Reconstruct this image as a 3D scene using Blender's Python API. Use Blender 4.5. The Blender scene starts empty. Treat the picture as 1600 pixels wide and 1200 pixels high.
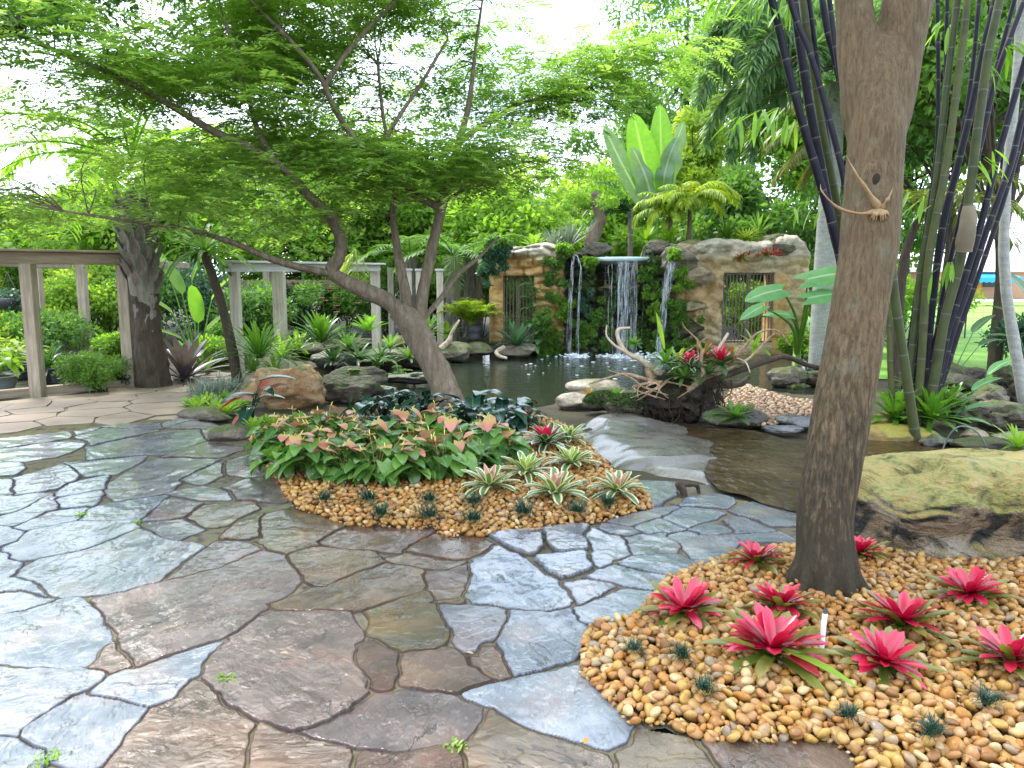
import bpy, bmesh, math, random
import numpy as np
from mathutils import Vector, noise as mnoise

# ------------------------------------------------------------------ camera
scene = bpy.context.scene
COL = scene.collection
CAM = np.array([0.0, 0.0, 1.7])
PITCH = math.radians(8.0)
FPX = 1210.0                                   # focal length in photo pixels (1600 wide)
cam_data = bpy.data.cameras.new("camera")
cam = bpy.data.objects.new("camera", cam_data)
COL.objects.link(cam)
cam.location = CAM
cam.rotation_euler = (math.radians(90) - PITCH, 0, 0)
cam_data.sensor_width = 36.0
cam_data.lens = 36.0 * FPX / 1600.0
cam_data.clip_start = 0.05
cam_data.clip_end = 3000
scene.camera = cam

# ------------------------------------------------------------------ world
SUN_EL, SUN_AZ = math.radians(56), math.radians(-35)      # azimuth from +Y, negative = left
world = bpy.data.worlds.new("World")
scene.world = world
world.use_nodes = True
wn = world.node_tree
wn.nodes.clear()
def wnode(t, **kw):
    n = wn.nodes.new(t)
    for k, v in kw.items():
        setattr(n, k, v)
    return n
w_out = wnode('ShaderNodeOutputWorld')
w_bg = wnode('ShaderNodeBackground')
w_sky = wnode('ShaderNodeTexSky')
w_sky.sky_type = 'NISHITA'
w_sky.sun_disc = False
w_sky.sun_elevation = SUN_EL
w_sky.sun_rotation = SUN_AZ
w_sky.air_density = 1.0
w_sky.dust_density = 2.0
w_tc = wnode('ShaderNodeTexCoord')
w_no = wnode('ShaderNodeTexNoise')
w_no.inputs['Scale'].default_value = 2.6
w_no.inputs['Detail'].default_value = 6
w_no.inputs['Roughness'].default_value = 0.55
w_rp = wnode('ShaderNodeValToRGB')
w_rp.color_ramp.elements[0].position = 0.36
w_rp.color_ramp.elements[1].position = 0.60
w_mx = wnode('ShaderNodeMix', data_type='RGBA')
w_mx.inputs['B'].default_value = (8.8, 9.9, 11.4, 1)
wn.links.new(w_tc.outputs['Generated'], w_no.inputs['Vector'])
wn.links.new(w_no.outputs['Fac'], w_rp.inputs['Fac'])
wn.links.new(w_rp.outputs['Color'], w_mx.inputs['Factor'])
wn.links.new(w_sky.outputs['Color'], w_mx.inputs['A'])
wn.links.new(w_mx.outputs['Result'], w_bg.inputs['Color'])
wn.links.new(w_bg.outputs['Background'], w_out.inputs['Surface'])
w_bg.inputs['Strength'].default_value = 0.15

sun_data = bpy.data.lights.new("sun", 'SUN')
sun_data.energy = 1.9
sun_data.angle = math.radians(12)
sun_data.color = (1.0, 0.95, 0.86)
sun = bpy.data.objects.new("sun", sun_data)
COL.objects.link(sun)
sun.rotation_euler = (math.radians(90) - SUN_EL, 0, math.pi - SUN_AZ)
_sd = Vector((math.sin(SUN_AZ) * math.cos(SUN_EL), math.cos(SUN_AZ) * math.cos(SUN_EL), math.sin(SUN_EL)))
sun.rotation_euler = _sd.to_track_quat('Z', 'Y').to_euler()

vs = scene.view_settings
vs.view_transform = 'Standard'
vs.look = 'None'
vs.gamma = 1.0
vs.use_curve_mapping = False
vs.exposure = 1.58
scene.cycles.max_bounces = 8
scene.cycles.diffuse_bounces = 5
scene.cycles.glossy_bounces = 3
scene.cycles.transmission_bounces = 4
scene.cycles.transparent_max_bounces = 12
scene.cycles.caustics_reflective = False
scene.cycles.caustics_refractive = False
scene.cycles.use_denoising = True

# ------------------------------------------------------------------ pixel geometry
FW = np.array([0, math.cos(PITCH), -math.sin(PITCH)])
UPV = np.array([0, math.sin(PITCH), math.cos(PITCH)])
def ray(px, py):
    return FW + np.array([1.0, 0, 0]) * ((px - 800) / FPX) + UPV * ((600 - py) / FPX)
def P(px, py, z=0.0):
    "ground point seen at a photo pixel"
    d = ray(px, py)
    return CAM + d * ((z - CAM[2]) / d[2])
def PD(px, py, y):
    "point at world depth y seen at a photo pixel"
    d = ray(px, py)
    return CAM + d * (y / d[1])
def scale_at(p):
    "metres per photo pixel at a world point"
    return float(np.dot(np.asarray(p) - CAM, FW)) / FPX

# ------------------------------------------------------------------ noise
def _h(ix, iy, iz, seed):
    n = (ix.astype(np.int64) * 374761393 + iy.astype(np.int64) * 668265263 + iz.astype(np.int64) * 1274126177 + seed * 974711) & 0xFFFFFFFF
    n = ((n ^ (n >> 13)) * 1103515245) & 0xFFFFFFFF
    n = ((n ^ (n >> 16)) * 668265263) & 0xFFFFFFFF
    return ((n ^ (n >> 15)) & 0xFFFFFF) / float(0xFFFFFF)
def vnoise(p, seed=0):
    p = np.asarray(p, float)
    f = np.floor(p)
    t = p - f
    t = t * t * (3 - 2 * t)
    i = f.astype(np.int64)
    r = 0
    for dx in (0, 1):
        wx = t[..., 0] if dx else 1 - t[..., 0]
        for dy in (0, 1):
            wy = t[..., 1] if dy else 1 - t[..., 1]
            for dz in (0, 1):
                wz = t[..., 2] if dz else 1 - t[..., 2]
                r = r + wx * wy * wz * _h(i[..., 0] + dx, i[..., 1] + dy, i[..., 2] + dz, seed)
    return r * 2 - 1
def fbm(p, oct=4, seed=0, gain=0.5):
    p = np.asarray(p, float)
    a, r = 1.0, 0
    for k in range(oct):
        r = r + a * vnoise(p, seed + k * 17)
        p = p * 2.03 + 11.3
        a *= gain
    return r
def sdist(poly, X, Y):
    "signed distance to polygon, negative inside"
    poly = np.asarray(poly)[:, :2]
    d = np.full(X.shape, 1e9)
    inside = np.zeros(X.shape, bool)
    n = len(poly)
    for k in range(n):
        a, b = poly[k], poly[(k + 1) % n]
        ex, ey = b - a
        L = ex * ex + ey * ey + 1e-12
        t = np.clip(((X - a[0]) * ex + (Y - a[1]) * ey) / L, 0, 1)
        d = np.minimum(d, np.hypot(X - a[0] - t * ex, Y - a[1] - t * ey))
        c = ((a[1] > Y) != (b[1] > Y)) & (X < ex * (Y - a[1]) / (ey if abs(ey) > 1e-12 else 1e-12) + a[0])
        inside ^= c
    return np.where(inside, -d, d)

# ------------------------------------------------------------------ mesh builder
class MB:
    def __init__(self):
        self.V, self.F, self.A, self.n = [], [], [], 0
    def add(self, v, f, rnd=0.0, u=0.0, w=0.0, mi=0):
        v = np.asarray(v, float).reshape(-1, 3)
        f = np.asarray(f, int)
        a = np.zeros((len(v), 3))
        a[:, 0] = rnd; a[:, 1] = u; a[:, 2] = w
        self.V.append(v); self.A.append(a)
        if len(f):
            self.F.append((f + self.n, mi))
        self.n += len(v)
    def addfaces(self, f, mi=0):
        self.F.append((np.asarray(f, int), mi))
    def build(self, name, mats, parent=None, loc=None, world=True, smooth=True):
        V = np.concatenate(self.V)
        A = np.concatenate(self.A)
        off = np.zeros(3)
        if world:
            if parent is not None:
                off = np.array(parent.location)
            elif loc is not None:
                off = np.asarray(loc, float)
        V = V - off
        me = bpy.data.meshes.new(name)
        me.vertices.add(len(V))
        me.vertices.foreach_set('co', V.astype(np.float32).ravel())
        nl = sum(f.size for f, _ in self.F)
        npoly = sum(len(f) for f, _ in self.F)
        me.loops.add(nl)
        me.polygons.add(npoly)
        me.loops.foreach_set('vertex_index', np.concatenate([f.ravel() for f, _ in self.F]).astype(np.int32))
        tot = np.concatenate([np.full(len(f), f.shape[1]) for f, _ in self.F])
        me.polygons.foreach_set('loop_start', np.concatenate([[0], np.cumsum(tot)[:-1]]).astype(np.int32))
        me.polygons.foreach_set('material_index', np.concatenate([np.full(len(f), m) for f, m in self.F]).astype(np.int32))
        me.polygons.foreach_set('use_smooth', np.full(npoly, bool(smooth)))
        for k, nm in enumerate(('rnd', 'u', 'v')):
            at = me.attributes.new(nm, 'FLOAT', 'POINT')
            at.data.foreach_set('value', A[:, k].astype(np.float32))
        me.update(calc_edges=True)
        if not isinstance(mats, (list, tuple)):
            mats = [mats]
        for m in mats:
            me.materials.append(m)
        o = bpy.data.objects.new(name, me)
        COL.objects.link(o)
        if parent is not None:
            o.parent = parent
        elif loc is not None:
            o.location = loc
        return o

def tag(o, label, cat, group=None):
    o['label'] = label
    o['category'] = cat
    if group:
        o['group'] = group
    return o
def thing(name, label, cat, loc=(0, 0, 0), rz=0.0, group=None, sc=1.0):
    o = bpy.data.objects.new(name, None)
    o.empty_display_size = 0.1
    COL.objects.link(o)
    o.location = [float(c) for c in loc]
    o.rotation_euler = (0, 0, rz)
    o.scale = (sc, sc, sc)
    return tag(o, label, cat, group)
def structure(o):
    o['kind'] = 'structure'
    return o
def stuff(o):
    o['kind'] = 'stuff'
    return o
def dup(root, loc, rz=0.0, sc=1.0, label=None, group=None):
    r = root.copy()
    COL.objects.link(r)
    r.location = [float(c) for c in loc]
    r.rotation_euler = (0, 0, rz)
    r.scale = (sc, sc, sc)
    if label:
        r['label'] = label
    if group:
        r['group'] = group
    for ch in list(root.children):
        c = ch.copy()
        COL.objects.link(c)
        c.parent = r
        for g in ch.children:
            d = g.copy()
            COL.objects.link(d)
            d.parent = c
    return r

# ------------------------------------------------------------------ shape generators
def tube(mb, pts, radii, ns=8, rnd=0.0, rough=0.0, rfreq=3.0, seed=0, cap=True, mi=0):
    pts = np.asarray(pts, float)
    n = len(pts)
    radii = np.broadcast_to(np.asarray(radii, float), (n,))
    tan = np.gradient(pts, axis=0)
    tan /= np.linalg.norm(tan, axis=1)[:, None] + 1e-9
    ref = np.array([0, 0, 1.0]) if abs(tan[0, 2]) < 0.9 else np.array([1.0, 0, 0])
    a = np.cross(tan[0], ref); a /= np.linalg.norm(a)
    fr = []
    for k in range(n):
        a = a - tan[k] * np.dot(a, tan[k]); a /= np.linalg.norm(a) + 1e-9
        fr.append((a.copy(), np.cross(tan[k], a)))
    A = np.array([f[0] for f in fr]); B = np.array([f[1] for f in fr])
    th = np.arange(ns) / ns * 2 * math.pi
    V = pts[:, None, :] + radii[:, None, None] * (np.cos(th)[None, :, None] * A[:, None, :] + np.sin(th)[None, :, None] * B[:, None, :])
    if rough:
        d = fbm(V * rfreq, 3, seed)
        V = pts[:, None, :] + (V - pts[:, None, :]) * (1 + rough * d)[..., None]
    L = np.concatenate([[0], np.cumsum(np.linalg.norm(np.diff(pts, axis=0), axis=1))])
    i = np.arange(n - 1)[:, None] * ns
    j = np.arange(ns)[None, :]
    q = np.stack([i + j, i + (j + 1) % ns, i + ns + (j + 1) % ns, i + ns + j], -1).reshape(-1, 4)
    mb.add(V.reshape(-1, 3), q, rnd, np.tile(np.arange(ns) / ns, n), np.repeat(L, ns), mi)
    if cap:
        b = mb.n - n * ns
        for row in (0, n - 1):
            c = mb.n
            mb.add(pts[row][None], np.zeros((0, 3), int), rnd, 0, L[row])
            k = b + row * ns + np.arange(ns)
            mb.addfaces(np.stack([k, np.roll(k, -1), np.full(ns, c)], -1), mi)

def spline(pts, n):
    "Catmull-Rom through points (any dimension)"
    p = np.asarray(pts, float)
    q = np.vstack([2 * p[0] - p[1], p, 2 * p[-1] - p[-2]])
    t = np.linspace(0, len(p) - 1, n)
    k = np.minimum(t.astype(int), len(p) - 2)
    f = (t - k)[:, None]
    a, b, c, d = q[k], q[k + 1], q[k + 2], q[k + 3]
    return 0.5 * (2 * b + (c - a) * f + (2 * a - 5 * b + 4 * c - d) * f ** 2 + (3 * b - a - 3 * c + d) * f ** 3)

PROF = {
    'strap': lambda t: np.where(t < .65, .75 + .25 * np.sin(t / .65 * math.pi / 2), np.sqrt(np.clip(1 - ((t - .65) / .35) ** 2, 0, 1))) * (1 - .04 * t) + .01,
    'lance': lambda t: np.sin(math.pi * np.clip(t * .93 + .06, 0, 1)) ** .75 + .01,
    'grass': lambda t: (1 - t) ** .6 * (.6 + .4 * np.minimum(1, t * 6)) + .02,
    'paddle': lambda t: np.clip(np.sin(math.pi * np.clip(t, 0, 1) ** .8), 0, 1) ** .5 * .98 + .02,
    'heart': lambda t: np.where(t < .22, .72 + .28 * np.sin(t / .22 * math.pi / 2), np.clip(1 - ((t - .22) / .78) ** 1.5, 0, 1) ** .8) + .01,
    'ear': lambda t: np.where(t < .3, .62 + .38 * np.sin(t / .3 * math.pi / 2), np.clip(1 - ((t - .3) / .7) ** 1.6, 0, 1) ** .75) + .01,
}
def straps(mb, base, az, el, L, W, droop, nseg=6, prof='strap', fold=.25, rnd=None, lobe=0.0, mi=0, roll=0.0, wave=0.0, rng=None):
    base = np.atleast_2d(np.asarray(base, float))
    N = len(base)
    bc = lambda x: np.broadcast_to(np.asarray(x, float), (N,))
    az, el, L, W, droop, fold, roll = map(bc, (az, el, L, W, droop, fold, roll))
    t = np.linspace(0, 1, nseg + 1)
    e = el[:, None] - droop[:, None] * t[None] ** 1.2
    ca, sa = np.cos(az)[:, None], np.sin(az)[:, None]
    d = np.stack([np.cos(e) * ca, np.cos(e) * sa, np.sin(e)], -1)
    step = (L / nseg)[:, None, None] * d
    p = base[:, None, :] + np.concatenate([np.zeros((N, 1, 3)), np.cumsum((step[:, :-1] + step[:, 1:]) / 2, 1)], 1)
    s = np.stack([-sa + 0 * e, ca + 0 * e, 0 * e], -1)
    nrm = np.cross(d, s)
    cr, sr = np.cos(roll)[:, None, None], np.sin(roll)[:, None, None]
    s, nrm = s * cr + nrm * sr, nrm * cr - s * sr
    w = PROF[prof](t)[None, :, None] * (W / 2)[:, None, None]
    up = nrm * w * fold[:, None, None]
    if wave:
        ph = np.arange(N)[:, None] * 1.7
        up = up + nrm * w * (wave * np.sin(t[None] * 19 + ph))[..., None]
    l = p + s * w + up
    r = p - s * w + up
    if lobe:
        back = -d[:, :1] * (L * lobe)[:, None, None]
        k = np.clip(1 - t / .2, 0, 1)[None, :, None]
        l = l + back * k; r = r + back * k
    V = np.stack([l, p, r], 2)
    m = nseg + 1
    b = (np.arange(N) * m * 3)[:, None, None]
    k = (np.arange(nseg) * 3)[None, :, None]
    q = np.array([[0, 1, 4, 3], [1, 2, 5, 4]])
    F = (b[..., None] + k[..., None] + q[None, None]).reshape(-1, 4)
    if rnd is None:
        rnd = np.random.RandomState(N).rand(N)
    rr = np.repeat(bc(rnd), m * 3)
    u = np.tile([0., 1., 0.], N * m)
    vv = np.tile(np.repeat(t, 3), N)
    mb.add(V.reshape(-1, 3), F, rr, u, vv, mi)
    return p[:, -1]

def leaves(mb, pos, d, nrm, L, W, rnd, mi=0, bend=.12):
    "diamond leaves, one quad each, bent along the midrib"
    pos, d, nrm = (np.asarray(x, float) for x in (pos, d, nrm))
    N = len(pos)
    d = d / (np.linalg.norm(d, axis=1)[:, None] + 1e-9)
    s = np.cross(d, nrm); s /= np.linalg.norm(s, axis=1)[:, None] + 1e-9
    n2 = np.cross(s, d)
    L = np.broadcast_to(L, (N,))[:, None]; W = np.broadcast_to(W, (N,))[:, None]
    a = pos
    b = pos + d * L * .45 + s * W / 2 + n2 * W * bend
    c = pos + d * L
    e = pos + d * L * .45 - s * W / 2 + n2 * W * bend
    V = np.stack([a, b, c, e], 1).reshape(-1, 3)
    F = np.arange(N * 4).reshape(-1, 4)
    mb.add(V, F, np.repeat(rnd, 4), np.tile([1, 0, 1, 0], N), np.tile([0, .5, 1, .5], N), mi)

def unit(n, rs):
    v = rs.normal(size=(n, 3))
    return v / np.linalg.norm(v, axis=1)[:, None]

def clump_leaves(mb, centers, radii, per, L, W, rs, flat=.75, updir=.25, hang=0.0, shell=.55):
    "leaves scattered through ellipsoidal clumps"
    centers = np.asarray(centers, float)
    K = len(centers)
    radii = np.broadcast_to(np.asarray(radii, float), (K,))
    u = unit(K * per, rs)
    r = shell + (1 - shell) * rs.rand(K * per)
    r *= rs.rand(K * per) ** .25
    off = u * (r * np.repeat(radii, per))[:, None]
    off[:, 2] *= flat
    pos = np.repeat(centers, per, 0) + off
    d = u * .7 + unit(K * per, rs) * .8
    d[:, 2] += -hang
    nrm = unit(K * per, rs) * .75 + np.array([0, 0, 1.0]) * (updir + .4) + u * .3
    tone = np.repeat(rs.rand(K), per) * .6 + rs.rand(K * per) * .4
    sz = .7 + .6 * rs.rand(K * per)
    leaves(mb, pos, d, nrm, L * sz, W * sz, tone)

_ICO = {}
def ico(sub):
    if sub not in _ICO:
        bm = bmesh.new()
        bmesh.ops.create_icosphere(bm, subdivisions=sub, radius=1.0)
        bm.verts.ensure_lookup_table()
        v = np.array([x.co[:] for x in bm.verts])
        f = np.array([[q.index for q in x.verts] for x in bm.faces])
        bm.free()
        _ICO[sub] = (v, f)
    return _ICO[sub]

def rock_shape(size, seed, sub=4, rough=.22, cuts=7, strata=0.0, pit=0.0, freq=1.4):
    v, f = ico(sub)
    v = v.copy()
    rs = np.random.RandomState(seed)
    for k in range(cuts):
        n = unit(1, rs)[0]
        dd = rs.uniform(.55, .85)
        h = np.maximum(0, v @ n - dd)
        v = v - .85 * h[:, None] * n
    o = rs.rand(3) * 50
    d = rough * fbm(v * freq + o, 5, seed)
    if pit:
        d = d - pit * np.maximum(0, fbm(v * 6 + o, 3, seed + 5)) ** 1.0
    v = v * (1 + d)[:, None]
    if strata:
        zz = v[:, 2] * 6 + .8 * fbm(v * 1.2 + o, 2, seed + 9)
        fr = zz - np.floor(zz)
        bl = 1 - (2 * fr - 1) ** 4
        am = .5 + .5 * vnoise(np.stack([np.floor(zz) * 3.7, v[:, 0] * 1.5, v[:, 1] * 1.5], -1) + o, seed)
        v[:, :2] *= (1 + strata * (bl - 1) * am - strata * .4 * (1 - am))[:, None]
    return v * np.asarray(size), f
# ------------------------------------------------------------------ materials
def newmat(name):
    m = bpy.data.materials.new(name)
    m.use_nodes = True
    nt = m.node_tree
    nt.nodes.clear()
    return m, nt
def nd(nt, t, ins=None, **kw):
    n = nt.nodes.new(t)
    for k, v in kw.items():
        setattr(n, k, v)
    for k, v in (ins or {}).items():
        s = n.inputs[k]
        if isinstance(v, bpy.types.NodeSocket):
            nt.links.new(v, s)
        else:
            if isinstance(v, (tuple, list)) and len(v) == 3 and s.type == 'RGBA':
                v = (*v, 1)
            s.default_value = v
    return n
def mixc(nt, f, a, b, mode='MIX'):
    n = nd(nt, 'ShaderNodeMix', data_type='RGBA', blend_type=mode)
    for k, v in (('Factor', f), ('A', a), ('B', b)):
        s = [i for i in n.inputs if i.name == k and (i.type == 'RGBA' or (k == 'Factor' and i.type == 'VALUE'))][0]
        if isinstance(v, bpy.types.NodeSocket):
            nt.links.new(v, s)
        else:
            if isinstance(v, (tuple, list)) and len(v) == 3:
                v = (*v, 1)
            s.default_value = v
    return [o for o in n.outputs if o.type == 'RGBA'][0]
def ramp(nt, fac, stops, interp='LINEAR'):
    n = nd(nt, 'ShaderNodeValToRGB')
    cr = n.color_ramp
    cr.interpolation = interp
    while len(cr.elements) < len(stops):
        cr.elements.new(.5)
    for e, (p, c) in zip(cr.elements, stops):
        e.position = p
        e.color = (*c, 1) if len(c) == 3 else c
    nt.links.new(fac, n.inputs['Fac'])
    return n.outputs['Color']
def vramp(nt, fac, p0, p1, v0=0.0, v1=1.0):
    n = nd(nt, 'ShaderNodeMapRange', {'Value': fac, 'From Min': p0, 'From Max': p1, 'To Min': v0, 'To Max': v1})
    return n.outputs['Result']
def attr(nt, name):
    return nd(nt, 'ShaderNodeAttribute', attribute_name=name).outputs['Fac']
def math_(nt, op, a, b=0.0, clamp=False):
    n = nd(nt, 'ShaderNodeMath', operation=op, use_clamp=clamp)
    for k, v in ((0, a), (1, b)):
        if isinstance(v, bpy.types.NodeSocket):
            nt.links.new(v, n.inputs[k])
        else:
            n.inputs[k].default_value = v
    return n.outputs[0]
def noise(nt, vec, scale, detail=4, rough=.55, dist=0.0):
    n = nd(nt, 'ShaderNodeTexNoise', {'Scale': scale, 'Detail': detail, 'Roughness': rough, 'Distortion': dist})
    if vec is not None:
        nt.links.new(vec, n.inputs['Vector'])
    return n.outputs['Fac']
def mapping(nt, vec, scale=(1, 1, 1), rot=(0, 0, 0)):
    n = nd(nt, 'ShaderNodeMapping', {'Scale': scale, 'Rotation': rot})
    nt.links.new(vec, n.inputs['Vector'])
    return n.outputs['Vector']
def position(nt):
    return nd(nt, 'ShaderNodeNewGeometry').outputs['Position']
def objco(nt):
    return nd(nt, 'ShaderNodeTexCoord').outputs['Object']
def bump(nt, h, strength=.4, dist=.02, normal=None):
    n = nd(nt, 'ShaderNodeBump', {'Height': h, 'Strength': strength, 'Distance': dist})
    if normal is not None:
        nt.links.new(normal, n.inputs['Normal'])
    return n.outputs['Normal']
def finish(nt, col, rough=.6, normal=None, spec=.5, metal=0.0, **extra):
    b = nd(nt, 'ShaderNodeBsdfPrincipled', {'Base Color': col, 'Roughness': rough, 'Specular IOR Level': spec, 'Metallic': metal, **extra})
    if normal is not None:
        nt.links.new(normal, b.inputs['Normal'])
    o = nd(nt, 'ShaderNodeOutputMaterial', {'Surface': b.outputs['BSDF']})
    return b

def leaf_mat(name, c1, c2, trans=.35, rough=.38, edge=None, edge_at=.35, tip=None, midrib=None, spec=.4, tcol=None, base=None):
    m, nt = newmat(name)
    r = attr(nt, 'rnd')
    col = mixc(nt, r, c1, c2)
    nz = noise(nt, objco(nt), 9.0, 2)
    col = mixc(nt, vramp(nt, nz, .3, .7, 0, .35), col, tuple(x * .6 for x in c1))
    if tip is not None:
        col = mixc(nt, vramp(nt, attr(nt, 'v'), .45, 1.0), col, tip)
    if base is not None:
        col = mixc(nt, vramp(nt, attr(nt, 'v'), .5, .1), col, base)
    if midrib is not None:
        col = mixc(nt, vramp(nt, attr(nt, 'u'), .86, .98), col, midrib)
    if edge is not None:
        col = mixc(nt, vramp(nt, attr(nt, 'u'), edge_at + .12, edge_at - .12), col, edge)
    pr = nd(nt, 'ShaderNodeBsdfPrincipled', {'Base Color': col, 'Roughness': rough, 'Specular IOR Level': spec})
    tc = mixc(nt, 1.0, col, tcol or (1.5, 1.6, .7), 'MULTIPLY')
    tr = nd(nt, 'ShaderNodeBsdfTranslucent', {'Color': tc})
    mx = nd(nt, 'ShaderNodeMixShader', {0: trans, 1: pr.outputs[0], 2: tr.outputs[0]})
    nd(nt, 'ShaderNodeOutputMaterial', {'Surface': mx.outputs[0]})
    return m

def rock_mat(name, c1, c2, c3, moss=0.0, mossc=(.10, .13, .02), rough=.7, scale=2.5, bumps=.7, spec=.35, dark=None, stretch=(1, 1, 2.5)):
    m, nt = newmat(name)
    pos = position(nt)
    ps = mapping(nt, pos, stretch)
    n1 = noise(nt, ps, scale, 6, .6)
    n2 = noise(nt, pos, scale * 5, 5, .6)
    col = ramp(nt, n1, [(.3, c1), (.5, c2), (.7, c3)])
    col = mixc(nt, vramp(nt, n2, .45, .75, 0, .6), col, tuple(x * .45 for x in c1))
    if dark is not None:
        n3 = noise(nt, pos, scale * .9, 4)
        col = mixc(nt, vramp(nt, n3, .52, .62), col, dark)
    if moss:
        g = nd(nt, 'ShaderNodeNewGeometry')
        sx = nd(nt, 'ShaderNodeSeparateXYZ'); nt.links.new(g.outputs['Normal'], sx.inputs[0])
        f = math_(nt, 'ADD', sx.outputs['Z'], vramp(nt, noise(nt, pos, scale * 1.8, 5), .3, .7, -.7, .7))
        f = vramp(nt, f, .75 - moss, 1.15 - moss)
        mc = mixc(nt, noise(nt, pos, 22, 3), tuple(x * .55 for x in mossc), tuple(x * 1.4 for x in mossc))
        col = mixc(nt, f, col, mc)
    h = math_(nt, 'ADD', math_(nt, 'MULTIPLY', n1, 1.6), math_(nt, 'ADD', n2, math_(nt, 'MULTIPLY', noise(nt, pos, scale * 22, 4), .35)))
    finish(nt, col, rough, bump(nt, h, bumps, .05), spec)
    return m

def bark_mat(name, c1, c2, c3, vs=(14, 14, 2.2), bumps=.6, low=None, rough=.75, zlow=(0, 1), lichen=None):
    m, nt = newmat(name)
    pos = objco(nt)
    n1 = noise(nt, mapping(nt, pos, vs), 1.6, 6, .65, .4)
    n2 = noise(nt, pos, 3.0, 4)
    n3 = noise(nt, mapping(nt, pos, (85, 85, 13)), 1.0, 5, .7)
    col = ramp(nt, n1, [(.28, c1), (.5, c2), (.72, c3)])
    col = mixc(nt, vramp(nt, n3, .5, .72, 0, .75), col, tuple(x * .38 for x in c1))
    col = mixc(nt, vramp(nt, n2, .35, .75, 0, .5), col, tuple(x * .6 for x in c2))
    if lichen is not None:
        n4 = noise(nt, pos, 7.0, 6, .65)
        col = mixc(nt, vramp(nt, n4, .56, .68, 0, .55), col, lichen)
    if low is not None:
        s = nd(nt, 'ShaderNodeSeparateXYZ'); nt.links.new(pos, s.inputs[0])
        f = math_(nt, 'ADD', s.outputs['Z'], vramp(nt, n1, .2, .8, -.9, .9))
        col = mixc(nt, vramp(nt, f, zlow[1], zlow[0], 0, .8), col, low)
    h = math_(nt, 'ADD', n1, math_(nt, 'MULTIPLY', n3, .6))
    finish(nt, col, rough, bump(nt, h, bumps, .03), .3)
    return m

# -- paving
def make_flag():
    m, nt = newmat('wet_flagstone')
    pos = position(nt)
    r = attr(nt, 'rnd'); tone = attr(nt, 'u')
    rv = nd(nt, 'ShaderNodeVectorRotate', {'Angle': math_(nt, 'MULTIPLY', r, 6.0)}, rotation_type='Z_AXIS')
    nt.links.new(pos, rv.inputs['Vector'])
    off = nd(nt, 'ShaderNodeVectorMath', operation='ADD')
    nt.links.new(rv.outputs[0], off.inputs[0])
    cb = nd(nt, 'ShaderNodeCombineXYZ', {'X': math_(nt, 'MULTIPLY', r, 37.0), 'Y': math_(nt, 'MULTIPLY', r, 91.0)})
    nt.links.new(cb.outputs[0], off.inputs[1])
    vec = off.outputs[0]
    grain = noise(nt, mapping(nt, vec, (4, 9, 4)), 2.0, 8, .68, 1.1)
    blot = noise(nt, vec, 3.2, 5, .55)
    fine = noise(nt, vec, 60, 4, .65)
    grey = ramp(nt, blot, [(.3, (.085, .105, .14)), (.5, (.15, .17, .205)), (.7, (.235, .242, .26))])
    purp = ramp(nt, blot, [(.3, (.044, .025, .021)), (.5, (.085, .050, .041)), (.7, (.135, .080, .058))])
    oliv = ramp(nt, blot, [(.3, (.038, .030, .017)), (.5, (.078, .060, .029)), (.7, (.13, .094, .037))])
    c = mixc(nt, vramp(nt, tone, .12, .5), grey, purp)
    c = mixc(nt, vramp(nt, tone, .5, 1.0), c, oliv)
    c = mixc(nt, vramp(nt, grain, .56, .75, 0, .35), c, (.055, .05, .052))
    c = mixc(nt, vramp(nt, fine, .5, .8, 0, .35), c, (.05, .045, .04))
    ln = noise(nt, mapping(nt, vec, (1, 2.2, 1)), 1.5, 7, .6, .3)
    ln = math_(nt, 'ABSOLUTE', math_(nt, 'SUBTRACT', ln, .5))
    crack = math_(nt, 'MULTIPLY', vramp(nt, ln, .002, .011, 1, 0), vramp(nt, noise(nt, vec, 2.6, 3), .48, .58))
    c = mixc(nt, math_(nt, 'MULTIPLY', crack, .75), c, (.02, .016, .016))
    lich = noise(nt, pos, 1.7, 4)
    c = mixc(nt, vramp(nt, lich, .62, .75, 0, .5), c, (.16, .14, .045))
    side = attr(nt, 'v')
    purp2 = noise(nt, pos, 2.7, 4)
    c = mixc(nt, vramp(nt, purp2, .52, .68, 0, .55), c, mixc(nt, 1.0, c, (1.25, .85, .72), 'MULTIPLY'))
    mo = ramp(nt, noise(nt, pos, 9, 5, .65), [(.35, (.07, .06, .045)), (.5, (.15, .13, .098)), (.62, (.13, .135, .055)), (.75, (.22, .195, .15))])
    c = mixc(nt, vramp(nt, side, .55, .9), c, (.05, .042, .036))
    c = mixc(nt, vramp(nt, side, .9, 1.0), c, mo)
    wet = noise(nt, pos, 2.1, 4, .6)
    rg = vramp(nt, wet, .38, .64, .07, .36)
    rg = math_(nt, 'ADD', rg, vramp(nt, fine, .3, .7, -.05, .1))
    rg = math_(nt, 'ADD', rg, vramp(nt, side, .05, .5, 0, .5))
    h = math_(nt, 'ADD', math_(nt, 'MULTIPLY', grain, 1.0), math_(nt, 'ADD', math_(nt, 'MULTIPLY', fine, .13), math_(nt, 'SUBTRACT', math_(nt, 'MULTIPLY', blot, .8), math_(nt, 'MULTIPLY', crack, .7))))
    gl = vramp(nt, side, .0, .4, 1, 0)
    finish(nt, c, rg, bump(nt, h, .5, .016), math_(nt, 'MULTIPLY', gl, .6), **{'Coat Weight': math_(nt, 'MULTIPLY', gl, vramp(nt, tone, .2, .45, .9, .5)), 'Coat Roughness': .13})
    return m
M_FLAG = make_flag()
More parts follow.
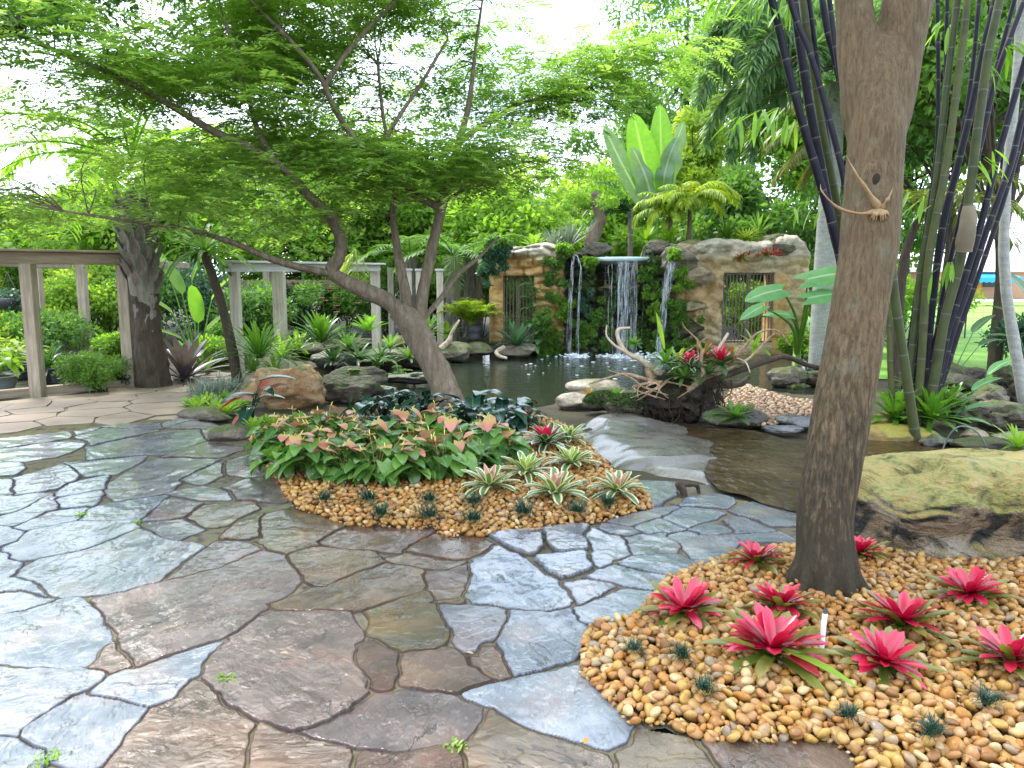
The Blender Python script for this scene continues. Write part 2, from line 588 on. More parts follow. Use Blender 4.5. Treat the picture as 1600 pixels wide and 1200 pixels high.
def make_ground(name, c1, c2, c3, sc=3.0, rough=.85, bumps=.6, bd=.03, fine=55):
    m, nt = newmat(name)
    pos = position(nt)
    n1 = noise(nt, pos, sc, 6, .6)
    n2 = noise(nt, pos, fine, 4, .7)
    col = ramp(nt, n1, [(.3, c1), (.5, c2), (.72, c3)])
    col = mixc(nt, vramp(nt, n2, .45, .75, 0, .6), col, tuple(x * .4 for x in c1))
    h = math_(nt, 'ADD', n1, math_(nt, 'MULTIPLY', n2, .6))
    finish(nt, col, rough, bump(nt, h, bumps, bd), .25)
    return m
M_SOIL = make_ground('garden_soil', (.035, .027, .018), (.06, .05, .028), (.05, .075, .02))
M_JOINT = make_ground('sandy_joint', (.07, .06, .047), (.115, .10, .076), (.11, .11, .055), 6.0, .4, .7, .02)
M_MULCH = make_ground('leaf_mulch', (.10, .05, .03), (.20, .12, .08), (.28, .19, .13), 5.0, .8, .8, .03, 40)
M_LAWN = make_ground('lawn_grass', (.13, .27, .035), (.20, .39, .055), (.27, .46, .08), 1.2, .8, .6, .05, 30)
def make_sandpath():
    m, nt = newmat('dry_flagstone')
    pos = position(nt)
    n1 = noise(nt, mapping(nt, pos, (1, 1, 1)), 2.0, 6, .6)
    n2 = noise(nt, pos, 30, 4)
    col = ramp(nt, n1, [(.3, (.19, .135, .10)), (.5, (.27, .20, .145)), (.7, (.34, .26, .19))])
    col = mixc(nt, attr(nt, 'rnd'), col, mixc(nt, .6, col, (.28, .20, .16)))
    col = mixc(nt, attr(nt, 'v'), col, (.10, .08, .06))
    col = mixc(nt, vramp(nt, n2, .5, .8, 0, .4), col, (.14, .11, .085))
    finish(nt, col, .6, bump(nt, math_(nt, 'ADD', n1, math_(nt, 'MULTIPLY', n2, .3)), .4, .02), .3)
    return m
M_DRYFLAG = make_sandpath()
def make_pebble(name, stops):
    m, nt = newmat(name)
    r = attr(nt, 'rnd')
    col = ramp(nt, r, stops)
    n1 = noise(nt, position(nt), 34, 5, .65)
    col = mixc(nt, vramp(nt, n1, .35, .7, 0, .8), col, mixc(nt, 1.0, col, (.66, .5, .36), 'MULTIPLY'))
    finish(nt, col, vramp(nt, n1, .3, .7, .28, .6), bump(nt, n1, .25, .006), .45)
    return m
AMB, TAN, CRM, BRN, PNK, GRY, GLD = (.42, .19, .032), (.41, .25, .085), (.54, .41, .21), (.21, .10, .032), (.40, .21, .08), (.25, .20, .14), (.47, .285, .065)
M_PEB = make_pebble('river_pebble', [(0, BRN), (.12, AMB), (.28, TAN), (.44, GLD), (.56, BRN), (.66, AMB), (.74, PNK), (.84, CRM), (.93, TAN), (1, GRY)])
M_PEBPINK = make_pebble('pale_pink_pebble', [(0, (.20, .115, .065)), (.4, (.33, .22, .13)), (.7, (.42, .31, .20)), (1, (.21, .16, .12))])
# -- rocks
M_R_TAN = rock_mat('tan_rock', (.20, .15, .10), (.36, .27, .18), (.48, .38, .27), .12, (.12, .13, .04))
M_R_ORANGE = rock_mat('orange_rock', (.22, .11, .045), (.38, .22, .10), (.46, .34, .21), .18, (.12, .13, .04), scale=3)
M_R_MOSSY = rock_mat('mossy_rock', (.03, .025, .02), (.065, .052, .035), (.13, .10, .065), .3, (.04, .055, .012), bumps=1.0)
M_R_DARK = rock_mat('dark_wet_rock', (.02, .018, .016), (.05, .042, .032), (.11, .085, .055), .2, (.05, .075, .015), rough=.4, spec=.6, bumps=.9)
M_R_GREY = rock_mat('grey_coral_rock', (.075, .065, .05), (.16, .135, .10), (.26, .225, .165), .25, (.09, .11, .03), bumps=1.0)
M_R_PALE = rock_mat('pale_flat_rock', (.22, .18, .13), (.34, .29, .225), (.44, .39, .32), .03, (.15, .14, .06), rough=.4, bumps=.35)
M_R_YELLOW = rock_mat('yellow_moss_rock', (.10, .065, .02), (.22, .145, .03), (.15, .12, .045), .3, (.22, .19, .03), rough=.5, bumps=.5)
M_R_SLATE = rock_mat('wet_slate', (.05, .05, .055), (.10, .10, .105), (.17, .165, .16), 0, rough=.25, spec=.6, bumps=.5)
def make_boulder():
    m, nt = newmat('mossy_boulder')
    pos = position(nt)
    n1 = noise(nt, mapping(nt, pos, (1, 1, 2.6), (0, .25, 0)), 2.4, 7, .6, .5)
    n2 = noise(nt, pos, 14, 5, .6)
    n4 = noise(nt, pos, 3.3, 5, .6, .8)
    col = ramp(nt, n1, [(.3, (.16, .12, .075)), (.5, (.27, .20, .125)), (.7, (.32, .29, .24))])
    col = mixc(nt, vramp(nt, n2, .5, .75, 0, .6), col, (.10, .08, .055))
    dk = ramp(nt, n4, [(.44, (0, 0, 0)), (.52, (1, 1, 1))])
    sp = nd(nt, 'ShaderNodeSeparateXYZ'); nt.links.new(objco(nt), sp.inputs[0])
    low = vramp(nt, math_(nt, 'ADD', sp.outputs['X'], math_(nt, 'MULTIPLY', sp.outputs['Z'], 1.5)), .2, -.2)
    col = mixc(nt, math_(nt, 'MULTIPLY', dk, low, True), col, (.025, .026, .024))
    g = nd(nt, 'ShaderNodeNewGeometry')
    sx = nd(nt, 'ShaderNodeSeparateXYZ'); nt.links.new(g.outputs['Normal'], sx.inputs[0])
    f = math_(nt, 'ADD', sx.outputs['Z'], vramp(nt, n4, .3, .7, -.45, .45))
    f = math_(nt, 'ADD', f, math_(nt, 'MULTIPLY', sp.outputs['Z'], 2.2))
    f = vramp(nt, f, .2, .7)
    mc = ramp(nt, mixc(nt, .5, n1, n2), [(.36, (.05, .05, .016)), (.43, (.17, .165, .048)), (.5, (.28, .255, .08)), (.57, (.32, .23, .075)), (.66, (.34, .31, .15))])
    col = mixc(nt, f, col, mc)
    h = math_(nt, 'ADD', math_(nt, 'MULTIPLY', n1, 2.2), math_(nt, 'MULTIPLY', n2, .9))
    finish(nt, col, .6, bump(nt, h, 1.0, .07), .35)
    return m
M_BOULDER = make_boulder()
def make_flatrock():
    m, nt = newmat('wet_flat_rock')
    pos = position(nt)
    n1 = noise(nt, pos, 3.0, 8, .66)
    n2 = noise(nt, pos, 13, 6, .7)
    col = ramp(nt, n1, [(.3, (.06, .05, .04)), (.48, (.10, .09, .076)), (.7, (.145, .132, .114))])
    col = mixc(nt, vramp(nt, n2, .5, .75, 0, .6), col, (.06, .05, .04))
    brown = vramp(nt, noise(nt, pos, .9, 3), .5, .62, 0, .5)
    col = mixc(nt, brown, col, (.10, .07, .04))
    h = math_(nt, 'ADD', math_(nt, 'MULTIPLY', n1, 1.2), math_(nt, 'MULTIPLY', n2, .8))
    finish(nt, col, vramp(nt, n1, .3, .7, .2, .36), bump(nt, h, .55, .013), .7, **{'Coat Weight': .4, 'Coat Roughness': .2})
    return m
M_FLATROCK = make_flatrock()
def make_wall():
    m, nt = newmat('sculpted_rock_wall')
    pos = position(nt)
    wet, oran, gry = attr(nt, 'u'), attr(nt, 'v'), attr(nt, 'rnd')
    n1 = noise(nt, mapping(nt, pos, (1, 1, 2.2)), 1.9, 7, .62, .4)
    n2 = noise(nt, pos, 11, 5, .62)
    tan = ramp(nt, n1, [(.3, (.38, .30, .19)), (.5, (.60, .50, .34)), (.7, (.72, .64, .48))])
    org = ramp(nt, n1, [(.3, (.36, .19, .06)), (.5, (.56, .34, .13)), (.7, (.64, .48, .26))])
    gr = ramp(nt, n1, [(.3, (.27, .235, .18)), (.5, (.44, .385, .30)), (.7, (.58, .52, .42))])
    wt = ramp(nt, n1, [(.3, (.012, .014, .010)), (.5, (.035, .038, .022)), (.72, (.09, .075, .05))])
    c = mixc(nt, oran, tan, org)
    c = mixc(nt, gry, c, gr)
    c = mixc(nt, vramp(nt, n2, .5, .75, 0, .35), c, (.15, .115, .075))
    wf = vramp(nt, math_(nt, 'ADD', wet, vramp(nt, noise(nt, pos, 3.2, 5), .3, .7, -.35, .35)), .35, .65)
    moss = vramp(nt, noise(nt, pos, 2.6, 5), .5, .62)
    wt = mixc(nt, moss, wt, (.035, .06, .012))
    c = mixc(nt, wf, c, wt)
    h = math_(nt, 'ADD', math_(nt, 'MULTIPLY', n1, 1.6), math_(nt, 'MULTIPLY', n2, .8))
    finish(nt, c, vramp(nt, wf, 0, 1, .75, .4), bump(nt, h, .8, .06), .4)
    return m
M_WALL = make_wall()
# -- water
def make_water(name, col, rough=.04, sc=5.0, st=.25, dist=.02):
    m, nt = newmat(name)
    pos = position(nt)
    n1 = noise(nt, mapping(nt, pos, (1, 2.2, 1)), sc, 3, .5, .3)
    n2 = noise(nt, pos, sc * 4, 2)
    h = math_(nt, 'ADD', n1, math_(nt, 'MULTIPLY', n2, .25))
    c = mixc(nt, noise(nt, pos, .8, 3), tuple(x * .6 for x in col), tuple(x * 1.4 for x in col))
    finish(nt, c, rough, bump(nt, h, st, dist), .5, **{'IOR': 1.33})
    return m
M_POND = make_water('pond_water', (.020, .026, .018), .05, 4.5, .35, .03)
def make_stream():
    m, nt = newmat('shallow_stream_water')
    pos = position(nt)
    n0 = noise(nt, pos, 2.2, 5, .6, .5)
    n1 = noise(nt, mapping(nt, pos, (1.6, 1, 1), (0, 0, .5)), 7, 4, .6, .5)
    c = ramp(nt, n0, [(.3, (.018, .010, .005)), (.5, (.042, .024, .011)), (.7, (.07, .05, .027))])
    finish(nt, c, vramp(nt, n0, .3, .7, .03, .14), bump(nt, n1, .75, .035), .5, **{'IOR': 1.33})
    return m
M_STREAM = make_stream()
def make_fall():
    m, nt = newmat('falling_water')
    pos = position(nt)
    n = noise(nt, mapping(nt, pos, (30, 30, 3)), 1.0, 4, .6)
    b = nd(nt, 'ShaderNodeBsdfPrincipled', {'Base Color': (.86, .92, .97, 1), 'Roughness': .15, 'Specular IOR Level': .6})
    tl = nd(nt, 'ShaderNodeBsdfTranslucent', {'Color': (.85, .92, 1, 1)})
    m1 = nd(nt, 'ShaderNodeMixShader', {0: .45, 1: b.outputs[0], 2: tl.outputs[0]})
    t = nd(nt, 'ShaderNodeBsdfTransparent')
    f = vramp(nt, n, .42, .75, .02, .62)
    m2 = nd(nt, 'ShaderNodeMixShader', {0: f, 1: t.outputs[0], 2: m1.outputs[0]})
    nd(nt, 'ShaderNodeOutputMaterial', {'Surface': m2.outputs[0]})
    return m
M_FALL = make_fall()
def plain(name, c, rough=.5, spec=.4, nz=.15, sc=20, metal=0.0):
    m, nt = newmat(name)
    n = noise(nt, objco(nt), sc, 4)
    col = mixc(nt, n, tuple(x * (1 - nz) for x in c), tuple(min(1, x * (1 + nz)) for x in c))
    finish(nt, col, rough, bump(nt, n, .08, .005), spec, metal)
    return m
M_FOAM = plain('white_foam', (.78, .83, .87), .5)
M_WETLIP = plain('wet_lip', (.42, .55, .55), .12, .7)
M_GATE = plain('rusty_iron', (.17, .13, .11), .6, .3, .3)
M_DARKMETAL = plain('dark_metal', (.035, .03, .028), .5, .4, .3)
M_WHITEPL = plain('white_plastic', (.75, .76, .77), .35)
M_BLACKPL = plain('black_plastic', (.03, .03, .035), .35)
M_HOSE = plain('grey_hose', (.11, .12, .13), .35)
M_POT = plain('dark_pot', (.04, .042, .05), .5)
M_GREYPOT = plain('grey_pot', (.17, .2, .2), .5)
M_POTSOIL_HOLE = plain('potting_soil_hole_shade', (.03, .022, .015), .9, .2, .5)
M_SHEATH = leaf_mat('papery_sheath', (.19, .15, .10), (.28, .23, .16), .2, .6)
M_DRYLEAF = leaf_mat('dry_leaf', (.34, .20, .09), (.5, .36, .19), .2, .6)
def make_wood(name, c1, c2, c3):
    m, nt = newmat(name)
    pos = objco(nt)
    n1 = noise(nt, mapping(nt, pos, (26, 26, 2.0)), 1.0, 6, .65, .6)
    n2 = noise(nt, pos, 2.0, 4)
    col = ramp(nt, n1, [(.3, c1), (.5, c2), (.7, c3)])
    col = mixc(nt, vramp(nt, n2, .45, .7, 0, .5), col, tuple(x * .55 for x in c2))
    finish(nt, col, .75, bump(nt, n1, .4, .01), .3)
    return m
M_POST = make_wood('weathered_post', (.22, .17, .125), (.36, .29, .22), (.48, .40, .32))
M_BEAM = make_wood('weathered_beam', (.20, .155, .115), (.31, .245, .18), (.42, .33, .245))
M_PALEBEAM = make_wood('pale_beam', (.38, .365, .345), (.52, .50, .475), (.64, .62, .59))
M_PALEPOST = make_wood('pale_post', (.36, .30, .24), (.50, .44, .37), (.62, .57, .5))
M_BROWNBEAM = make_wood('brown_board', (.16, .10, .07), (.28, .19, .14), (.38, .28, .21))
# -- bark
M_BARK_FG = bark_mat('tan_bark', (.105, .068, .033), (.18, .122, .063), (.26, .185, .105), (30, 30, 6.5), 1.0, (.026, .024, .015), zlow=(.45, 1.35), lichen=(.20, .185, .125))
M_BARK_C = bark_mat('grey_brown_bark', (.11, .08, .052), (.21, .16, .11), (.34, .28, .21), (11, 11, 2.0), .9)
M_BARK_D = bark_mat('dark_bark', (.035, .026, .018), (.07, .05, .035), (.12, .09, .06), (12, 12, 2), .8)
M_BARK_P = bark_mat('pale_palm_bark', (.26, .26, .23), (.38, .38, .34), (.48, .48, .44), (3, 3, 14), .3)
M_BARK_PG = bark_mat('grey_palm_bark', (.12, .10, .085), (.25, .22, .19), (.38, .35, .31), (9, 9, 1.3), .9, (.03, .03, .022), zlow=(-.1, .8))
M_DRIFT = bark_mat('driftwood', (.17, .10, .055), (.34, .22, .13), (.56, .44, .31), (9, 9, 9), .6)
M_DRIFTP = bark_mat('pale_driftwood', (.38, .28, .18), (.55, .44, .32), (.68, .58, .46), (9, 9, 9), .4)
M_STUMP = rock_mat('root_peat', (.02, .015, .010), (.04, .028, .018), (.075, .05, .03), .12, (.06, .06, .012), bumps=1.0, scale=5)
def make_bamboo(name, c1, c2):
    m, nt = newmat(name)
    v = attr(nt, 'v'); r = attr(nt, 'rnd')
    base = mixc(nt, r, c1, c2)
    fr = math_(nt, 'FRACT', math_(nt, 'ADD', math_(nt, 'MULTIPLY', v, 2.6), r))
    ring = vramp(nt, fr, .955, .97)
    ring = math_(nt, 'MULTIPLY', ring, vramp(nt, fr, 1.0, .985))
    pale = vramp(nt, fr, .80, .95, 0, .3)
    n = noise(nt, objco(nt), 6, 4)
    c = mixc(nt, pale, base, (.05, .055, .05))
    c = mixc(nt, vramp(nt, n, .45, .7, 0, .5), c, tuple(x * .5 for x in c1))
    c = mixc(nt, ring, c, (.12, .10, .08))
    finish(nt, c, .5, None, .22)
    return m
M_BAMB = make_bamboo('black_bamboo', (.010, .008, .018), (.024, .02, .034))
M_BAMBG = make_bamboo('green_bamboo', (.032, .048, .018), (.085, .09, .028))
# -- leaves
M_L_FEATHER = leaf_mat('feathery_leaf', (.17, .29, .08), (.35, .48, .14), .6, .5)
M_L_BRIGHT = leaf_mat('bright_leaf', (.12, .25, .04), (.30, .46, .07), .58, .5)
M_L_YELLOW = leaf_mat('yellow_green_leaf', (.21, .33, .055), (.42, .52, .09), .58, .5)
M_L_MID = leaf_mat('mid_green_leaf', (.07, .165, .035), (.19, .34, .075), .48, .45)
M_L_DARK = leaf_mat('dark_green_leaf', (.03, .08, .025), (.08, .17, .05), .35, .4)
M_L_BLUE = leaf_mat('blue_green_leaf', (.03, .085, .05), (.10, .20, .11), .3, .45)
M_L_GLOSSY = leaf_mat('glossy_dark_leaf', (.010, .04, .026), (.03, .085, .05), .12, .2, spec=.7, midrib=(.05, .11, .06))
M_L_ANTH = leaf_mat('anthurium_leaf', (.055, .155, .032), (.19, .34, .065), .36, .25, spec=.6, midrib=(.14, .26, .08))
M_SPATHE = leaf_mat('peach_spathe', (.60, .20, .16), (.66, .33, .21), .3, .3, base=(.50, .36, .13), tcol=(1.1, 1.0, .9))
M_SPADIX = plain('spadix', (.62, .5, .12), .5)
M_PINK = leaf_mat('pink_bract', (.38, .004, .03), (.60, .012, .06), .22, .2, spec=.8, tcol=(1.1, .9, 1), tip=(.62, .035, .085))
M_BROM = leaf_mat('olive_bromeliad_leaf', (.075, .12, .018), (.20, .25, .04), .3, .22, spec=.7, tip=(.24, .20, .05))
M_VARI = leaf_mat('cream_edged_leaf', (.07, .16, .05), (.15, .24, .07), .25, .25, edge=(.66, .62, .40), edge_at=.42, spec=.6)
M_VARIPINK = leaf_mat('pink_heart_leaf', (.45, .20, .16), (.55, .32, .22), .3, .3, edge=(.66, .55, .40), edge_at=.3, tcol=(1.1, 1, .9))
M_VARIY = leaf_mat('yellow_heart_leaf', (.26, .36, .08), (.36, .44, .12), .3, .3, edge=(.68, .66, .36), edge_at=.3)
M_VARIG = leaf_mat('white_edged_dark_leaf', (.02, .07, .03), (.05, .12, .05), .2, .25, edge=(.55, .58, .40), edge_at=.3, spec=.6)
M_CRIM = leaf_mat('crimson_bract', (.55, .008, .05), (.65, .03, .10), .2, .3, tcol=(1.1, .9, 1))
M_TUFT = leaf_mat('mondo_grass', (.008, .035, .02), (.03, .085, .045), .15, .4)
M_LIME = leaf_mat('lime_bromeliad', (.14, .30, .02), (.34, .50, .06), .4, .3)
M_GREENBROM = leaf_mat('green_bromeliad', (.05, .15, .015), (.16, .32, .035), .32, .25, spec=.6)
M_SILVER = leaf_mat('silver_grass', (.14, .19, .17), (.30, .36, .32), .2, .5)
M_PURPLE = leaf_mat('purple_bromeliad', (.07, .045, .065), (.22, .17, .21), .15, .3, spec=.7)
M_RED = leaf_mat('red_leaf_under', (.30, .022, .010), (.46, .06, .03), .3, .35, tcol=(1.1, .9, .8))
M_EAR = leaf_mat('elephant_ear', (.10, .27, .095), (.19, .40, .16), .35, .35, midrib=(.36, .48, .32))
M_BANANA = leaf_mat('banana_leaf', (.12, .30, .035), (.24, .44, .06), .5, .35, midrib=(.3, .45, .12))
M_BANANAG = leaf_mat('grey_banana_leaf', (.10, .20, .09), (.26, .36, .22), .35, .35, midrib=(.35, .44, .28))
M_ARECA = leaf_mat('areca_leaf', (.24, .36, .04), (.44, .50, .08), .45, .4)
M_FOXTAIL = leaf_mat('foxtail_leaf', (.10, .20, .09), (.22, .34, .16), .42, .35)
M_COCO = leaf_mat('coconut_leaf', (.10, .15, .035), (.28, .28, .08), .35, .4)
M_FERN = leaf_mat('fern_leaf', (.06, .15, .02), (.18, .32, .05), .35, .45)
M_BAMBLEAF = leaf_mat('bamboo_leaf', (.16, .33, .03), (.30, .50, .06), .5, .4)
M_MOSSL = leaf_mat('moss_plant', (.02, .05, .01), (.08, .15, .03), .2, .6)
M_RUST = leaf_mat('rusty_leaf', (.22, .12, .02), (.38, .24, .04), .25, .3)
M_FLPINK = leaf_mat('pink_petal', (.65, .05, .16), (.75, .15, .28), .3, .4, tcol=(1.1, .9, 1))
M_FLORANGE = leaf_mat('orange_petal', (.7, .22, .02), (.75, .35, .05), .3, .4, tcol=(1.1, .9, .8))
# ------------------------------------------------------------------ ground, pond, lawn
POND = np.array([P(*q, -.15) for q in [(470, 590), (560, 628), (650, 640), (700, 648), (760, 650), (850, 642), (880, 622), (975, 612), (1010, 622), (1120, 618), (1170, 612),
                                       (1235, 622), (1330, 628), (1345, 600), (1330, 575), (1285, 553), (1200, 549), (1000, 540), (800, 540), (735, 553), (660, 572), (560, 580)]])
STREAM = np.array([P(*q) for q in [(1035, 662), (1100, 668), (1180, 674), (1240, 692), (1330, 688), (1480, 690), (1700, 690), (1800, 730), (1500, 760), (1420, 765), (1330, 775), (1245, 803),
                                   (1195, 792), (1150, 775), (1115, 765), (1095, 742), (1112, 718), (1090, 690)]])
gx = np.concatenate([-np.geomspace(700, 17, 16), np.arange(-16, 16.01, .16), np.geomspace(17, 700, 16)])
gy = np.concatenate([-np.geomspace(300, 5, 10), np.arange(-4, 30.01, .16), np.geomspace(31, 900, 18)])
GX, GY = np.meshgrid(gx, gy)
sd = sdist(POND, GX, GY)
q3 = np.stack([GX * .7, GY * .7, 0 * GX], -1)
GZ = -.05 + .025 * fbm(q3, 3, 3) * np.clip((GY - 8) / 4, 0, 1)
GZ = np.where(sd < .1, GZ - .75 * np.clip((.1 - sd) / .5, 0, 1), GZ)
mb = MB()
ny, nx = GX.shape
i = np.arange(ny - 1)[:, None] * nx; j = np.arange(nx - 1)[None]
F = np.stack([i + j, i + j + 1, i + j + 1 + nx, i + j + nx], -1).reshape(-1, 4)
mb.add(np.stack([GX, GY, GZ], -1).reshape(-1, 3), F)
structure(mb.build('ground', M_SOIL))
def sheet(name, poly, z, mat, kind='structure', sub=0):
    mb = MB()
    poly = np.asarray(poly, float)
    n = len(poly)
    v = np.column_stack([poly[:, 0], poly[:, 1], np.full(n, z)])
    me = bpy.data.meshes.new(name)
    me.from_pydata([tuple(x) for x in v], [], [tuple(range(n))])
    if me.polygons[0].normal.z < 0:
        me.flip_normals()
    me.materials.append(mat)
    o = bpy.data.objects.new(name, me)
    COL.objects.link(o)
    o['kind'] = kind
    return o
c = POND[:, :2].mean(0)
wp = POND.copy(); wp[:, :2] = c + (wp[:, :2] - c) * 1.05
sheet('pond_water', wp, -.15, M_POND)
# lawn beyond the garden, right
sheet('lawn', [(6.0, 12.8), (60, 12.8), (60, 49.5), (9.0, 49.5), (7.6, 22), (6.4, 16)], -.012, M_LAWN)
sheet('road', [(5, 49.5), (120, 49.5), (120, 56), (5, 56)], .012, make_ground('pale_paving', (.4, .39, .37), (.5, .49, .47), (.58, .57, .55)))

# ------------------------------------------------------------------ flagstones traced stone by stone
STONES = {
 'g': [[(997,757),(1057,757),(1055,770),(1025,790)],[(950,815),(1025,795),(1060,792),(1045,802),(982,822)],[(942,821),(978,824),(992,832),(978,837),(940,828)],
  [(1000,827),(1027,811),(1068,826),(1015,834)],[(1034,807),(1078,793),(1130,802),(1072,823)],[(982,841),(1035,833),(1054,852),(1046,862),(999,866)],
  [(1045,837),(1072,829),(1094,832),(1068,845)],[(1072,852),(1108,838),(1150,841),(1145,864),(1090,876)],[(966,880),(1000,871),(1053,870),(1090,886),(1045,898)],
  [(1076,827),(1110,819),(1138,829),(1112,836)],[(1068,790),(1078,780),(1120,775),(1143,779),(1136,793),(1100,790)],[(1144,797),(1184,786),(1246,797),(1240,820),(1199,820)],
  [(1147,838),(1180,833),(1215,831),(1244,845),(1162,846)],[(1137,815),(1160,808),(1193,822),(1211,829),(1152,832)],
  [(859,831),(908,826),(919,860),(880,863),(857,848)],[(928,829),(975,845),(979,866),(938,886),(928,881),(922,855)],[(832,876),(907,868),(924,887),(891,905),(860,899)],
  [(882,915),(925,903),(955,912),(936,927),(908,944),(901,942)],[(915,902),(962,886),(1034,901),(1018,919)],[(910,950),(977,921),(1015,926),(1002,947),(980,962),(912,971)],
  [(775,840),(793,831),(841,841),(850,852),(825,870),(806,860)],
  [(791,990),(807,956),(888,956),(912,986),(904,1021),(890,1030),(812,1052),(792,1028)],[(736,881),(775,852),(831,876),(859,899),(896,941),(859,952),(824,954),(724,939)],
  [(742,1084),(810,1057),(900,1043),(925,1064),(984,1126),(987,1160),(915,1160),(880,1147),(824,1136),(762,1098)],
  [(27,900),(68,873),(125,863),(215,831),(310,857),(292,870),(250,906),(197,924),(112,931),(87,929)],[(18,870),(18,851),(57,828),(110,818),(209,816),(211,825),(182,839),(137,856),(70,871),(35,875)],
  [(-40,970),(108,936),(138,948),(178,997),(138,1035),(100,1044),(42,1041),(-40,1027)],[(-40,937),(27,926),(79,936),(72,943),(32,959),(-40,962)],
  [(-40,1047),(50,1043),(143,1057),(112,1084),(32,1146),(-40,1150)],[(37,1139),(110,1093),(178,1096),(208,1110),(199,1144),(150,1195),(85,1177),(64,1160)],
  [(147,1087),(175,1061),(225,1043),(360,998),(300,1058),(260,1096),(212,1101),(160,1091)],
  [(-40,1155),(20,1153),(61,1177),(30,1225),(-40,1225)],[(91,775),(108,756),(164,746),(161,764)],[(92,792),(88,781),(154,768),(140,791)],[(127,812),(140,797),(175,786),(258,776),(209,811),(163,814)],
  [(34,822),(76,801),(133,793),(117,811),(57,826)],[(-40,818),(25,801),(84,773),(89,791),(32,820)],[(-40,805),(-40,779),(80,771),(25,799)],[(22,760),(23,748),(104,726),(121,742),(114,754),(87,764),(28,774)],
  [(138,745),(107,723),(224,713),(214,725),(180,741)],[(-40,706),(75,693),(124,688),(134,695),(85,714),(35,721),(-40,728)],[(119,682),(160,668),(243,673),(187,684),(140,696)],
  [(140,699),(190,687),(245,677),(308,669),(318,688),(250,711),(225,709),(140,719)],[(-40,745),(20,742),(33,731),(20,716),(-40,714)],[(-40,752),(17,751),(24,772),(-40,774)],
  [(-40,822),(30,828),(23,847),(-40,860)],[(-40,866),(14,868),(24,902),(78,930),(30,921),(-40,931)]],
 'x': [[(-40,690),(40,682),(110,675),(118,682),(75,691),(0,700),(-40,703)],[(112,675),(180,663),(247,661),(250,670),(160,668),(119,680)],[(252,664),(285,652),(325,655),(300,656),(256,668)]],
 'm': [[(215,728),(252,715),(340,718),(282,748),(258,770),(180,783),(165,765),(185,745)],[(255,668),(300,657),(345,666),(312,670)],[(314,672),(350,668),(388,686),(322,687)],[(150,938),(250,913),(305,896),(410,864),(445,868),(468,900),(446,922),(390,964),(373,984),(218,1041),(166,959)],[(692,945),(775,949),(786,952),(781,983),(757,1003),(753,1034),(724,1004),(696,974)],
  [(227,815),(263,783),(309,790),(286,809),(231,814)],[(219,819),(282,813),(320,827),(282,841)],[(261,772),(315,761),(359,768),(366,780),(310,781)],[(283,750),(349,723),(349,742),(317,756)],
  [(252,715),(320,691),(388,700),(342,714),(278,713)],[(262,905),(318,863),(347,846),(403,853),(406,858),(340,885)],[(353,740),(354,721),(398,709),(424,720),(429,739),(400,746)],[(351,762),(399,746),(438,746),(453,770),(440,784),(370,781)]],
 'p': [[(318,1062),(334,1018),(378,981),(427,961),(460,953),(539,956),(542,967),(556,1000),(556,1040),(575,1066),(571,1082),(512,1127),(453,1147),(442,1136),(400,1119),(352,1099)],
  [(561,1008),(583,1002),(622,1021),(622,1059),(603,1076),(583,1076),(578,1060),(562,1040)],[(661,901),(729,882),(734,902),(715,933),(676,937)],
  [(470,1149),(533,1128),(593,1091),(633,1084),(700,1091),(759,1104),(746,1143),(722,1157),(640,1164),(560,1160),(490,1154)],[(629,1022),(687,1016),(715,1023),(773,1060),(722,1076),(630,1064)],
  [(150,1225),(200,1157),(250,1102),(300,1064),(317,1069),(344,1101),(393,1126),(388,1160),(383,1225)],[(395,1146),(411,1134),(449,1150),(559,1178),(548,1225),(388,1225)],[(565,1178),(640,1173),(720,1166),(733,1225),(555,1225)],
  [(144,1041),(180,1004),(205,1021),(200,1041),(175,1049)],[(501,847),(548,823),(675,828),(666,839),(622,862),(553,857)],[(730,1040),(757,1010),(785,1025),(800,1054),(775,1058)]],
 'o': [[(454,867),(487,856),(579,866),(595,878),(533,906),(507,916),(474,899),(452,880)],[(406,850),(408,807),(455,795),(482,793),(540,821),(488,853),(447,865)],[(424,946),(500,918),(599,881),(649,888),(665,913),(652,922),(583,946),(540,952),(460,950)],
  [(585,951),(633,934),(662,928),(682,953),(696,993),(676,1012),(627,1019),(607,1006),(575,992),(584,977)],[(352,840),(384,808),(405,803),(404,840)],[(292,810),(316,793),(391,783),(396,795),(350,821),(322,825)],
  [(769,1106),(796,1126),(824,1140),(908,1169),(956,1194),(968,1225),(737,1225),(731,1175),(748,1147)],[(1023,1128),(1048,1134),(1085,1161),(1129,1225),(960,1225),(990,1164)],[(1102,1159),(1160,1164),(1250,1160),(1310,1162),(1330,1225),(1142,1225)],
  [(629,859),(675,838),(753,841),(773,849),(752,863),(715,873)],[(602,873),(640,864),(700,876),(735,880),(700,890),(655,884)],[(735,935),(722,945),(690,940),(672,943),(690,938)]],
}
rs = np.random.RandomState(5)
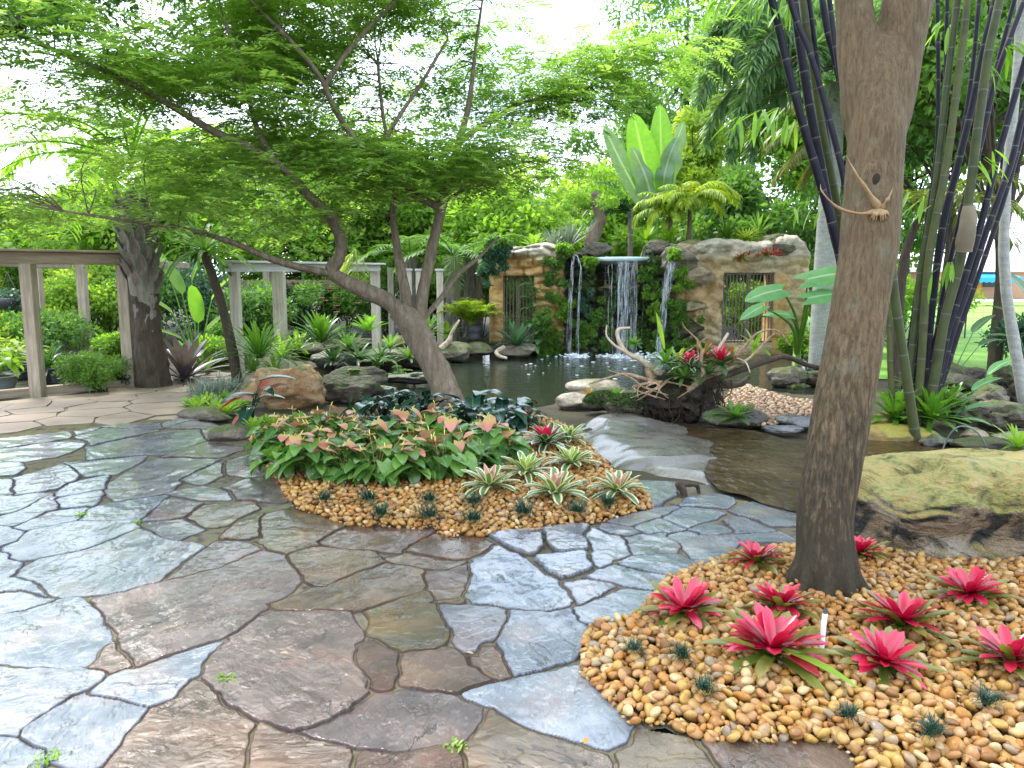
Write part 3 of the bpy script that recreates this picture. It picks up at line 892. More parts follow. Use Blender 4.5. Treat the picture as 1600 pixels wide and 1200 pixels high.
def stone_mesh(mb, w, rnd, tone, top, thick=.035, rough=.009, tilt=.006, grow=0.0):
    "w: polygon in world xy"
    w = np.asarray(w, float)
    area = .5 * np.sum(w[:, 0] * np.roll(w[:, 1], -1) - np.roll(w[:, 0], -1) * w[:, 1])
    if area < 0:
        w = w[::-1]
    pts = []
    n = len(w)
    for k in range(n):
        a, b = w[k], w[(k + 1) % n]
        L = np.linalg.norm(b - a)
        m = max(2, int(L / .045))
        t = np.arange(m)[:, None] / m
        e = a + (b - a) * t
        nr = np.array([b[1] - a[1], a[0] - b[0]]) / (L + 1e-9)
        amp = rough * fbm(np.column_stack([e * 7, np.full(m, rnd * 99)]), 3, 7)
        bow = np.sin(np.pi * t[:, 0]) * .02 * L * math.sin(rnd * 50 + k * 2.1)
        pts.append(e + nr * (amp + bow)[:, None])
    w = np.concatenate(pts)
    n = len(w)
    tg = np.roll(w, -1, 0) - np.roll(w, 1, 0)
    nr = np.stack([tg[:, 1], -tg[:, 0]], 1)
    nr /= np.linalg.norm(nr, axis=1)[:, None] + 1e-9
    c = w.mean(0)
    tx, ty = rs.normal(size=2) * tilt
    zt = lambda q: top + tx * (q[:, 0] - c[0]) + ty * (q[:, 1] - c[1]) + .0035 * fbm(np.column_stack([q * 3.0, np.full(len(q), rnd * 31)]), 3, 3)
    w = w + nr * grow
    r0 = w + nr * .002
    r1 = w - nr * .001
    r2 = w - nr * .005
    r3 = w - nr * .014
    rings = [np.column_stack([r0, np.full(n, top - thick)]), np.column_stack([r1, zt(r1) - .005]), np.column_stack([r2, zt(r2) - .0006]), np.column_stack([r3, zt(r3)])]
    for s in (.86, .66, .4, .16):
        q = c + (r3 - c) * s
        rings.append(np.column_stack([q, zt(q)]))
    V = np.concatenate(rings + [np.array([[c[0], c[1], zt(c[None])[0]]])])
    F = []
    for k in range(len(rings) - 1):
        a = k * n + np.arange(n); b = k * n + (np.arange(n) + 1) % n
        F.append(np.stack([a, b, b + n, a + n], -1))
    wv = np.zeros(len(V)); wv[:n] = 1; wv[n:2 * n] = 1.0; wv[2 * n:3 * n] = .55
    base = mb.n
    mb.add(V, np.concatenate(F), rnd, tone, wv)
    a = base + (len(rings) - 1) * n + np.arange(n)
    mb.addfaces(np.stack([a, np.roll(a, -1), np.full(n, base + len(V) - 1)], -1))
ts = {'x': (.1, .3), 'g': (0, .22), 'm': (.18, .45), 'p': (.4, .58), 'o': (.62, 1.0)}
# one continuous paving surface: stones rise a little above mortar joints
NR, NC = 640, 1060
ry = np.geomspace(2.05, 9.1, NR)
cu = np.linspace(-.80, .62, NC)
PX = cu[None, :] * (ry[:, None] + .35); PY = np.repeat(ry[:, None], NC, 1)
q = np.stack([PX, PY, 0 * PX], -1)
WX = PX + .020 * fbm(q * 4.5, 3, 70) + .006 * vnoise(q * 26, 72); WY = PY + .020 * fbm(q * 4.5, 3, 71) + .006 * vnoise(q * 26, 73)
d1 = np.full(PX.shape, 9.0); d2 = np.full(PX.shape, 9.0)
ID = np.zeros(PX.shape, int)
info = []
for key, lst in STONES.items():
    for k, poly in enumerate(lst):
        w = np.array([P(x, y)[:2] for x, y in poly])
        c = w.mean(0)
        t0, t1 = ts[key]
        raised = key == 'g' and k in (0, 14, 16, 20)
        info.append((rs.rand(), rs.uniform(t0, t1), rs.uniform(.022, .030) if raised else rs.uniform(.001, .007), c[0], c[1], rs.normal() * .006, rs.normal() * .006))
        lo, hi = w.min(0) - .25, w.max(0) + .25
        r0, r1 = np.searchsorted(ry, [lo[1], hi[1]])
        if r1 <= r0: continue
        u0 = min(lo[0] / (ry[r0] + .35), lo[0] / (ry[min(r1, NR - 1)] + .35)); u1 = max(hi[0] / (ry[r0] + .35), hi[0] / (ry[min(r1, NR - 1)] + .35))
        c0, c1 = np.searchsorted(cu, [u0, u1])
        if c1 <= c0: continue
        sl = (slice(r0, r1), slice(c0, c1))
        dd = sdist(w, WX[sl], WY[sl])
        a, b = d1[sl], d2[sl]
        closer = dd < a
        b[...] = np.where(closer, a, np.minimum(b, dd))
        ID[sl] = np.where(closer, len(info) - 1, ID[sl])
        a[...] = np.minimum(a, dd)
info = np.array(info)
I = info[ID]
gap = (d2 - d1) - (.0015 + (.010 + .0022 * PY) * np.clip(.45 + 1.0 * vnoise(q * 1.9, 80), 0, 1) ** 1.3)
edge = np.minimum(gap, .045 + .012 * vnoise(q * 5, 81) - d1)
m = np.clip(edge / (.003 + .0006 * PY), 0, 1)
top = I[..., 2] + I[..., 5] * (PX - I[..., 3]) + I[..., 6] * (PY - I[..., 4])
ang = I[..., 0] * 6.28
gx_ = PX * np.cos(ang) + PY * np.sin(ang); gy_ = -PX * np.sin(ang) + PY * np.cos(ang)
cl = fbm(np.stack([gx_ * 5, gy_ * 8, I[..., 0] * 90], -1), 4, 82)
step_ = np.floor(cl * 2.5 + .5 * vnoise(q * 3, 83)) * .0013
rel = .0013 * cl + step_ + .0035 * fbm(np.stack([PX * 2.2, PY * 2.2, I[..., 0] * 50], -1), 3, 84)
mort = -.007 + .0035 * fbm(q * 22, 3, 85) + .003 * vnoise(q * 3, 86)
PZ = mort + (top + rel - mort) * m
infoot = sdist(np.array([P(*z)[:2] for z in [(-700, 1260), (-700, 668), (0, 668), (140, 657), (285, 650), (345, 668), (384, 683), (402, 708), (440, 768), (458, 797), (545, 824), (678, 830), (748, 842), (800, 834), (930, 821), (1025, 796), (1000, 757), (1000, 752), (1062, 752), (1085, 765), (1150, 780), (1245, 800), (1300, 800), (1300, 856), (1240, 860), (1150, 868), (1095, 888), (1040, 907), (1005, 950), (985, 968), (920, 982), (905, 1040), (988, 1142), (1085, 1162), (1300, 1166), (1330, 1192), (1370, 1270)]]), PX, PY)
ok = infoot < .03
i = np.arange(NR - 1)[:, None] * NC; j = np.arange(NC - 1)[None]
F = np.stack([i + j, i + j + 1, i + j + 1 + NC, i + j + NC], -1)[ok[:-1, :-1] & ok[1:, :-1] & ok[1:, 1:] & ok[:-1, 1:]]
used, inv = np.unique(F, return_inverse=True)
mb = MB()
mb.add(np.stack([PX, PY, PZ], -1).reshape(-1, 3)[used], inv.reshape(-1, 4), I[..., 0].ravel()[used], I[..., 1].ravel()[used], 1 - np.clip(edge / (.009 + .0032 * PY), 0, 1).ravel()[used])
structure(mb.build('flagstone_path', M_FLAG))
# joints and bedding below the stones
sheet('path_bedding', [P(*q)[:2] for q in [(-500, 1260), (-500, 670), (0, 672), (140, 655), (262, 640), (330, 655), (400, 690), (480, 800), (800, 836), (1000, 790), (1000, 750), (1120, 752), (1260, 790), (1260, 850), (1000, 925), (900, 1000), (1000, 1150), (1350, 1160), (1400, 1260)]], -.03, M_JOINT)
# dry sandy path further left, fan of random flags
def voronoi_cells(seeds, bound):
    "clipped half-plane Voronoi, small n"
    out = []
    for i, s in enumerate(seeds):
        poly = [np.array(q, float) for q in bound]
        d = np.linalg.norm(seeds - s, axis=1)
        for j in np.argsort(d)[1:16]:
            m = (s + seeds[j]) / 2; nrm = seeds[j] - s
            new = []
            for k in range(len(poly)):
                a, b = poly[k], poly[(k + 1) % len(poly)]
                da, db = np.dot(a - m, nrm), np.dot(b - m, nrm)
                if da <= 0:
                    new.append(a)
                if (da < 0) != (db < 0) and da != db:
                    new.append(a + (b - a) * da / (da - db))
            poly = new
            if len(poly) < 3:
                break
        if len(poly) >= 3:
            out.append(np.array(poly))
    return out
DRY = np.array([P(*q)[:2] for q in [(-420, 705), (-420, 650), (0, 626), (90, 617), (205, 608), (262, 588), (345, 580), (380, 585), (330, 610), (270, 628), (285, 655), (140, 665), (0, 690)]])
sheet('dry_path', DRY, -.012, M_DRYFLAG)
lo, hi = DRY.min(0), DRY.max(0)
sd_ = []
r2 = np.random.RandomState(11)
while len(sd_) < 130:
    q = lo + r2.rand(2) * (hi - lo)
    if sdist(DRY, np.array([q[0]]), np.array([q[1]]))[0] < -.05 and all(np.linalg.norm(q - s) > .42 for s in sd_[-400:]):
        sd_.append(q)
    elif r2.rand() < .002:
        break
sd_ = np.array(sd_)
mb = MB()
for cell in voronoi_cells(sd_, [(lo[0], lo[1]), (hi[0], lo[1]), (hi[0], hi[1]), (lo[0], hi[1])]):
    c = cell.mean(0)
    if np.any(sdist(DRY, cell[:, 0], cell[:, 1]) > .8):
        continue
    w = c + (cell - c) * (1 - .010 / max(.1, np.linalg.norm(cell - c, axis=1).mean()))
    stone_mesh(mb, w, r2.rand(), r2.rand(), r2.uniform(.0, .004), .03, .012, .003)
structure(mb.build('dry_flagstone_path', M_DRYFLAG))
# gravel beds: dark grit sheet under the pebbles
BED_MID = np.array([P(*q)[:2] for q in [(383, 682), (402, 708), (440, 768), (458, 797), (545, 824), (678, 830), (690, 842), (748, 842), (800, 832), (930, 820), (1025, 794), (1000, 757), (962, 738), (930, 705), (893, 668), (830, 648), (700, 652), (560, 655), (440, 655)]])
BED_R = np.array([P(*q)[:2] for q in [(903, 1050), (908, 1010), (920, 980), (985, 966), (1005, 948), (1020, 926), (1040, 905), (1095, 885), (1150, 866), (1240, 856), (1350, 838), (1700, 870), (2000, 900), (2000, 1240), (1345, 1225), (1330, 1190), (1300, 1165), (1100, 1162), (1085, 1160), (1040, 1134), (988, 1140)]])
sheet('bed_grit', BED_MID, -.009, M_JOINT)
sheet('bed_grit', BED_R, -.009, M_JOINT)
# flat wet rock (heightfield slab) beside the stream
FLAT = np.array([P(*q)[:2] for q in [(915, 652), (945, 643), (1000, 648), (1060, 660), (1110, 664), (1180, 672), (1230, 700), (1235, 745), (1190, 775), (1130, 766), (1085, 752), (1060, 745), (1010, 738), (965, 722), (935, 705), (905, 672)]])
lo, hi = FLAT.min(0) - .1, FLAT.max(0) + .1
X, Y = np.meshgrid(np.arange(lo[0], hi[0], .03), np.arange(lo[1], hi[1], .03))
s = sdist(FLAT, X, Y)
q = np.stack([X, Y * 1.3, 0 * X], -1)
ex = np.clip(.22 * fbm(q * 1.4, 4, 77) + (X - P(1060, 700)[0]) / (P(1150, 700)[0] - P(1060, 700)[0]), 0, 1)
Z = .050 + .012 * fbm(q * 1.3, 3, 8) + .004 * fbm(q * 6, 3, 9) - .066 * ex * ex * (3 - 2 * ex)
Z = np.where(s > -.28, Z - .13 * np.clip((s + .28 + .1 * vnoise(q * 3, 4)) / .28, 0, 1.6) ** 1.6, Z)
step = np.clip((P(1000, 722)[1] - Y + .12 * vnoise(q * 2.2, 5)) / .10, 0, 1)
Z -= .05 * step
ny, nx = X.shape
i = np.arange(ny - 1)[:, None] * nx; j = np.arange(nx - 1)[None]
F = np.stack([i + j, i + j + 1, i + j + 1 + nx, i + j + nx], -1).reshape(-1, 4)
mb = MB(); mb.add(np.stack([X, Y, Z], -1).reshape(-1, 3), F)
c0 = [FLAT[:, 0].mean(), FLAT[:, 1].mean(), 0]
tag(mb.build('flat_rock', M_FLATROCK, loc=c0), 'broad flat wet rock slab between the striped bromeliads and the brown stream', 'rock')
sw = []
for k in range(len(STREAM)):
    a, b = STREAM[k, :2], STREAM[(k + 1) % len(STREAM), :2]
    t = np.linspace(0, 1, 14)[:-1, None]
    e = a + (b - a) * t
    sw.append(e + .07 * np.stack([vnoise(np.column_stack([e * 3, 0 * t]), 3), vnoise(np.column_stack([e * 3, 0 * t]), 4)], -1))
st = sheet('stream_water', np.concatenate(sw), .016, M_STREAM)
# ------------------------------------------------------------------ pebbles
def dart(poly, rmin, rmax, n, rs, power=2.5, dens=None):
    lo, hi = poly.min(0), poly.max(0)
    cell = rmax * 2
    grid = {}
    out = []
    cand = lo + rs.rand(n, 2) * (hi - lo)
    sdv = sdist(poly, cand[:, 0], cand[:, 1])
    rad = rmin + (rmax - rmin) * rs.rand(n) ** power
    rad = np.sort(rad)[::-1]
    for (x, y), r, s in zip(cand, rad, sdv):
        if s > -r * .7:
            continue
        kx, ky = int(x / cell), int(y / cell)
        ok = True
        for a in (-1, 0, 1):
            for b in (-1, 0, 1):
                for (px, py, pr) in grid.get((kx + a, ky + b), ()):
                    if (px - x) ** 2 + (py - y) ** 2 < ((pr + r) * .80) ** 2:
                        ok = False; break
                if not ok: break
            if not ok: break
        if ok:
            grid.setdefault((kx, ky), []).append((x, y, r))
            out.append((x, y, r))
    return np.array(out)
def pebble_mesh(rs, sub=2):
    v, f = ico(sub)
    v = v.copy()
    for k in range(3):
        n = unit(1, rs)[0]
        v = v - .7 * np.maximum(0, v @ n - rs.uniform(.6, .85))[:, None] * n
    v = v * (1 + .10 * fbm(v * 1.3 + rs.rand(3) * 40, 2, 1))[:, None]
    return v * np.array([1.18, .92, .62]), f
PEBV = [pebble_mesh(np.random.RandomState(100 + k)) for k in range(10)]
PEBV1 = [pebble_mesh(np.random.RandomState(100 + k), 1) for k in range(10)]
def rotm(rs, tilt=.5):
    a = rs.rand() * 6.283
    t = rs.normal() * tilt; s = rs.normal() * tilt
    ca, sa = math.cos(a), math.sin(a)
    R = np.array([[ca, -sa, 0], [sa, ca, 0], [0, 0, 1]])
    Rx = np.array([[1, 0, 0], [0, math.cos(t), -math.sin(t)], [0, math.sin(t), math.cos(t)]])
    Ry = np.array([[math.cos(s), 0, math.sin(s)], [0, 1, 0], [-math.sin(s), 0, math.cos(s)]])
    return R @ Rx @ Ry
def gravel(name, poly, rmin, rmax, n, seed, mat, z=0.0, layers=2, singles=0, far=False, mound=.022):
    rs = np.random.RandomState(seed)
    mb = MB()
    keep = []
    for ly in range(layers):
        pk = dart(poly, rmin, rmax if ly == 0 else rmax * .75, n, rs)
        for x, y, r in pk:
            s = -sdist(poly, np.array([x]), np.array([y]))[0]
            zz = z + r * .35 + ly * r * .9 + mound * min(1, s / .25)
            kd = rs.randint(10)
            lib = PEBV1 if far else PEBV
            R = rotm(rs, .35 + .3 * ly)
            col = rs.rand()
            if ly == layers - 1 or layers == 1:
                keep.append((r, x, y, zz, kd, R, col))
            else:
                v, f = lib[kd]
                mb.add((v * r) @ R.T + [x, y, zz], f, col)
    def seen(k):
        return k[0] / max(1.5, math.hypot(k[1], k[2]))
    keep.sort(key=seen, reverse=True)
    for k in keep[singles:]:
        r, x, y, zz, kd, R, col = k
        v, f = (PEBV1 if far else PEBV)[kd]
        mb.add((v * r) @ R.T + [x, y, zz], f, col)
    stuff(mb.build(name, mat))
    return keep[:singles]
big = gravel('pebbles', BED_R, .009, .036, 42000, 21, M_PEB, 0.0, 2, 290)
gravel('pebbles', BED_MID, .012, .040, 28000, 22, M_PEB, 0.0, 2, 0, True)
PEBTONE = [('amber', .12), ('brown', .02), ('golden', .44), ('pinkish tan', .74), ('cream white', .84), ('grey', .99), ('tan', .28)]
PEBMESH = {}
def single_pebbles(lst, where, grp):
    rs = np.random.RandomState(77)
    for (r, x, y, zz, kd, R, col) in lst:
        k = int(np.argmin([abs(col - t) for _, t in PEBTONE]))
        key = (kd, k)
        if key not in PEBMESH:
            mb = MB(); v, f = PEBV[kd]
            mb.add(v, f, PEBTONE[k][1] + rs.uniform(-.02, .02))
            o = mb.build('pebble', M_PEB, world=False)
            PEBMESH[key] = o
        else:
            o = PEBMESH[key].copy(); COL.objects.link(o)
        o.location = (x, y, zz)
        from mathutils import Matrix
        o.rotation_euler = Matrix(R.tolist()).to_euler()
        o.scale = (r, r, r)
        nm = PEBTONE[k][0]
        tag(o, f'smooth {nm} river pebble on top of {where}', 'pebble', f'{nm} pebbles on {grp}')
single_pebbles(big, 'the gravel around the leaning forked trunk', 'the near gravel bed')
FARBED = np.array([P(*q)[:2] for q in [(1122, 648), (1140, 612), (1175, 608), (1240, 628), (1290, 632), (1290, 655), (1230, 658), (1205, 672), (1170, 668)]])
gravel('pebbles', FARBED, .016, .042, 12000, 24, M_PEBPINK, 0.03, 1, 0, True, .02)
sheet('bed_grit', FARBED, .03, M_JOINT)
# ------------------------------------------------------------------ rock waterfall wall
YW = 18.3
def wx(px): return PD(px, 480, YW)[0]
def wz(py): return PD(1000, py, YW)[2]
def interp(x, xs, ys): return np.interp(x, xs, ys)
top_px = [764, 772, 790, 820, 850, 880, 892, 905, 925, 938, 945, 1005, 1012, 1030, 1060, 1085, 1100, 1140, 1180, 1205, 1225, 1245, 1258, 1268]
top_py = [424, 404, 390, 384, 381, 384, 392, 394, 384, 390, 406, 406, 384, 376, 381, 378, 374, 374, 378, 370, 364, 370, 386, 420]
xs = np.arange(wx(764), wx(1268), .03)
Z0 = -.45
zd_l, zd_r = wz(430), wz(426)
ZM = 1.86
rows_lo = np.arange(Z0, ZM - .001, .035)
nup = 22
wall = thing('rock_waterfall_wall', 'sculpted tan rock wall with two barred doorways and wet mossy middle behind the pond', 'rock wall', (wx(1015), YW, -.15))
topz = interp(xs, [wx(p) for p in top_px], [wz(p) for p in top_py]) + .04 * fbm(np.stack([xs * 4, 0 * xs, 0 * xs], -1), 3, 2)
topz = np.maximum(topz, ZM + .12)
ZZ = np.concatenate([np.repeat(rows_lo[:, None], len(xs), 1), ZM + (topz - ZM)[None] * np.linspace(0, 1, nup)[:, None]])
XX = np.repeat(xs[None], len(ZZ), 0)
ss = lambda a, b, x: np.clip((x - a) / (b - a), 0, 1) ** 2 * (3 - 2 * np.clip((x - a) / (b - a), 0, 1))
rec = ss(wx(868), wx(892), XX) * (1 - ss(wx(1035), wx(1085), XX))
deep = ss(wx(930), wx(942), XX) * (1 - ss(wx(1010), wx(1022), XX))
p3 = np.stack([XX, 0 * XX, ZZ], -1)
lay = ZZ / .19 + .9 * vnoise(p3 * [.9, 1, .6], 4) + .35 * vnoise(p3 * [3, 1, .8], 6)
li = np.floor(lay); fr = lay - li
blk = XX * 2.2 + li * 1.37 + .4 * vnoise(p3 * 2, 9)
bi = np.floor(blk); bf = blk - bi
rnd_ = _h(bi.astype(int), li.astype(int), 0 * bi.astype(int), 3)
bul = (1 - (2 * fr - 1) ** 4) * (1 - np.abs(2 * bf - 1) ** 8) * (.35 + .65 * rnd_)
strat = 1 - ss(wx(1060), wx(1100), XX) * .75
disp = .26 * bul * strat + .14 * fbm(p3 * 1.1, 4, 12) + .05 * fbm(p3 * 5, 3, 14)
capb = ss(wz(420), wz(398), ZZ)
disp += .22 * capb * (.6 + .5 * vnoise(p3 * [1.6, 1, 1.2], 21)) * (1 - deep)
disp -= .40 * rec * (1 - .45 * ss(wz(470), wz(540), ZZ)) + .45 * deep * (1 - ss(wz(412), wz(404), ZZ)) * (1 - .7 * ss(wz(440), wz(540), ZZ))
disp += .35 * ss(.4, -.3, ZZ) * rec
# smooth plaster pillars round the doors
def pil(a, b): return ss(wx(a - 6), wx(a), XX) * (1 - ss(wx(b), wx(b + 6), XX))
pl = np.maximum(pil(764, 784), pil(1208, 1226)) * ss(wz(420), wz(440), ZZ)
disp = disp * (1 - .8 * pl) + .05 * pl
edge = np.minimum((XX - xs[0]) / .2, (xs[-1] - XX) / .25)
disp -= .3 * np.clip(1 - edge, 0, 1) ** 2
topr = np.clip((ZZ - topz[None] + .14) / .14, 0, 1)
disp -= .25 * topr ** 2
YY = YW - disp
ny, nx = XX.shape
def door(pa, pb, zt):
    a = np.argmin(abs(xs - wx(pa))); b = np.argmin(abs(xs - wx(pb))); r = np.argmin(abs(rows_lo - zt))
    r0 = np.argmin(abs(rows_lo - .12))
    return a, b, r0, r
D1 = door(785, 834, zd_l); D2 = door(1128, 1209, zd_r)
keep = np.ones((ny - 1, nx - 1), bool)
for a, b, r0, r in (D1, D2):
    keep[r0:r, a:b] = False
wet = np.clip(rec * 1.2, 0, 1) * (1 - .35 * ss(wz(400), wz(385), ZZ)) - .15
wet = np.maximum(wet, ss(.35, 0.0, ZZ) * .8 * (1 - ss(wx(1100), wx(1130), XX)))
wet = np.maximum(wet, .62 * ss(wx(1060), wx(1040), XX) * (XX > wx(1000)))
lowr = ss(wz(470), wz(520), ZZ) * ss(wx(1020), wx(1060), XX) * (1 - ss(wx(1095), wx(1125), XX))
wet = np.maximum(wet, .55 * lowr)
gry = np.clip(ss(wz(408), wz(388), ZZ) * 1.0 + .45 * ss(wx(1000), wx(1010), XX) * ss(wz(440), wz(400), ZZ) * vnoise(p3 * 1.5, 5), 0, 1)
org = np.clip(.5 + .5 * vnoise(p3 * 1.3, 33) - gry + pl * .9 + .35 * (XX < wx(880)), 0, 1)
mb = MB()
i = np.arange(ny - 1)[:, None] * nx; j = np.arange(nx - 1)[None]
q = np.stack([i + j, i + j + 1, i + j + 1 + nx, i + j + nx], -1)[keep]
mb.add(np.stack([XX, YY, ZZ], -1).reshape(-1, 3), q, gry.ravel(), wet.ravel(), org.ravel())
# back face and rims
back = np.stack([XX, np.full_like(XX, YW + .75), ZZ], -1).reshape(-1, 3)
N0 = nx * ny
mb.add(back, q[:, ::-1], gry.ravel(), 0.0, org.ravel())
def rim(ids):
    ids = np.asarray(ids)
    a, b = ids[:-1], ids[1:]
    mb.addfaces(np.stack([b, a, a + N0, b + N0], -1))
idx = np.arange(N0).reshape(ny, nx)
rim(idx[-1, ::-1]); rim(idx[::-1, 0][::-1][::-1]); rim(idx[:, -1])
for a, b, r0, r in (D1, D2):
    rim(idx[r0:r + 1, a]); rim(idx[r, a:b + 1]); rim(idx[r0:r + 1, b][::-1]); rim(idx[r0, a:b + 1][::-1])
body = mb.build('wall_body', M_WALL, wall)
def gate(D, label, ndiv):
    a, b, r0, r = D
    x0, x1, z0, z1 = xs[a] + .01, xs[b] - .01, rows_lo[r0], rows_lo[r]
    mb = MB()
    y = YW + .02
    k = int((x1 - x0) / .075)
    for t in range(k + 1):
        x = x0 + (x1 - x0) * t / k
        tube(mb, [[x, y, z0], [x, y, z1]], .013, 6, .3)
    for z in (z0 + .03, z0 + .62, z1 - .03):
        tube(mb, [[x0, y + .015, z], [x1, y + .015, z]], .02, 6, .3)
    for x in (x0 + .012, x1 - .012, (x0 + x1) / 2):
        tube(mb, [[x, y + .012, z0], [x, y + .012, z1]], .022, 6, .3)
    o = mb.build('gate', M_GATE, wall)
    o['label'] = label
gate(D1, 'barred gate in the narrow doorway beside the orange pillar', 2)
gate(D2, 'tall barred gate in the wide doorway', 2)
# jutting ledge that carries the middle fall
mb = MB()
lx0, lx1 = wx(927), wx(1014)
LW = lx1 - lx0
th = np.linspace(0, 2 * math.pi, 49)[:-1]
def disc(mb, z0, z1, k, wetv):
    c = np.array([(lx0 + lx1) / 2, YW + .05])
    rr = 1 + .06 * fbm(np.column_stack([np.cos(th) * 1.5, np.sin(th) * 1.5, 0 * th]), 3, 41)
    ring = np.column_stack([c[0] + np.cos(th) * LW / 2 * rr * k, c[1] + np.sin(th) * .62 * rr * k])
    V = np.vstack([np.column_stack([ring * 1.0, np.full(48, z0)]), np.column_stack([ring, np.full(48, z0 + (z1 - z0) * .7)]),
                   np.column_stack([c + (ring - c) * .97, np.full(48, z1)]), [[c[0], c[1], z1]], [[c[0], c[1], z0]]])
    a = np.arange(48); b = (a + 1) % 48
    F = np.vstack([np.stack([a, b, b + 48, a + 48], -1), np.stack([a + 48, b + 48, b + 96, a + 96], -1)])
    base = mb.n
    mb.add(V, F, 0, wetv, 0)
    mb.addfaces(np.stack([a + 96, b + 96, np.full(48, 144)], -1) + base)
    mb.addfaces(np.stack([b, a, np.full(48, 145)], -1) + base)
disc(mb, wz(414), wz(408), 1.0, 1)
mb.build('ledge', M_R_DARK, wall)
mb = MB(); disc(mb, wz(408) - .01, wz(402), 1.03, 1)
mb.build('water_sheet', M_WETLIP, wall)
# ------------------------------------------------------------------ waterfalls
def strand(mb, pts, r, rs, n=26):
    p = spline(pts, n)
    t = np.linspace(0, 1, n)
    p[:, 0] += .012 * np.sin(t * 23 + rs.rand() * 9) * t + .014 * fbm(np.column_stack([t * 9, np.full(n, rs.rand() * 50), 0 * t]), 2, 3)
    rr = r * (1.15 - .5 * t) * (1 + .5 * vnoise(np.column_stack([t * 14, np.full(n, rs.rand() * 50), 0 * t]), 5))
    tube(mb, p, np.maximum(rr, .002), 5, cap=False)
def veil(mb, pts, w, rs, n=40, m=9):
    "thin curved sheet of falling water"
    p = spline(pts, n)
    u = np.linspace(-.5, .5, m)
    V = p[:, None, :] + np.stack([u * w, -.03 * np.cos(u * 3.1) + .012 * rs.normal(size=m), 0 * u], -1)[None]
    V[..., 0] += .012 * fbm(V * [6, 1, 3], 2, 5)
    i = np.arange(n - 1)[:, None] * m; j = np.arange(m - 1)[None]
    mb.add(V.reshape(-1, 3), np.stack([i + j, i + j + 1, i + m + j + 1, i + m + j], -1).reshape(-1, 4))
def splash(parent, x0, x1, y0, seed, n=240):
    rs = np.random.RandomState(seed)
    v, f = ico(1)
    mb = MB()
    for k in range(n):
        r = rs.uniform(.008, .03)
        a = rs.normal() * .5
        p = [rs.uniform(x0, x1) + rs.normal() * .1, y0 - abs(rs.normal()) * .28 + .1, -.15 + abs(rs.normal()) * .045 * math.exp(-a * a)]
        mb.add(v * [r * 1.6, r * 1.6, r * .6] + p, f)
    for k in range(10):
        t = rs.rand(18) * 6.28
        c = np.array([rs.uniform(x0, x1), y0 - abs(rs.normal()) * .35, -.143])
        rr = rs.uniform(.04, .14)
        for tt in t:
            r = rs.uniform(.006, .02)
            mb.add(v * [r * 2, r * 2, r * .5] + c + [math.cos(tt) * rr, math.sin(tt) * rr * .6, 0], f)
    mb.build('splash', M_FOAM, parent)
rs = np.random.RandomState(31)
yl = YW - .48
t1 = thing('waterfall', 'narrow twin-stream waterfall dropping from the wall nearest the narrow gate', 'waterfall', (wx(897), yl, -.15), 0, 'waterfalls on the rock wall')
mb = MB()
for k in range(9):
    px = 891 + 14 * (k % 2) + rs.normal() * 1.3
    strand(mb, [[wx(896 + rs.normal() * 2), yl + .25, wz(398)], [wx((px + 896) / 2), yl + .05, wz(403)], [wx(px), yl, wz(425)], [wx(px - 3 + rs.normal() * 2), yl - .03, wz(480)], [wx(px - 2 + rs.normal() * 4), yl - .04, -.15]], rs.uniform(.004, .013), rs)
veil(mb, [[wx(893), yl + .05, wz(404)], [wx(891), yl, wz(425)], [wx(889), yl, wz(480)], [wx(889), yl, -.15]], .08, rs)
veil(mb, [[wx(899), yl + .05, wz(404)], [wx(904), yl, wz(425)], [wx(901), yl, wz(480)], [wx(900), yl, -.15]], .06, rs)
mb.build('stream', M_FALL, t1)
splash(t1, wx(884), wx(908), yl - .05, 5, 110)
t2 = thing('waterfall', 'widest waterfall falling as many threads from the round ledge', 'waterfall', (wx(975), YW - .6, -.15), 0, 'waterfalls on the rock wall')
mb = MB()
for k in range(34):
    u = np.clip(rs.normal() * .22 + .5, .05, .97) if k < 26 else rs.uniform(.08, .98)
    px = 934 + 76 * u
    yf = YW + .05 - .62 * math.sqrt(max(0, 1 - (2 * u - 1) ** 2)) - .02
    xx = wx(px)
    strand(mb, [[xx, yf + .12, wz(404)], [xx, yf, wz(408)], [xx + rs.normal() * .01, yf - .03, wz(440)], [xx + rs.normal() * .03, yf - .04, -.15]], rs.choice([.003, .005, .009, .014]), rs)
for a_, w_ in ((.45, .26), (.66, .16)):
    xx = wx(934 + 76 * a_)
    veil(mb, [[xx, YW - .56, wz(408)], [xx, YW - .58, wz(440)], [xx, YW - .6, wz(500)], [xx, YW - .6, -.15]], w_, rs)
mb.build('stream', M_FALL, t2)
splash(t2, wx(935), wx(1008), YW - .62, 6, 170)
t3 = thing('waterfall', 'waterfall sliding over the rounded rock shoulder next to the wide gate', 'waterfall', (wx(1030), YW - .5, -.15), 0, 'waterfalls on the rock wall')
mb = MB()
for k in range(15):
    o = rs.normal() * 2.6
    strand(mb, [[wx(1050 + o), YW - .36, wz(394)], [wx(1043 + o), YW - .62, wz(400)], [wx(1037 + o * 1.3), YW - .66, wz(420)], [wx(1032 + o * 1.2), YW - .68, wz(450)], [wx(1025 + o), YW - .72, wz(500)], [wx(1021 + o), YW - .74, -.15]], rs.uniform(.004, .017), rs)
for dy in (0, -.05):
    veil(mb, [[wx(1049), YW - .36 + dy, wz(394)], [wx(1042), YW - .6 + dy, wz(402)], [wx(1036), YW - .66 + dy, wz(425)], [wx(1030), YW - .68 + dy, wz(460)], [wx(1023), YW - .70 + dy, -.15]], .13, rs)
mb.build('stream', M_FALL, t3)
splash(t3, wx(1014), wx(1030), YW - .64, 7, 50)
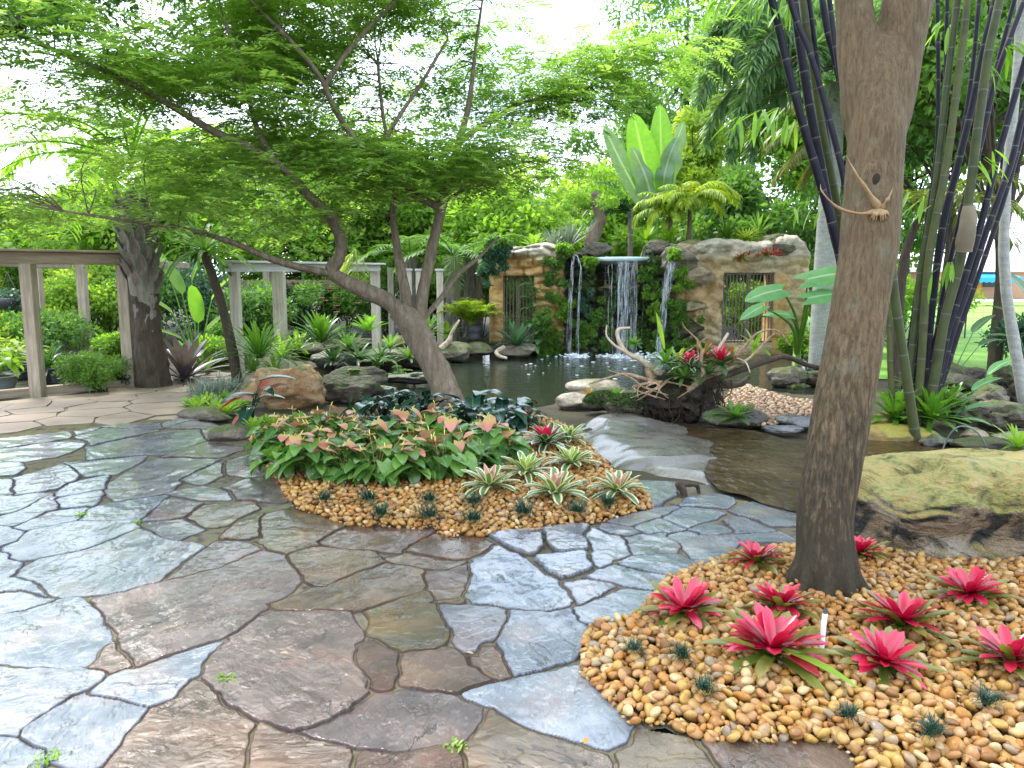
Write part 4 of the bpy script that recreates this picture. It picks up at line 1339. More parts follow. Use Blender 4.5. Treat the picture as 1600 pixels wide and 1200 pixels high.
# foam flecks drifting on the pond
mb = MB(); v, f = ico(1)
for k in range(36):
    px, py = (rs.uniform(800, 1030), 556 + abs(rs.normal()) * 16)
    p = P(px, min(py, 612), -.149)
    r = rs.uniform(.006, .03)
    mb.add(v * [r * 2, r * 1.4, r * .35] + p, f)
stuff(mb.build('foam', M_FOAM))
# ------------------------------------------------------------------ forked leaning trunk, right foreground
edges = [(948, 1236, 1352), (925, 1243, 1340), (880, 1246, 1333), (800, 1247, 1332), (700, 1262, 1349), (600, 1279, 1366), (500, 1298, 1381), (400, 1313, 1400), (330, 1318, 1404), (250, 1326, 1410), (200, 1328, 1413), (150, 1338, 1408), (100, 1350, 1402), (60, 1360, 1394)]
base = P(1291, 925)
def at_depth(px, py, y): return PD(px, py, y)
pts, rad = [], []
for py, a, b in edges:
    y = base[1] + .02 + (925 - py) * .0003
    p = at_depth((a + b) / 2, py, y)
    pts.append(p); rad.append((b - a) / 2 * scale_at(p))
pts = np.array(pts); rad = np.array(rad)
n = 60
pp = spline(np.column_stack([pts, rad]), n)
ft = thing('forked_tree', 'leaning tan-barked tree trunk forking high above the pink bromeliad bed', 'tree', base)
mb = MB()
tube(mb, pp[:, :3], pp[:, 3], 48, 0, .05, 3.0, 3)
def limb(mb, edges, y0, dy, seed, ns=32, n=30):
    pts, rad = [], []
    for k, (py, a, b) in enumerate(edges):
        p = at_depth((a + b) / 2, py, y0 + dy * k)
        pts.append(p); rad.append((b - a) / 2 * scale_at(p))
    q = spline(np.column_stack([np.array(pts), rad]), n)
    tube(mb, q[:, :3], q[:, 3], ns, 0, .05, 3.0, seed)
    return q
yt = base[1] + .26
l1 = limb(mb, [(330, 1340, 1385), (240, 1331, 1395), (180, 1318, 1394), (130, 1314, 1388), (80, 1309, 1377), (20, 1306, 1364), (-60, 1300, 1356), (-250, 1280, 1330), (-500, 1230, 1275)], yt, .02, 5)
l2 = limb(mb, [(330, 1345, 1392), (240, 1343, 1406), (180, 1346, 1422), (130, 1353, 1432), (80, 1366, 1440), (20, 1378, 1452), (-60, 1395, 1470), (-250, 1440, 1505), (-500, 1500, 1550)], yt, .02, 6)
kh = at_depth(1369, 283, base[1] + .088)
a = np.linspace(0, 2 * math.pi, 17)
s = scale_at(kh)
ring = np.array([[kh[0] + math.cos(t) * 17 * s, kh[1] + .012 - .035 * abs(math.cos(t)) * 0, kh[2] + math.sin(t) * 24 * s] for t in a])
tube(mb, ring, 9 * s, 10, 0, .2, 9, 4, cap=False)
for k in range(9):
    a = k * .7 + .2
    b0 = base + [math.cos(a) * .09, math.sin(a) * .09 + .02, .30]
    tube(mb, spline([b0, base + [math.cos(a) * .15, math.sin(a) * .15 + .02, .10], base + [math.cos(a) * .25, math.sin(a) * .25 + .02, -.04]], 10), np.linspace(.05, .035, 10), 8, 0, .2, 8, k)
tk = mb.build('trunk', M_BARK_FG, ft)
rm = tk.modifiers.new('blend', 'REMESH'); rm.mode = 'VOXEL'; rm.voxel_size = .012; rm.use_smooth_shade = True
sm = tk.modifiers.new('soft', 'SMOOTH'); sm.factor = .6; sm.iterations = 14
v, f = ico(3)
mb = MB(); mb.add(v * [12 * s, .022, 18 * s] + kh + [0, .004, 0], f)  # solid dark plug: shade of the knot's hollow put in as colour
mb.build('knot_hole_shade', M_POTSOIL_HOLE, ft)
rs = np.random.RandomState(3)
mb = MB()
tips = [l1[-1, :3], l2[-1, :3]]
cs = []
for tpt in tips:
    for k in range(9):
        cs.append(tpt + np.array([rs.normal() * .9, rs.normal() * .8, abs(rs.normal()) * .7 + .25]))
clump_leaves(mb, cs, .5, 220, .10, .045, rs)
mb.build('crown', M_L_MID, ft)
# dried air plant gripping the forked trunk
ap = at_depth(1366, 326, yt - .2)
t = thing('air_plant', 'dried air plant with curled tan leaves clinging to the forked trunk', 'plant', ap)
mb = MB()
s = scale_at(ap)
def ribbon3(mb, pix, w, y, mat_i=0, rnd=.5):
    "hand-traced curved leaf: pixel points with depth offset"
    p = np.array([at_depth(q[0], q[1], y + (q[2] if len(q) > 2 else 0)) for q in pix])
    c = spline(p, 18)
    tt = np.linspace(0, 1, 18)
    tube(mb, c, np.maximum(.001, w * (1 - tt) ** .9 * (1 + .25 * np.sin(tt * 17))), 7, rnd, .3, 40)
ribbon3(mb, [(1372, 322), (1357, 300, -.03), (1340, 275, -.05), (1322, 243, -.03)], 5 * s, yt - .2)
ribbon3(mb, [(1372, 330), (1345, 334, -.04), (1310, 325, -.08), (1285, 300, -.06), (1282, 288, -.02)], 3.6 * s, yt - .2, rnd=.1)
ribbon3(mb, [(1378, 325), (1388, 310, -.04), (1396, 292, -.03)], 4 * s, yt - .2)
for k in range(14):
    an = rs.uniform(-2.6, -.2)
    ribbon3(mb, [(1374, 328), (1374 + 14 * math.cos(an), 330 - 10 * math.sin(an) * .6, -.03), (1374 + 26 * math.cos(an) * rs.uniform(.5, 1), 332 - 16 * math.sin(an), -.02)], 3 * s, yt - .2, rnd=rs.rand())
mb.build('leaf_rosette', M_DRYLEAF, t)

# ------------------------------------------------------------------ feathery tree in the island bed
ct = thing('feathery_tree', 'leaning many-limbed tree with feathery layered foliage rising from the island bed', 'tree', P(706, 652))
D0 = P(706, 652)[1]
def sk(*q): return np.array([np.append(PD(x, y, D0 + d), r) for x, y, d, r in q])
SK = [
 sk((708, 656, 0, .21), (700, 628, 0, .185), (684, 580, .02, .165), (665, 545, .03, .16), (645, 508, .05, .165), (622, 482, .05, .15)),
 sk((640, 500, .05, .15), (605, 470, .0, .135), (572, 455, -.1, .125), (540, 440, -.15, .115), (518, 425, -.2, .10), (532, 396, -.25, .095), (530, 365, -.3, .09), (512, 335, -.4, .085), (475, 298, -.55, .075), (437, 260, -.7, .065), (390, 230, -.9, .055), (330, 203, -1.1, .05), (245, 152, -1.4, .045), (150, 105, -1.7, .035), (40, 60, -2.0, .02)),
 sk((437, 260, -.7, .05), (408, 215, -.75, .042), (393, 170, -.8, .035), (378, 110, -.9, .028), (350, 30, -1.0, .02)),
 sk((520, 428, -.2, .09), (470, 418, -.4, .075), (420, 403, -.6, .065), (360, 378, -.9, .055), (290, 358, -1.2, .042), (200, 345, -1.5, .03), (100, 330, -1.8, .015)),
 sk((640, 492, .08, .10), (634, 460, .1, .085), (626, 420, .15, .08), (620, 385, .2, .07), (614, 335, .2, .055), (618, 270, .3, .04), (600, 190, .4, .03), (590, 100, .5, .02)),
 sk((655, 495, .05, .11), (661, 455, .1, .10), (670, 410, .15, .09), (680, 365, .2, .085), (690, 325, .25, .08), (702, 275, .3, .07), (716, 225, .4, .06), (730, 175, .5, .05), (737, 130, .6, .04), (745, 60, .8, .025), (760, -40, 1, .015)),
 sk((690, 325, .25, .07), (662, 312, .2, .065), (625, 290, .1, .06), (580, 250, -.1, .055), (545, 205, -.3, .05), (518, 160, -.5, .045), (500, 120, -.6, .04), (455, 65, -.8, .033), (400, 10, -1.0, .025), (340, -60, -1.2, .015)),
 sk((507, 135, -.55, .04), (540, 85, -.5, .035), (575, 45, -.4, .03), (620, 0, -.3, .02)),
 sk((585, 255, -.05, .045), (615, 195, .05, .035), (655, 135, .2, .028), (700, 60, .4, .02)),
 sk((720, 218, .4, .045), (765, 190, .6, .035), (812, 162, .8, .03), (868, 151, 1.0, .025), (912, 143, 1.1, .02), (935, 118, 1.2, .016), (975, 85, 1.3, .012), (1040, 58, 1.5, .006)),
 sk((695, 315, .28, .035), (735, 290, .4, .028), (780, 262, .6, .022), (840, 250, .8, .012)),
 sk((660, 500, .1, .05), (690, 465, .3, .045), (715, 430, .5, .04), (745, 405, .7, .032), (780, 370, .9, .02)),
]
mb = MB()
nodes = []
for k, s_ in enumerate(SK):
    q = spline(s_, 14 * len(s_))
    tube(mb, q[:, :3], np.maximum(q[:, 3] * (1 if k == 0 else .74 if k != 3 else .55), .005), 14 if k < 2 else 9, 0, .13, 5.0, k, cap=False)
    nodes.append(q[len(q) // (4 if k else 1):, :3])
nodes = np.concatenate([x for x in nodes if len(x)])
# foliage targets fill a broad layered crown with gaps
rs = np.random.RandomState(9)
T = []
c = np.array([D0])
while len(T) < 1150:
    px = rs.uniform(-120, 860); py = rs.uniform(-170, 405); dd = D0 + rs.uniform(-.75, 1.9) - 1.9 * min(1, max(0, (520 - px) / 500))
    if py > 385 - .10 * abs(px - 380) and not (px < 250 and py < 372): continue
    if px > 560 and py > 285 + 30 * rs.rand(): continue
    if py > 300 and rs.rand() < .4: continue
    if py > 345 + 40 * vnoise(np.array([[px / 60.0, 1.0, 2.0]]), 9)[0]: continue
    if px > 760 and py > 250: continue
    if px > 690 and py > 270 + (rs.rand() * 60): continue
    if px > 660 and py < 30 * rs.rand() + 12: continue
    if px > 760 and py < 90 : continue
    p = PD(px, py, dd)
    if px < 120 and 70 < py < 290 and rs.rand() < .95: continue
    if px < 190 and 20 < py < 110 and rs.rand() < .6: continue
    if 770 < px and 195 < py < 250 and rs.rand() < .6: continue
    g = vnoise(p * [.75, .75, 2.2], 60) + .5 * vnoise(p * [1.7, 1.7, 4.0], 61)
    if g < .02 + .10 * (py < 150) * (px < 350): continue
    T.append(p)
k0 = len(T)
while len(T) < k0 + 300:
    px = rs.uniform(180, 880); py = rs.uniform(-900, -150)
    p = PD(px, py, D0 + rs.uniform(-2.0, 1.6) + .0012 * (py + 150))
    if vnoise(p * [.75, .75, 2.0], 62)[()] > -.12:
        T.append(p)
rb_ = [q for q in nodes if q[0] > PD(745, 100, D0)[0] and q[2] > 2.5]
for k in range(150):
    q = rb_[rs.randint(len(rb_))]
    T.append(q + rs.normal(size=3) * [.30, .35, .16] + [0, .1, .05])
T = np.array(T)
ps, ds, ns_, rr = [], [], [], []
SP = []
for p in T:
    dist = np.linalg.norm(nodes - p, axis=1)
    k = np.argmin(dist + 3 * (nodes[:, 2] > p[2] + .3))
    a = nodes[k]
    if dist[k] > 1.9 and p[2] < 5.3 and rs.rand() < .5: 
        continue
    mid = (a + p) / 2 + rs.normal(size=3) * .06 + np.array([0, 0, .12 * dist[k]])
    if dist[k] > .25:
        tw = spline([a, mid, p], 7)
        if rs.rand() < .3 and dist[k] < 1.2:
            tube(mb, tw, np.linspace(.009, .003, 7), 4, cap=False)
    d0 = p - a + rs.normal(size=3) * .05; d0[2] *= .3; d0 /= np.linalg.norm(d0) + 1e-6
    for m in range(9):
        an = rs.normal() * .9
        d = np.array([d0[0] * math.cos(an) - d0[1] * math.sin(an), d0[0] * math.sin(an) + d0[1] * math.cos(an), rs.normal() * .18 - .05])
        SP.append(np.concatenate([p + rs.normal(size=3) * [.26, .26, .07], d, [rs.uniform(.22, .42), rs.rand()]]))
mb.build('trunk', M_BARK_C, ct)
SP = np.array(SP)
NL = 9
t = np.linspace(.1, 1, NL)
o, d, L, tone = SP[:, :3], SP[:, 3:6], SP[:, 6], SP[:, 7]
d = d / np.linalg.norm(d, axis=1)[:, None]
side = np.cross(d, [0, 0, 1.0]); side /= np.linalg.norm(side, axis=1)[:, None]
up = np.cross(side, d)
pos = o[:, None, :] + d[:, None, :] * (L[:, None] * t[None])[..., None]
pos[:, :, 2] -= (L[:, None] * .22 * t[None] ** 2)
allp, alld, alln, alll, allr = [], [], [], [], []
for sg in (-1, 1):
    dv = side[:, None, :] * sg * .9 + d[:, None, :] * .55 + np.zeros((1, NL, 1)) + rs.normal(size=(len(SP), NL, 3)) * .12
    dv[:, :, 2] -= .12
    allp.append(pos.reshape(-1, 3)); alld.append(dv.reshape(-1, 3)); alln.append(np.repeat(up, NL, 0) + rs.normal(size=(len(SP) * NL, 3)) * .25)
    alll.append(((.055 + .05 * np.sin(np.pi * t))[None] * np.ones((len(SP), 1))).ravel())
    allr.append(np.clip(np.repeat(tone, NL) + rs.normal(size=len(SP) * NL) * .08, 0, 1))
mb = MB()
ll = np.concatenate(alll)
leaves(mb, np.concatenate(allp), np.concatenate(alld), np.concatenate(alln), ll, ll * .30, np.concatenate(allr))
mb.build('crown', M_L_FEATHER, ct)

# ------------------------------------------------------------------ generic broadleaf tree
def tree(label, base, height, crown_r, seed, leafm, barkm=None, trunk_r=.12, n=16, per=320, leaf=.16, lean=(0, 0), crown_lo=.35, asp=.62, hang=.15, group='trees behind the garden', name='broadleaf_tree', flat=.7):
    rs = np.random.RandomState(seed)
    barkm = barkm or M_BARK_D
    o = thing(name, label, 'tree', base, 0, group)
    mb = MB()
    top = np.array([lean[0], lean[1], height * .8])
    tr = spline([[0, 0, -.15], [lean[0] * .2 + rs.normal() * .06, lean[1] * .2, height * .28], [lean[0] * .6 + rs.normal() * .1, lean[1] * .6, height * .55], top], 16)
    tube(mb, tr, np.linspace(trunk_r, trunk_r * .3, 16), 9, 0, .12, 3, seed, cap=False)
    cz = height * (crown_lo + 1) / 2
    cs = []
    for k in range(n):
        u = unit(1, rs)[0]
        r = rs.rand() ** .45
        p = np.array([lean[0] * .7 + u[0] * crown_r * r, lean[1] * .7 + u[1] * crown_r * r, cz + u[2] * height * (1 - crown_lo) / 2 * r * .92])
        cs.append(p)
        i = rs.randint(5, 14)
        b = spline([tr[i], (tr[i] + p) / 2 + [0, 0, -.1 * crown_r], p], 8)
        tube(mb, b, np.linspace(trunk_r * .35, .012, 8), 5, 0, cap=False)
    mb.build('trunk', barkm, o, world=False)
    mb = MB()
    cs = np.array(cs)
    rr = crown_r * rs.uniform(.24, .46, n)
    clump_leaves(mb, cs, rr, per, leaf, leaf * .48, rs, flat, hang=hang)
    mb.build('crown', leafm, o, world=False)
    return o
def at(px, y, z=-.05):
    "ground spot at depth y under photo column px"
    p = PD(px, 500, y)
    return np.array([p[0], y, z])
def hz(py, y): return PD(800, py, y)[2]
BT = [  # px, depth, top py, crown radius, material, label
 (-110, 20, 290, 2.4, M_L_YELLOW, 'low yellow-green tree at the far left behind the near pergola'),
 (20, 27, 285, 3.0, M_L_BRIGHT, 'bright rounded tree rising over the near pergola beam'),
 (120, 23, 255, 2.6, M_L_YELLOW, 'pale yellow-green tree over the right half of the near pergola beam'),
 (215, 21, 215, 2.4, M_L_BRIGHT, 'bright tree standing above the thick palm trunk'),
 (310, 27, 170, 3.4, M_L_YELLOW, 'tall yellow-green tree seen between the feathery limbs at left'),
 (420, 23, 190, 2.9, M_L_BRIGHT, 'bright green tree above the second pergola beam'),
 (520, 29, 140, 3.6, M_L_BRIGHT, 'bright tree in the distance behind the feathery tree fork'),
 (610, 24, 215, 2.7, M_L_BRIGHT, 'bright tree just left of the slender right limb'),
 (700, 27, 215, 3.0, M_L_YELLOW, 'pale yellow-green tree beyond the shaggy palm trunks'),
 (790, 23, 245, 2.5, M_L_BRIGHT, 'bright tree directly above the narrow gate'),
 (860, 28, 240, 2.8, M_L_YELLOW, 'yellow-green tree behind the twin-stream waterfall'),
 (930, 25, 275, 2.2, M_L_BRIGHT, 'low bright tree just left of the banana plant'),
 (985, 32, 120, 2.9, M_L_MID, 'tree with open branches behind the banana leaves'),
 (1060, 34, -150, 3.8, M_L_MID, 'tall mid-green tree rising to the frame top behind the banana'),
 (1075, 25, 120, 1.7, M_L_YELLOW, 'upright pale tree with soft clumps between banana and foxtail palm'),
 (1150, 27, -190, 3.2, M_L_BRIGHT, 'bright tall tree filling the space behind the foxtail palm'),
 (1190, 23, 250, 2.2, M_L_MID, 'shaded green tree directly behind the right half of the rock wall'),
 (1240, 28, -190, 3.4, M_L_MID, 'tall tree behind the slanting black bamboo'),
 (1320, 25, -60, 2.8, M_L_BRIGHT, 'bright tall tree behind the pale palm trunk'),
 (1410, 24, -110, 3.0, M_L_MID, 'tall tree behind the forked trunk'),
]
for k, (px, y, ty, cr, mt, lab) in enumerate(BT):
    h = hz(ty, y)
    tree(lab, at(px, y), h, cr, 200 + k, mt, None, .13, 34, 400, .21, ((k % 3 - 1) * .4, 0), .10 if h < 7 else .14, hang=.15)
tree('dark broadleaf tree spreading over the right bamboo', at(1560, 13.5), 7.6, 2.9, 301, M_L_MID, M_BARK_D, .13, 34, 420, .17, (-.5, 0), .50)
tree('shady dark-leaved tree behind the green bamboo culms', at(1470, 17), 8.2, 2.7, 302, M_L_DARK, M_BARK_D, .12, 26, 380, .17, (0, 0), .48)
# slim crooked grey trunk at the right edge
st_ = thing('slender_tree', 'slim pale curving trunk near the right edge before the lawn', 'tree', P(1600, 640))
mb = MB()
q = spline(np.array([PD(1606, 648, 9.6), PD(1598, 610, 9.6), PD(1582, 520, 9.6), PD(1571, 440, 9.6), PD(1569, 360, 9.6), PD(1576, 250, 9.6), PD(1590, 100, 9.6), PD(1600, -80, 9.6)]), 30)
tube(mb, q, np.linspace(.075, .045, 30), 12, 0, .1, 4, 1, cap=False)
mb.build('trunk', M_BARK_P, st_)
mb = MB(); rs = np.random.RandomState(4)
clump_leaves(mb, q[-1] + rs.normal(size=(8, 3)) * [.8, .8, .5] + [0, 0, .5], .5, 200, .14, .06, rs)
mb.build('crown', M_L_MID, st_)
# limb reaching in from a tree standing left of the view
ot = thing('overhanging_tree', 'dark branch of leaves reaching in at the upper left corner', 'tree', (-7.4, 6.2, -.05))
mb = MB()
tube(mb, spline([[-7.4, 6.2, -.1], [-7.2, 6.3, 1.5], [-6.9, 6.4, 3.0], [-6.2, 6.8, 4.2]], 20), np.linspace(.16, .08, 20), 10, 0, .1, 3, 2, cap=False)
br = spline([[-6.6, 6.6, 3.6], PD(-40, 55, 7.0), PD(45, 22, 7.2), PD(110, -15, 7.4), PD(200, -80, 7.6)], 20)
tube(mb, br, np.linspace(.07, .02, 20), 8, 0, .1, 3, 3, cap=False)
mb.build('trunk', M_BARK_D, ot)
mb = MB(); rs = np.random.RandomState(14)
cs = br[rs.randint(5, 20, 17)] + rs.normal(size=(17, 3)) * [.35, .4, .2]
clump_leaves(mb, cs, .24, 110, .075, .028, rs)
mb.build('crown', M_L_MID, ot)

# ------------------------------------------------------------------ palms
def fronds(mb, rb, base, spec, npairs, ll, lw, ld, rs, plumose=False, mi=0, fwd=.7, vee=.2, rr=.02):
    "spec rows: azimuth, elevation, length, droop"
    base = np.asarray(base, float)
    B, AZ, EL, LL, DR, RN = [], [], [], [], [], []
    for az, el, L, dr in spec:
        m = 24
        t = np.linspace(0, 1, m)
        e = el - dr * t ** 1.25
        d = np.stack([np.cos(e) * math.cos(az), np.cos(e) * math.sin(az), np.sin(e)], -1)
        p = base + np.concatenate([np.zeros((1, 3)), np.cumsum((d[:-1] + d[1:]) / 2 * L / (m - 1), 0)])
        tube(rb, p, np.linspace(rr, .004, m), 5, rs.rand(), cap=False)
        tt = np.linspace(.14, .99, npairs)
        pp = np.stack([np.interp(tt, t, p[:, k]) for k in range(3)], -1)
        dd = np.stack([np.interp(tt, t, d[:, k]) for k in range(3)], -1)
        s = np.array([-math.sin(az), math.cos(az), 0.0])
        up = np.cross(dd, s)
        tone = rs.rand()
        for sg in ((-1, 1) if not plumose else (-1, 1, -.6, .6)):
            if plumose:
                an = rs.rand(npairs) * 6.283
                v = s[None] * np.cos(an)[:, None] + up * np.sin(an)[:, None] + dd * .75
            else:
                v = s[None] * sg + dd * fwd + up * vee
            v = v + rs.normal(size=v.shape) * .10
            v /= np.linalg.norm(v, axis=1)[:, None]
            B.append(pp); AZ.append(np.arctan2(v[:, 1], v[:, 0])); EL.append(np.arcsin(np.clip(v[:, 2], -1, 1)))
            LL.append(ll * L * (.35 + .65 * np.sin(np.pi * np.clip(.12 + .83 * tt, 0, 1))) * rs.uniform(.85, 1.15, npairs))
            DR.append(np.full(npairs, ld) * rs.uniform(.6, 1.3, npairs)); RN.append(np.clip(tone * .6 + .4 * rs.rand(npairs), 0, 1))
    straps(mb, np.concatenate(B), np.concatenate(AZ), np.concatenate(EL), np.concatenate(LL), lw, np.concatenate(DR), 4, 'lance', .25, np.concatenate(RN), mi=mi)
rs = np.random.RandomState(50)
# foxtail palm
fb = at(1287, 15.2); fc = PD(1308, 130, 15.0)
o = thing('foxtail_palm', 'tall palm with smooth pale trunk and drooping bushy fronds right of the rock wall', 'palm', fb)
mb = MB()
q = spline(np.array([fb, PD(1290, 400, 15.2), PD(1299, 260, 15.1), PD(1304, 180, 15.0), fc]), 30)
tube(mb, q, np.concatenate([np.linspace(.25, .19, 10), np.linspace(.19, .16, 20)]), 18, 0, .02, 2, 1, cap=False)
mb.build('trunk', M_BARK_P, o)
mb, rb = MB(), MB()
crown = PD(1310, 105, 15.0)
spec = [(math.radians(a), math.radians(e), L, dr) for a, e, L, dr in
        [(185, 35, 3.3, 2.0), (200, 15, 3.1, 1.9), (165, 20, 3.2, 2.0), (215, 40, 3.2, 2.1), (180, 58, 3.4, 2.3), (150, 45, 3.2, 2.0), (235, 25, 3.0, 1.9), (260, 40, 3.0, 2.0), (300, 35, 3.0, 2.0), (20, 35, 3.2, 2.0), (60, 40, 3.2, 2.0), (110, 40, 3.1, 2.0), (340, 20, 3.0, 1.9), (190, -10, 2.6, 1.4), (172, 2, 2.8, 1.7), (178, 75, 3.4, 2.6), (205, 68, 3.3, 2.6), (158, 62, 3.3, 2.5)]]
fronds(mb, rb, crown, spec, 80, .16, .045, .5, rs, True, rr=.035)
mb.build('fronds', M_FOXTAIL, o); rb.build('frond_stems', M_BARK_P, o)
# coconut-like palm with yellowing fronds
cb = at(1322, 17.5); cc = PD(1335, 215, 17.5)
o = thing('feather_palm', 'palm with yellowing drooping fronds behind the black bamboo', 'palm', cb)
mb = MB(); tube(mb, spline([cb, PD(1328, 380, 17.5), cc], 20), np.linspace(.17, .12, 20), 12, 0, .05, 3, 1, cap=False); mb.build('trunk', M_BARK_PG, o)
mb, rb = MB(), MB()
spec = [(math.radians(a), math.radians(e), L, dr) for a, e, L, dr in [(182, 30, 2.2, 1.5), (200, 10, 2.1, 1.3), (165, 5, 2.0, 1.3), (225, 35, 2.1, 1.6), (180, 60, 2.3, 1.8), (190, -15, 1.7, 1.0), (150, 40, 2.1, 1.5), (300, 30, 2, 1.4), (345, 35, 2.1, 1.4), (30, 35, 2.1, 1.5), (80, 45, 2.1, 1.5)]]
fronds(mb, rb, cc, spec, 60, .24, .04, 1.0, rs, False, vee=-.1)
mb.build('fronds', M_COCO, o); rb.build('frond_stems', M_COCO, o)
# old palm trunk beside the near pergola, with leaf-base boots
o = thing('booted_palm', 'thick grey palm trunk with old leaf bases beside the near pergola', 'palm', P(238, 603))
bp = P(238, 603)
yb = bp[1]
mb = MB()
q = spline(np.column_stack([np.array([PD(240, 606, yb), PD(236, 560, yb), PD(230, 500, yb), PD(224, 440, yb), PD(217, 390, yb), PD(212, 350, yb), PD(208, 320, yb)]), [.20, .19, .175, .205, .215, .19, .14]]), 46)
tube(mb, q[:, :3], q[:, 3], 22, 0, .07, 5, 2, cap=False)
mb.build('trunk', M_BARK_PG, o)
mb = MB(); tube(mb, q[:21, :3], q[:21, 3] + np.linspace(.06, -.005, 21), 40, 0, .16, 9, 5, cap=False); mb.build('root_mat', M_BARK_D, o)
mb = MB()
B, AZ, EL, LL, WW = [], [], [], [], []
for k in range(70):
    f_ = .46 + .54 * (k / 70)
    i = int(f_ * 45)
    az = k * 2.39996
    B.append(q[i, :3] + np.array([math.cos(az), math.sin(az), 0]) * q[i, 3] * .82)
    AZ.append(az); EL.append(1.25 - .2 * rs.rand()); LL.append(.34); WW.append(.15)
straps(mb, B, AZ, EL, LL, WW, .1, 5, 'lance', -.35, rs.rand(70))
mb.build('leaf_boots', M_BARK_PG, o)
mb, rb = MB(), MB()
spec = [(a, math.radians(rs.uniform(15, 65)), 2.6, rs.uniform(1.2, 1.9)) for a in np.arange(0, 6.2, .42)]
fronds(mb, rb, q[-1, :3] + [0, 0, .6], spec, 46, .2, .04, .5, rs)
mb.build('fronds', M_L_BRIGHT, o); rb.build('frond_stems', M_L_BRIGHT, o)
# shaggy palm trunks left of the narrow gate
for px, by, y, r, lab in [(737, 520, 20.2, .27, 'broad shaggy grey palm trunk nearest the narrow gate'), (707, 520, 19.2, .19, 'slimmer shaggy palm trunk behind the pale twisted post'), (640, 530, 20.4, .26, 'dark shaggy palm trunk behind the second pergola end post')]:
    b = at(px, y)
    o = thing('shaggy_palm', lab, 'palm', b)
    mb = MB()
    q = spline([b, b + [.03, 0, .8], b + [.02, 0, 1.6], b + [.05, 0, 2.2]], 24)
    tube(mb, q, np.full(24, r), 16, 0, .06, 4, 2, cap=False)
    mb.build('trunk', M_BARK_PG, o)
    mb = MB()
    m = 220
    az = rs.rand(m) * 6.283
    h = rs.uniform(.5, 2.1, m)
    bb = b + np.stack([np.cos(az) * r * .96, np.sin(az) * r * .96, h], -1)
    straps(mb, bb, az, rs.uniform(-1.3, -.9, m), rs.uniform(.25, .5, m), .03, .35, 3, 'grass', .1, rs.rand(m))
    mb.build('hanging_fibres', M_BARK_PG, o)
    mb, rb = MB(), MB()
    spec = [(a, math.radians(rs.uniform(0, 55)), 1.7, rs.uniform(1.2, 1.9)) for a in np.arange(0, 6.2, .6)]
    fronds(mb, rb, q[-1], spec, 34, .22, .04, .6, rs)
    mb.build('fronds', M_L_MID, o); rb.build('frond_stems', M_L_MID, o)
# ------------------------------------------------------------------ timber pergolas
def box(mb, c, s, rz=0.0, rnd=0.5):
    x, y, z = np.array(s) / 2
    b = .006
    v = np.array([[sx * x, sy * y, sz * z] for sz in (-1, 1) for sx, sy in ((-1, -1), (1, -1), (1, 1), (-1, 1))], float)
    ca, sa = math.cos(rz), math.sin(rz)
    R = np.array([[ca, -sa, 0], [sa, ca, 0], [0, 0, 1]])
    v = v @ R.T + c
    f = np.array([[3, 2, 1, 0], [4, 5, 6, 7], [0, 1, 5, 4], [1, 2, 6, 5], [2, 3, 7, 6], [3, 0, 4, 7]])
    mb.add(v, f, rnd)
def bevel(o, w=.008):
    m = o.modifiers.new('bevel', 'BEVEL'); m.width = w; m.segments = 2; m.limit_method = 'ANGLE'
    return o
def post(parent, p, h, s, mat, lean=0.0):
    mb = MB(); box(mb, [0, 0, h / 2 - .06], (s, s, h + .12), .06 * math.sin(p[0] * 7))
    o = mb.build('post', mat, None, world=False, smooth=False)
    bevel(o); o.parent = parent
    o.location = np.asarray(p) - np.array(parent.location)
    return o
def beam(name, parent, a, b, w, h, mat, over=.12):
    a, b = np.asarray(a, float), np.asarray(b, float)
    L = np.linalg.norm((b - a)[:2]) + 2 * over
    mb = MB(); box(mb, [0, 0, 0], (h, w, L))       # grain runs along local z
    o = mb.build(name, mat, None, world=False, smooth=False)
    bevel(o); o.parent = parent
    c = (a + b) / 2
    o.location = c - np.array(parent.location)
    o.rotation_mode = 'QUATERNION'
    d = Vector(b - a)
    from mathutils import Matrix
    xa = Vector((0, 0, 1)); za = d.normalized(); ya = za.cross(xa).normalized(); xa = ya.cross(za)
    o.rotation_quaternion = Matrix((xa, ya, za)).transposed().to_quaternion()
    return o
A1, A2 = P(60, 616), P(205, 602); A0 = P(-115, 632)
y1 = A1[1]
pg = thing('pergola', 'weathered low timber pergola at the left edge over potted plants', 'pergola', (A1 + A2) / 2)
H1 = 1.86
R1, R2, R0 = np.array([A1[0] - 2.2, A1[1] + 5.0, 0]), P(137, 556), P(72, 550)
for p in (A0, A1, A2):
    post(pg, p, H1, .165, M_POST)
for p in (P(137, 557), P(68, 557), P(-30, 560)):
    post(pg, p, H1, .165, M_POST)
up = np.array([0, 0, H1 + .08])
beam('front_beam', pg, A0 + up, A2 + up, .11, .17, M_BEAM, .12)
beam('cap_board', pg, A0 + [0, 0, H1 + .185], A2 + [0, 0, H1 + .185], .26, .035, M_BEAM, .16)
bk = P(137, 557)
beam('back_beam', pg, np.array([-9.0, bk[1], H1 + .08]), np.array([bk[0], bk[1], H1 + .08]), .11, .15, M_BEAM, .1)
for t in (0.12, .97):
    p = A0 * (1 - t) + A2 * t
    pr = np.array([p[0] - 1.6 + (.9 if t > .5 else 0), bk[1], 0])
    beam('rafter', pg, p + [0, .1, H1 + .03], pr + [0, -.1, H1 + .03], .07, .12, M_BEAM, 0)
beam('sill_board', pg, A0 + [0, .05, .04], A2 + [0, .05, .04], .14, .12, M_BEAM, .0)
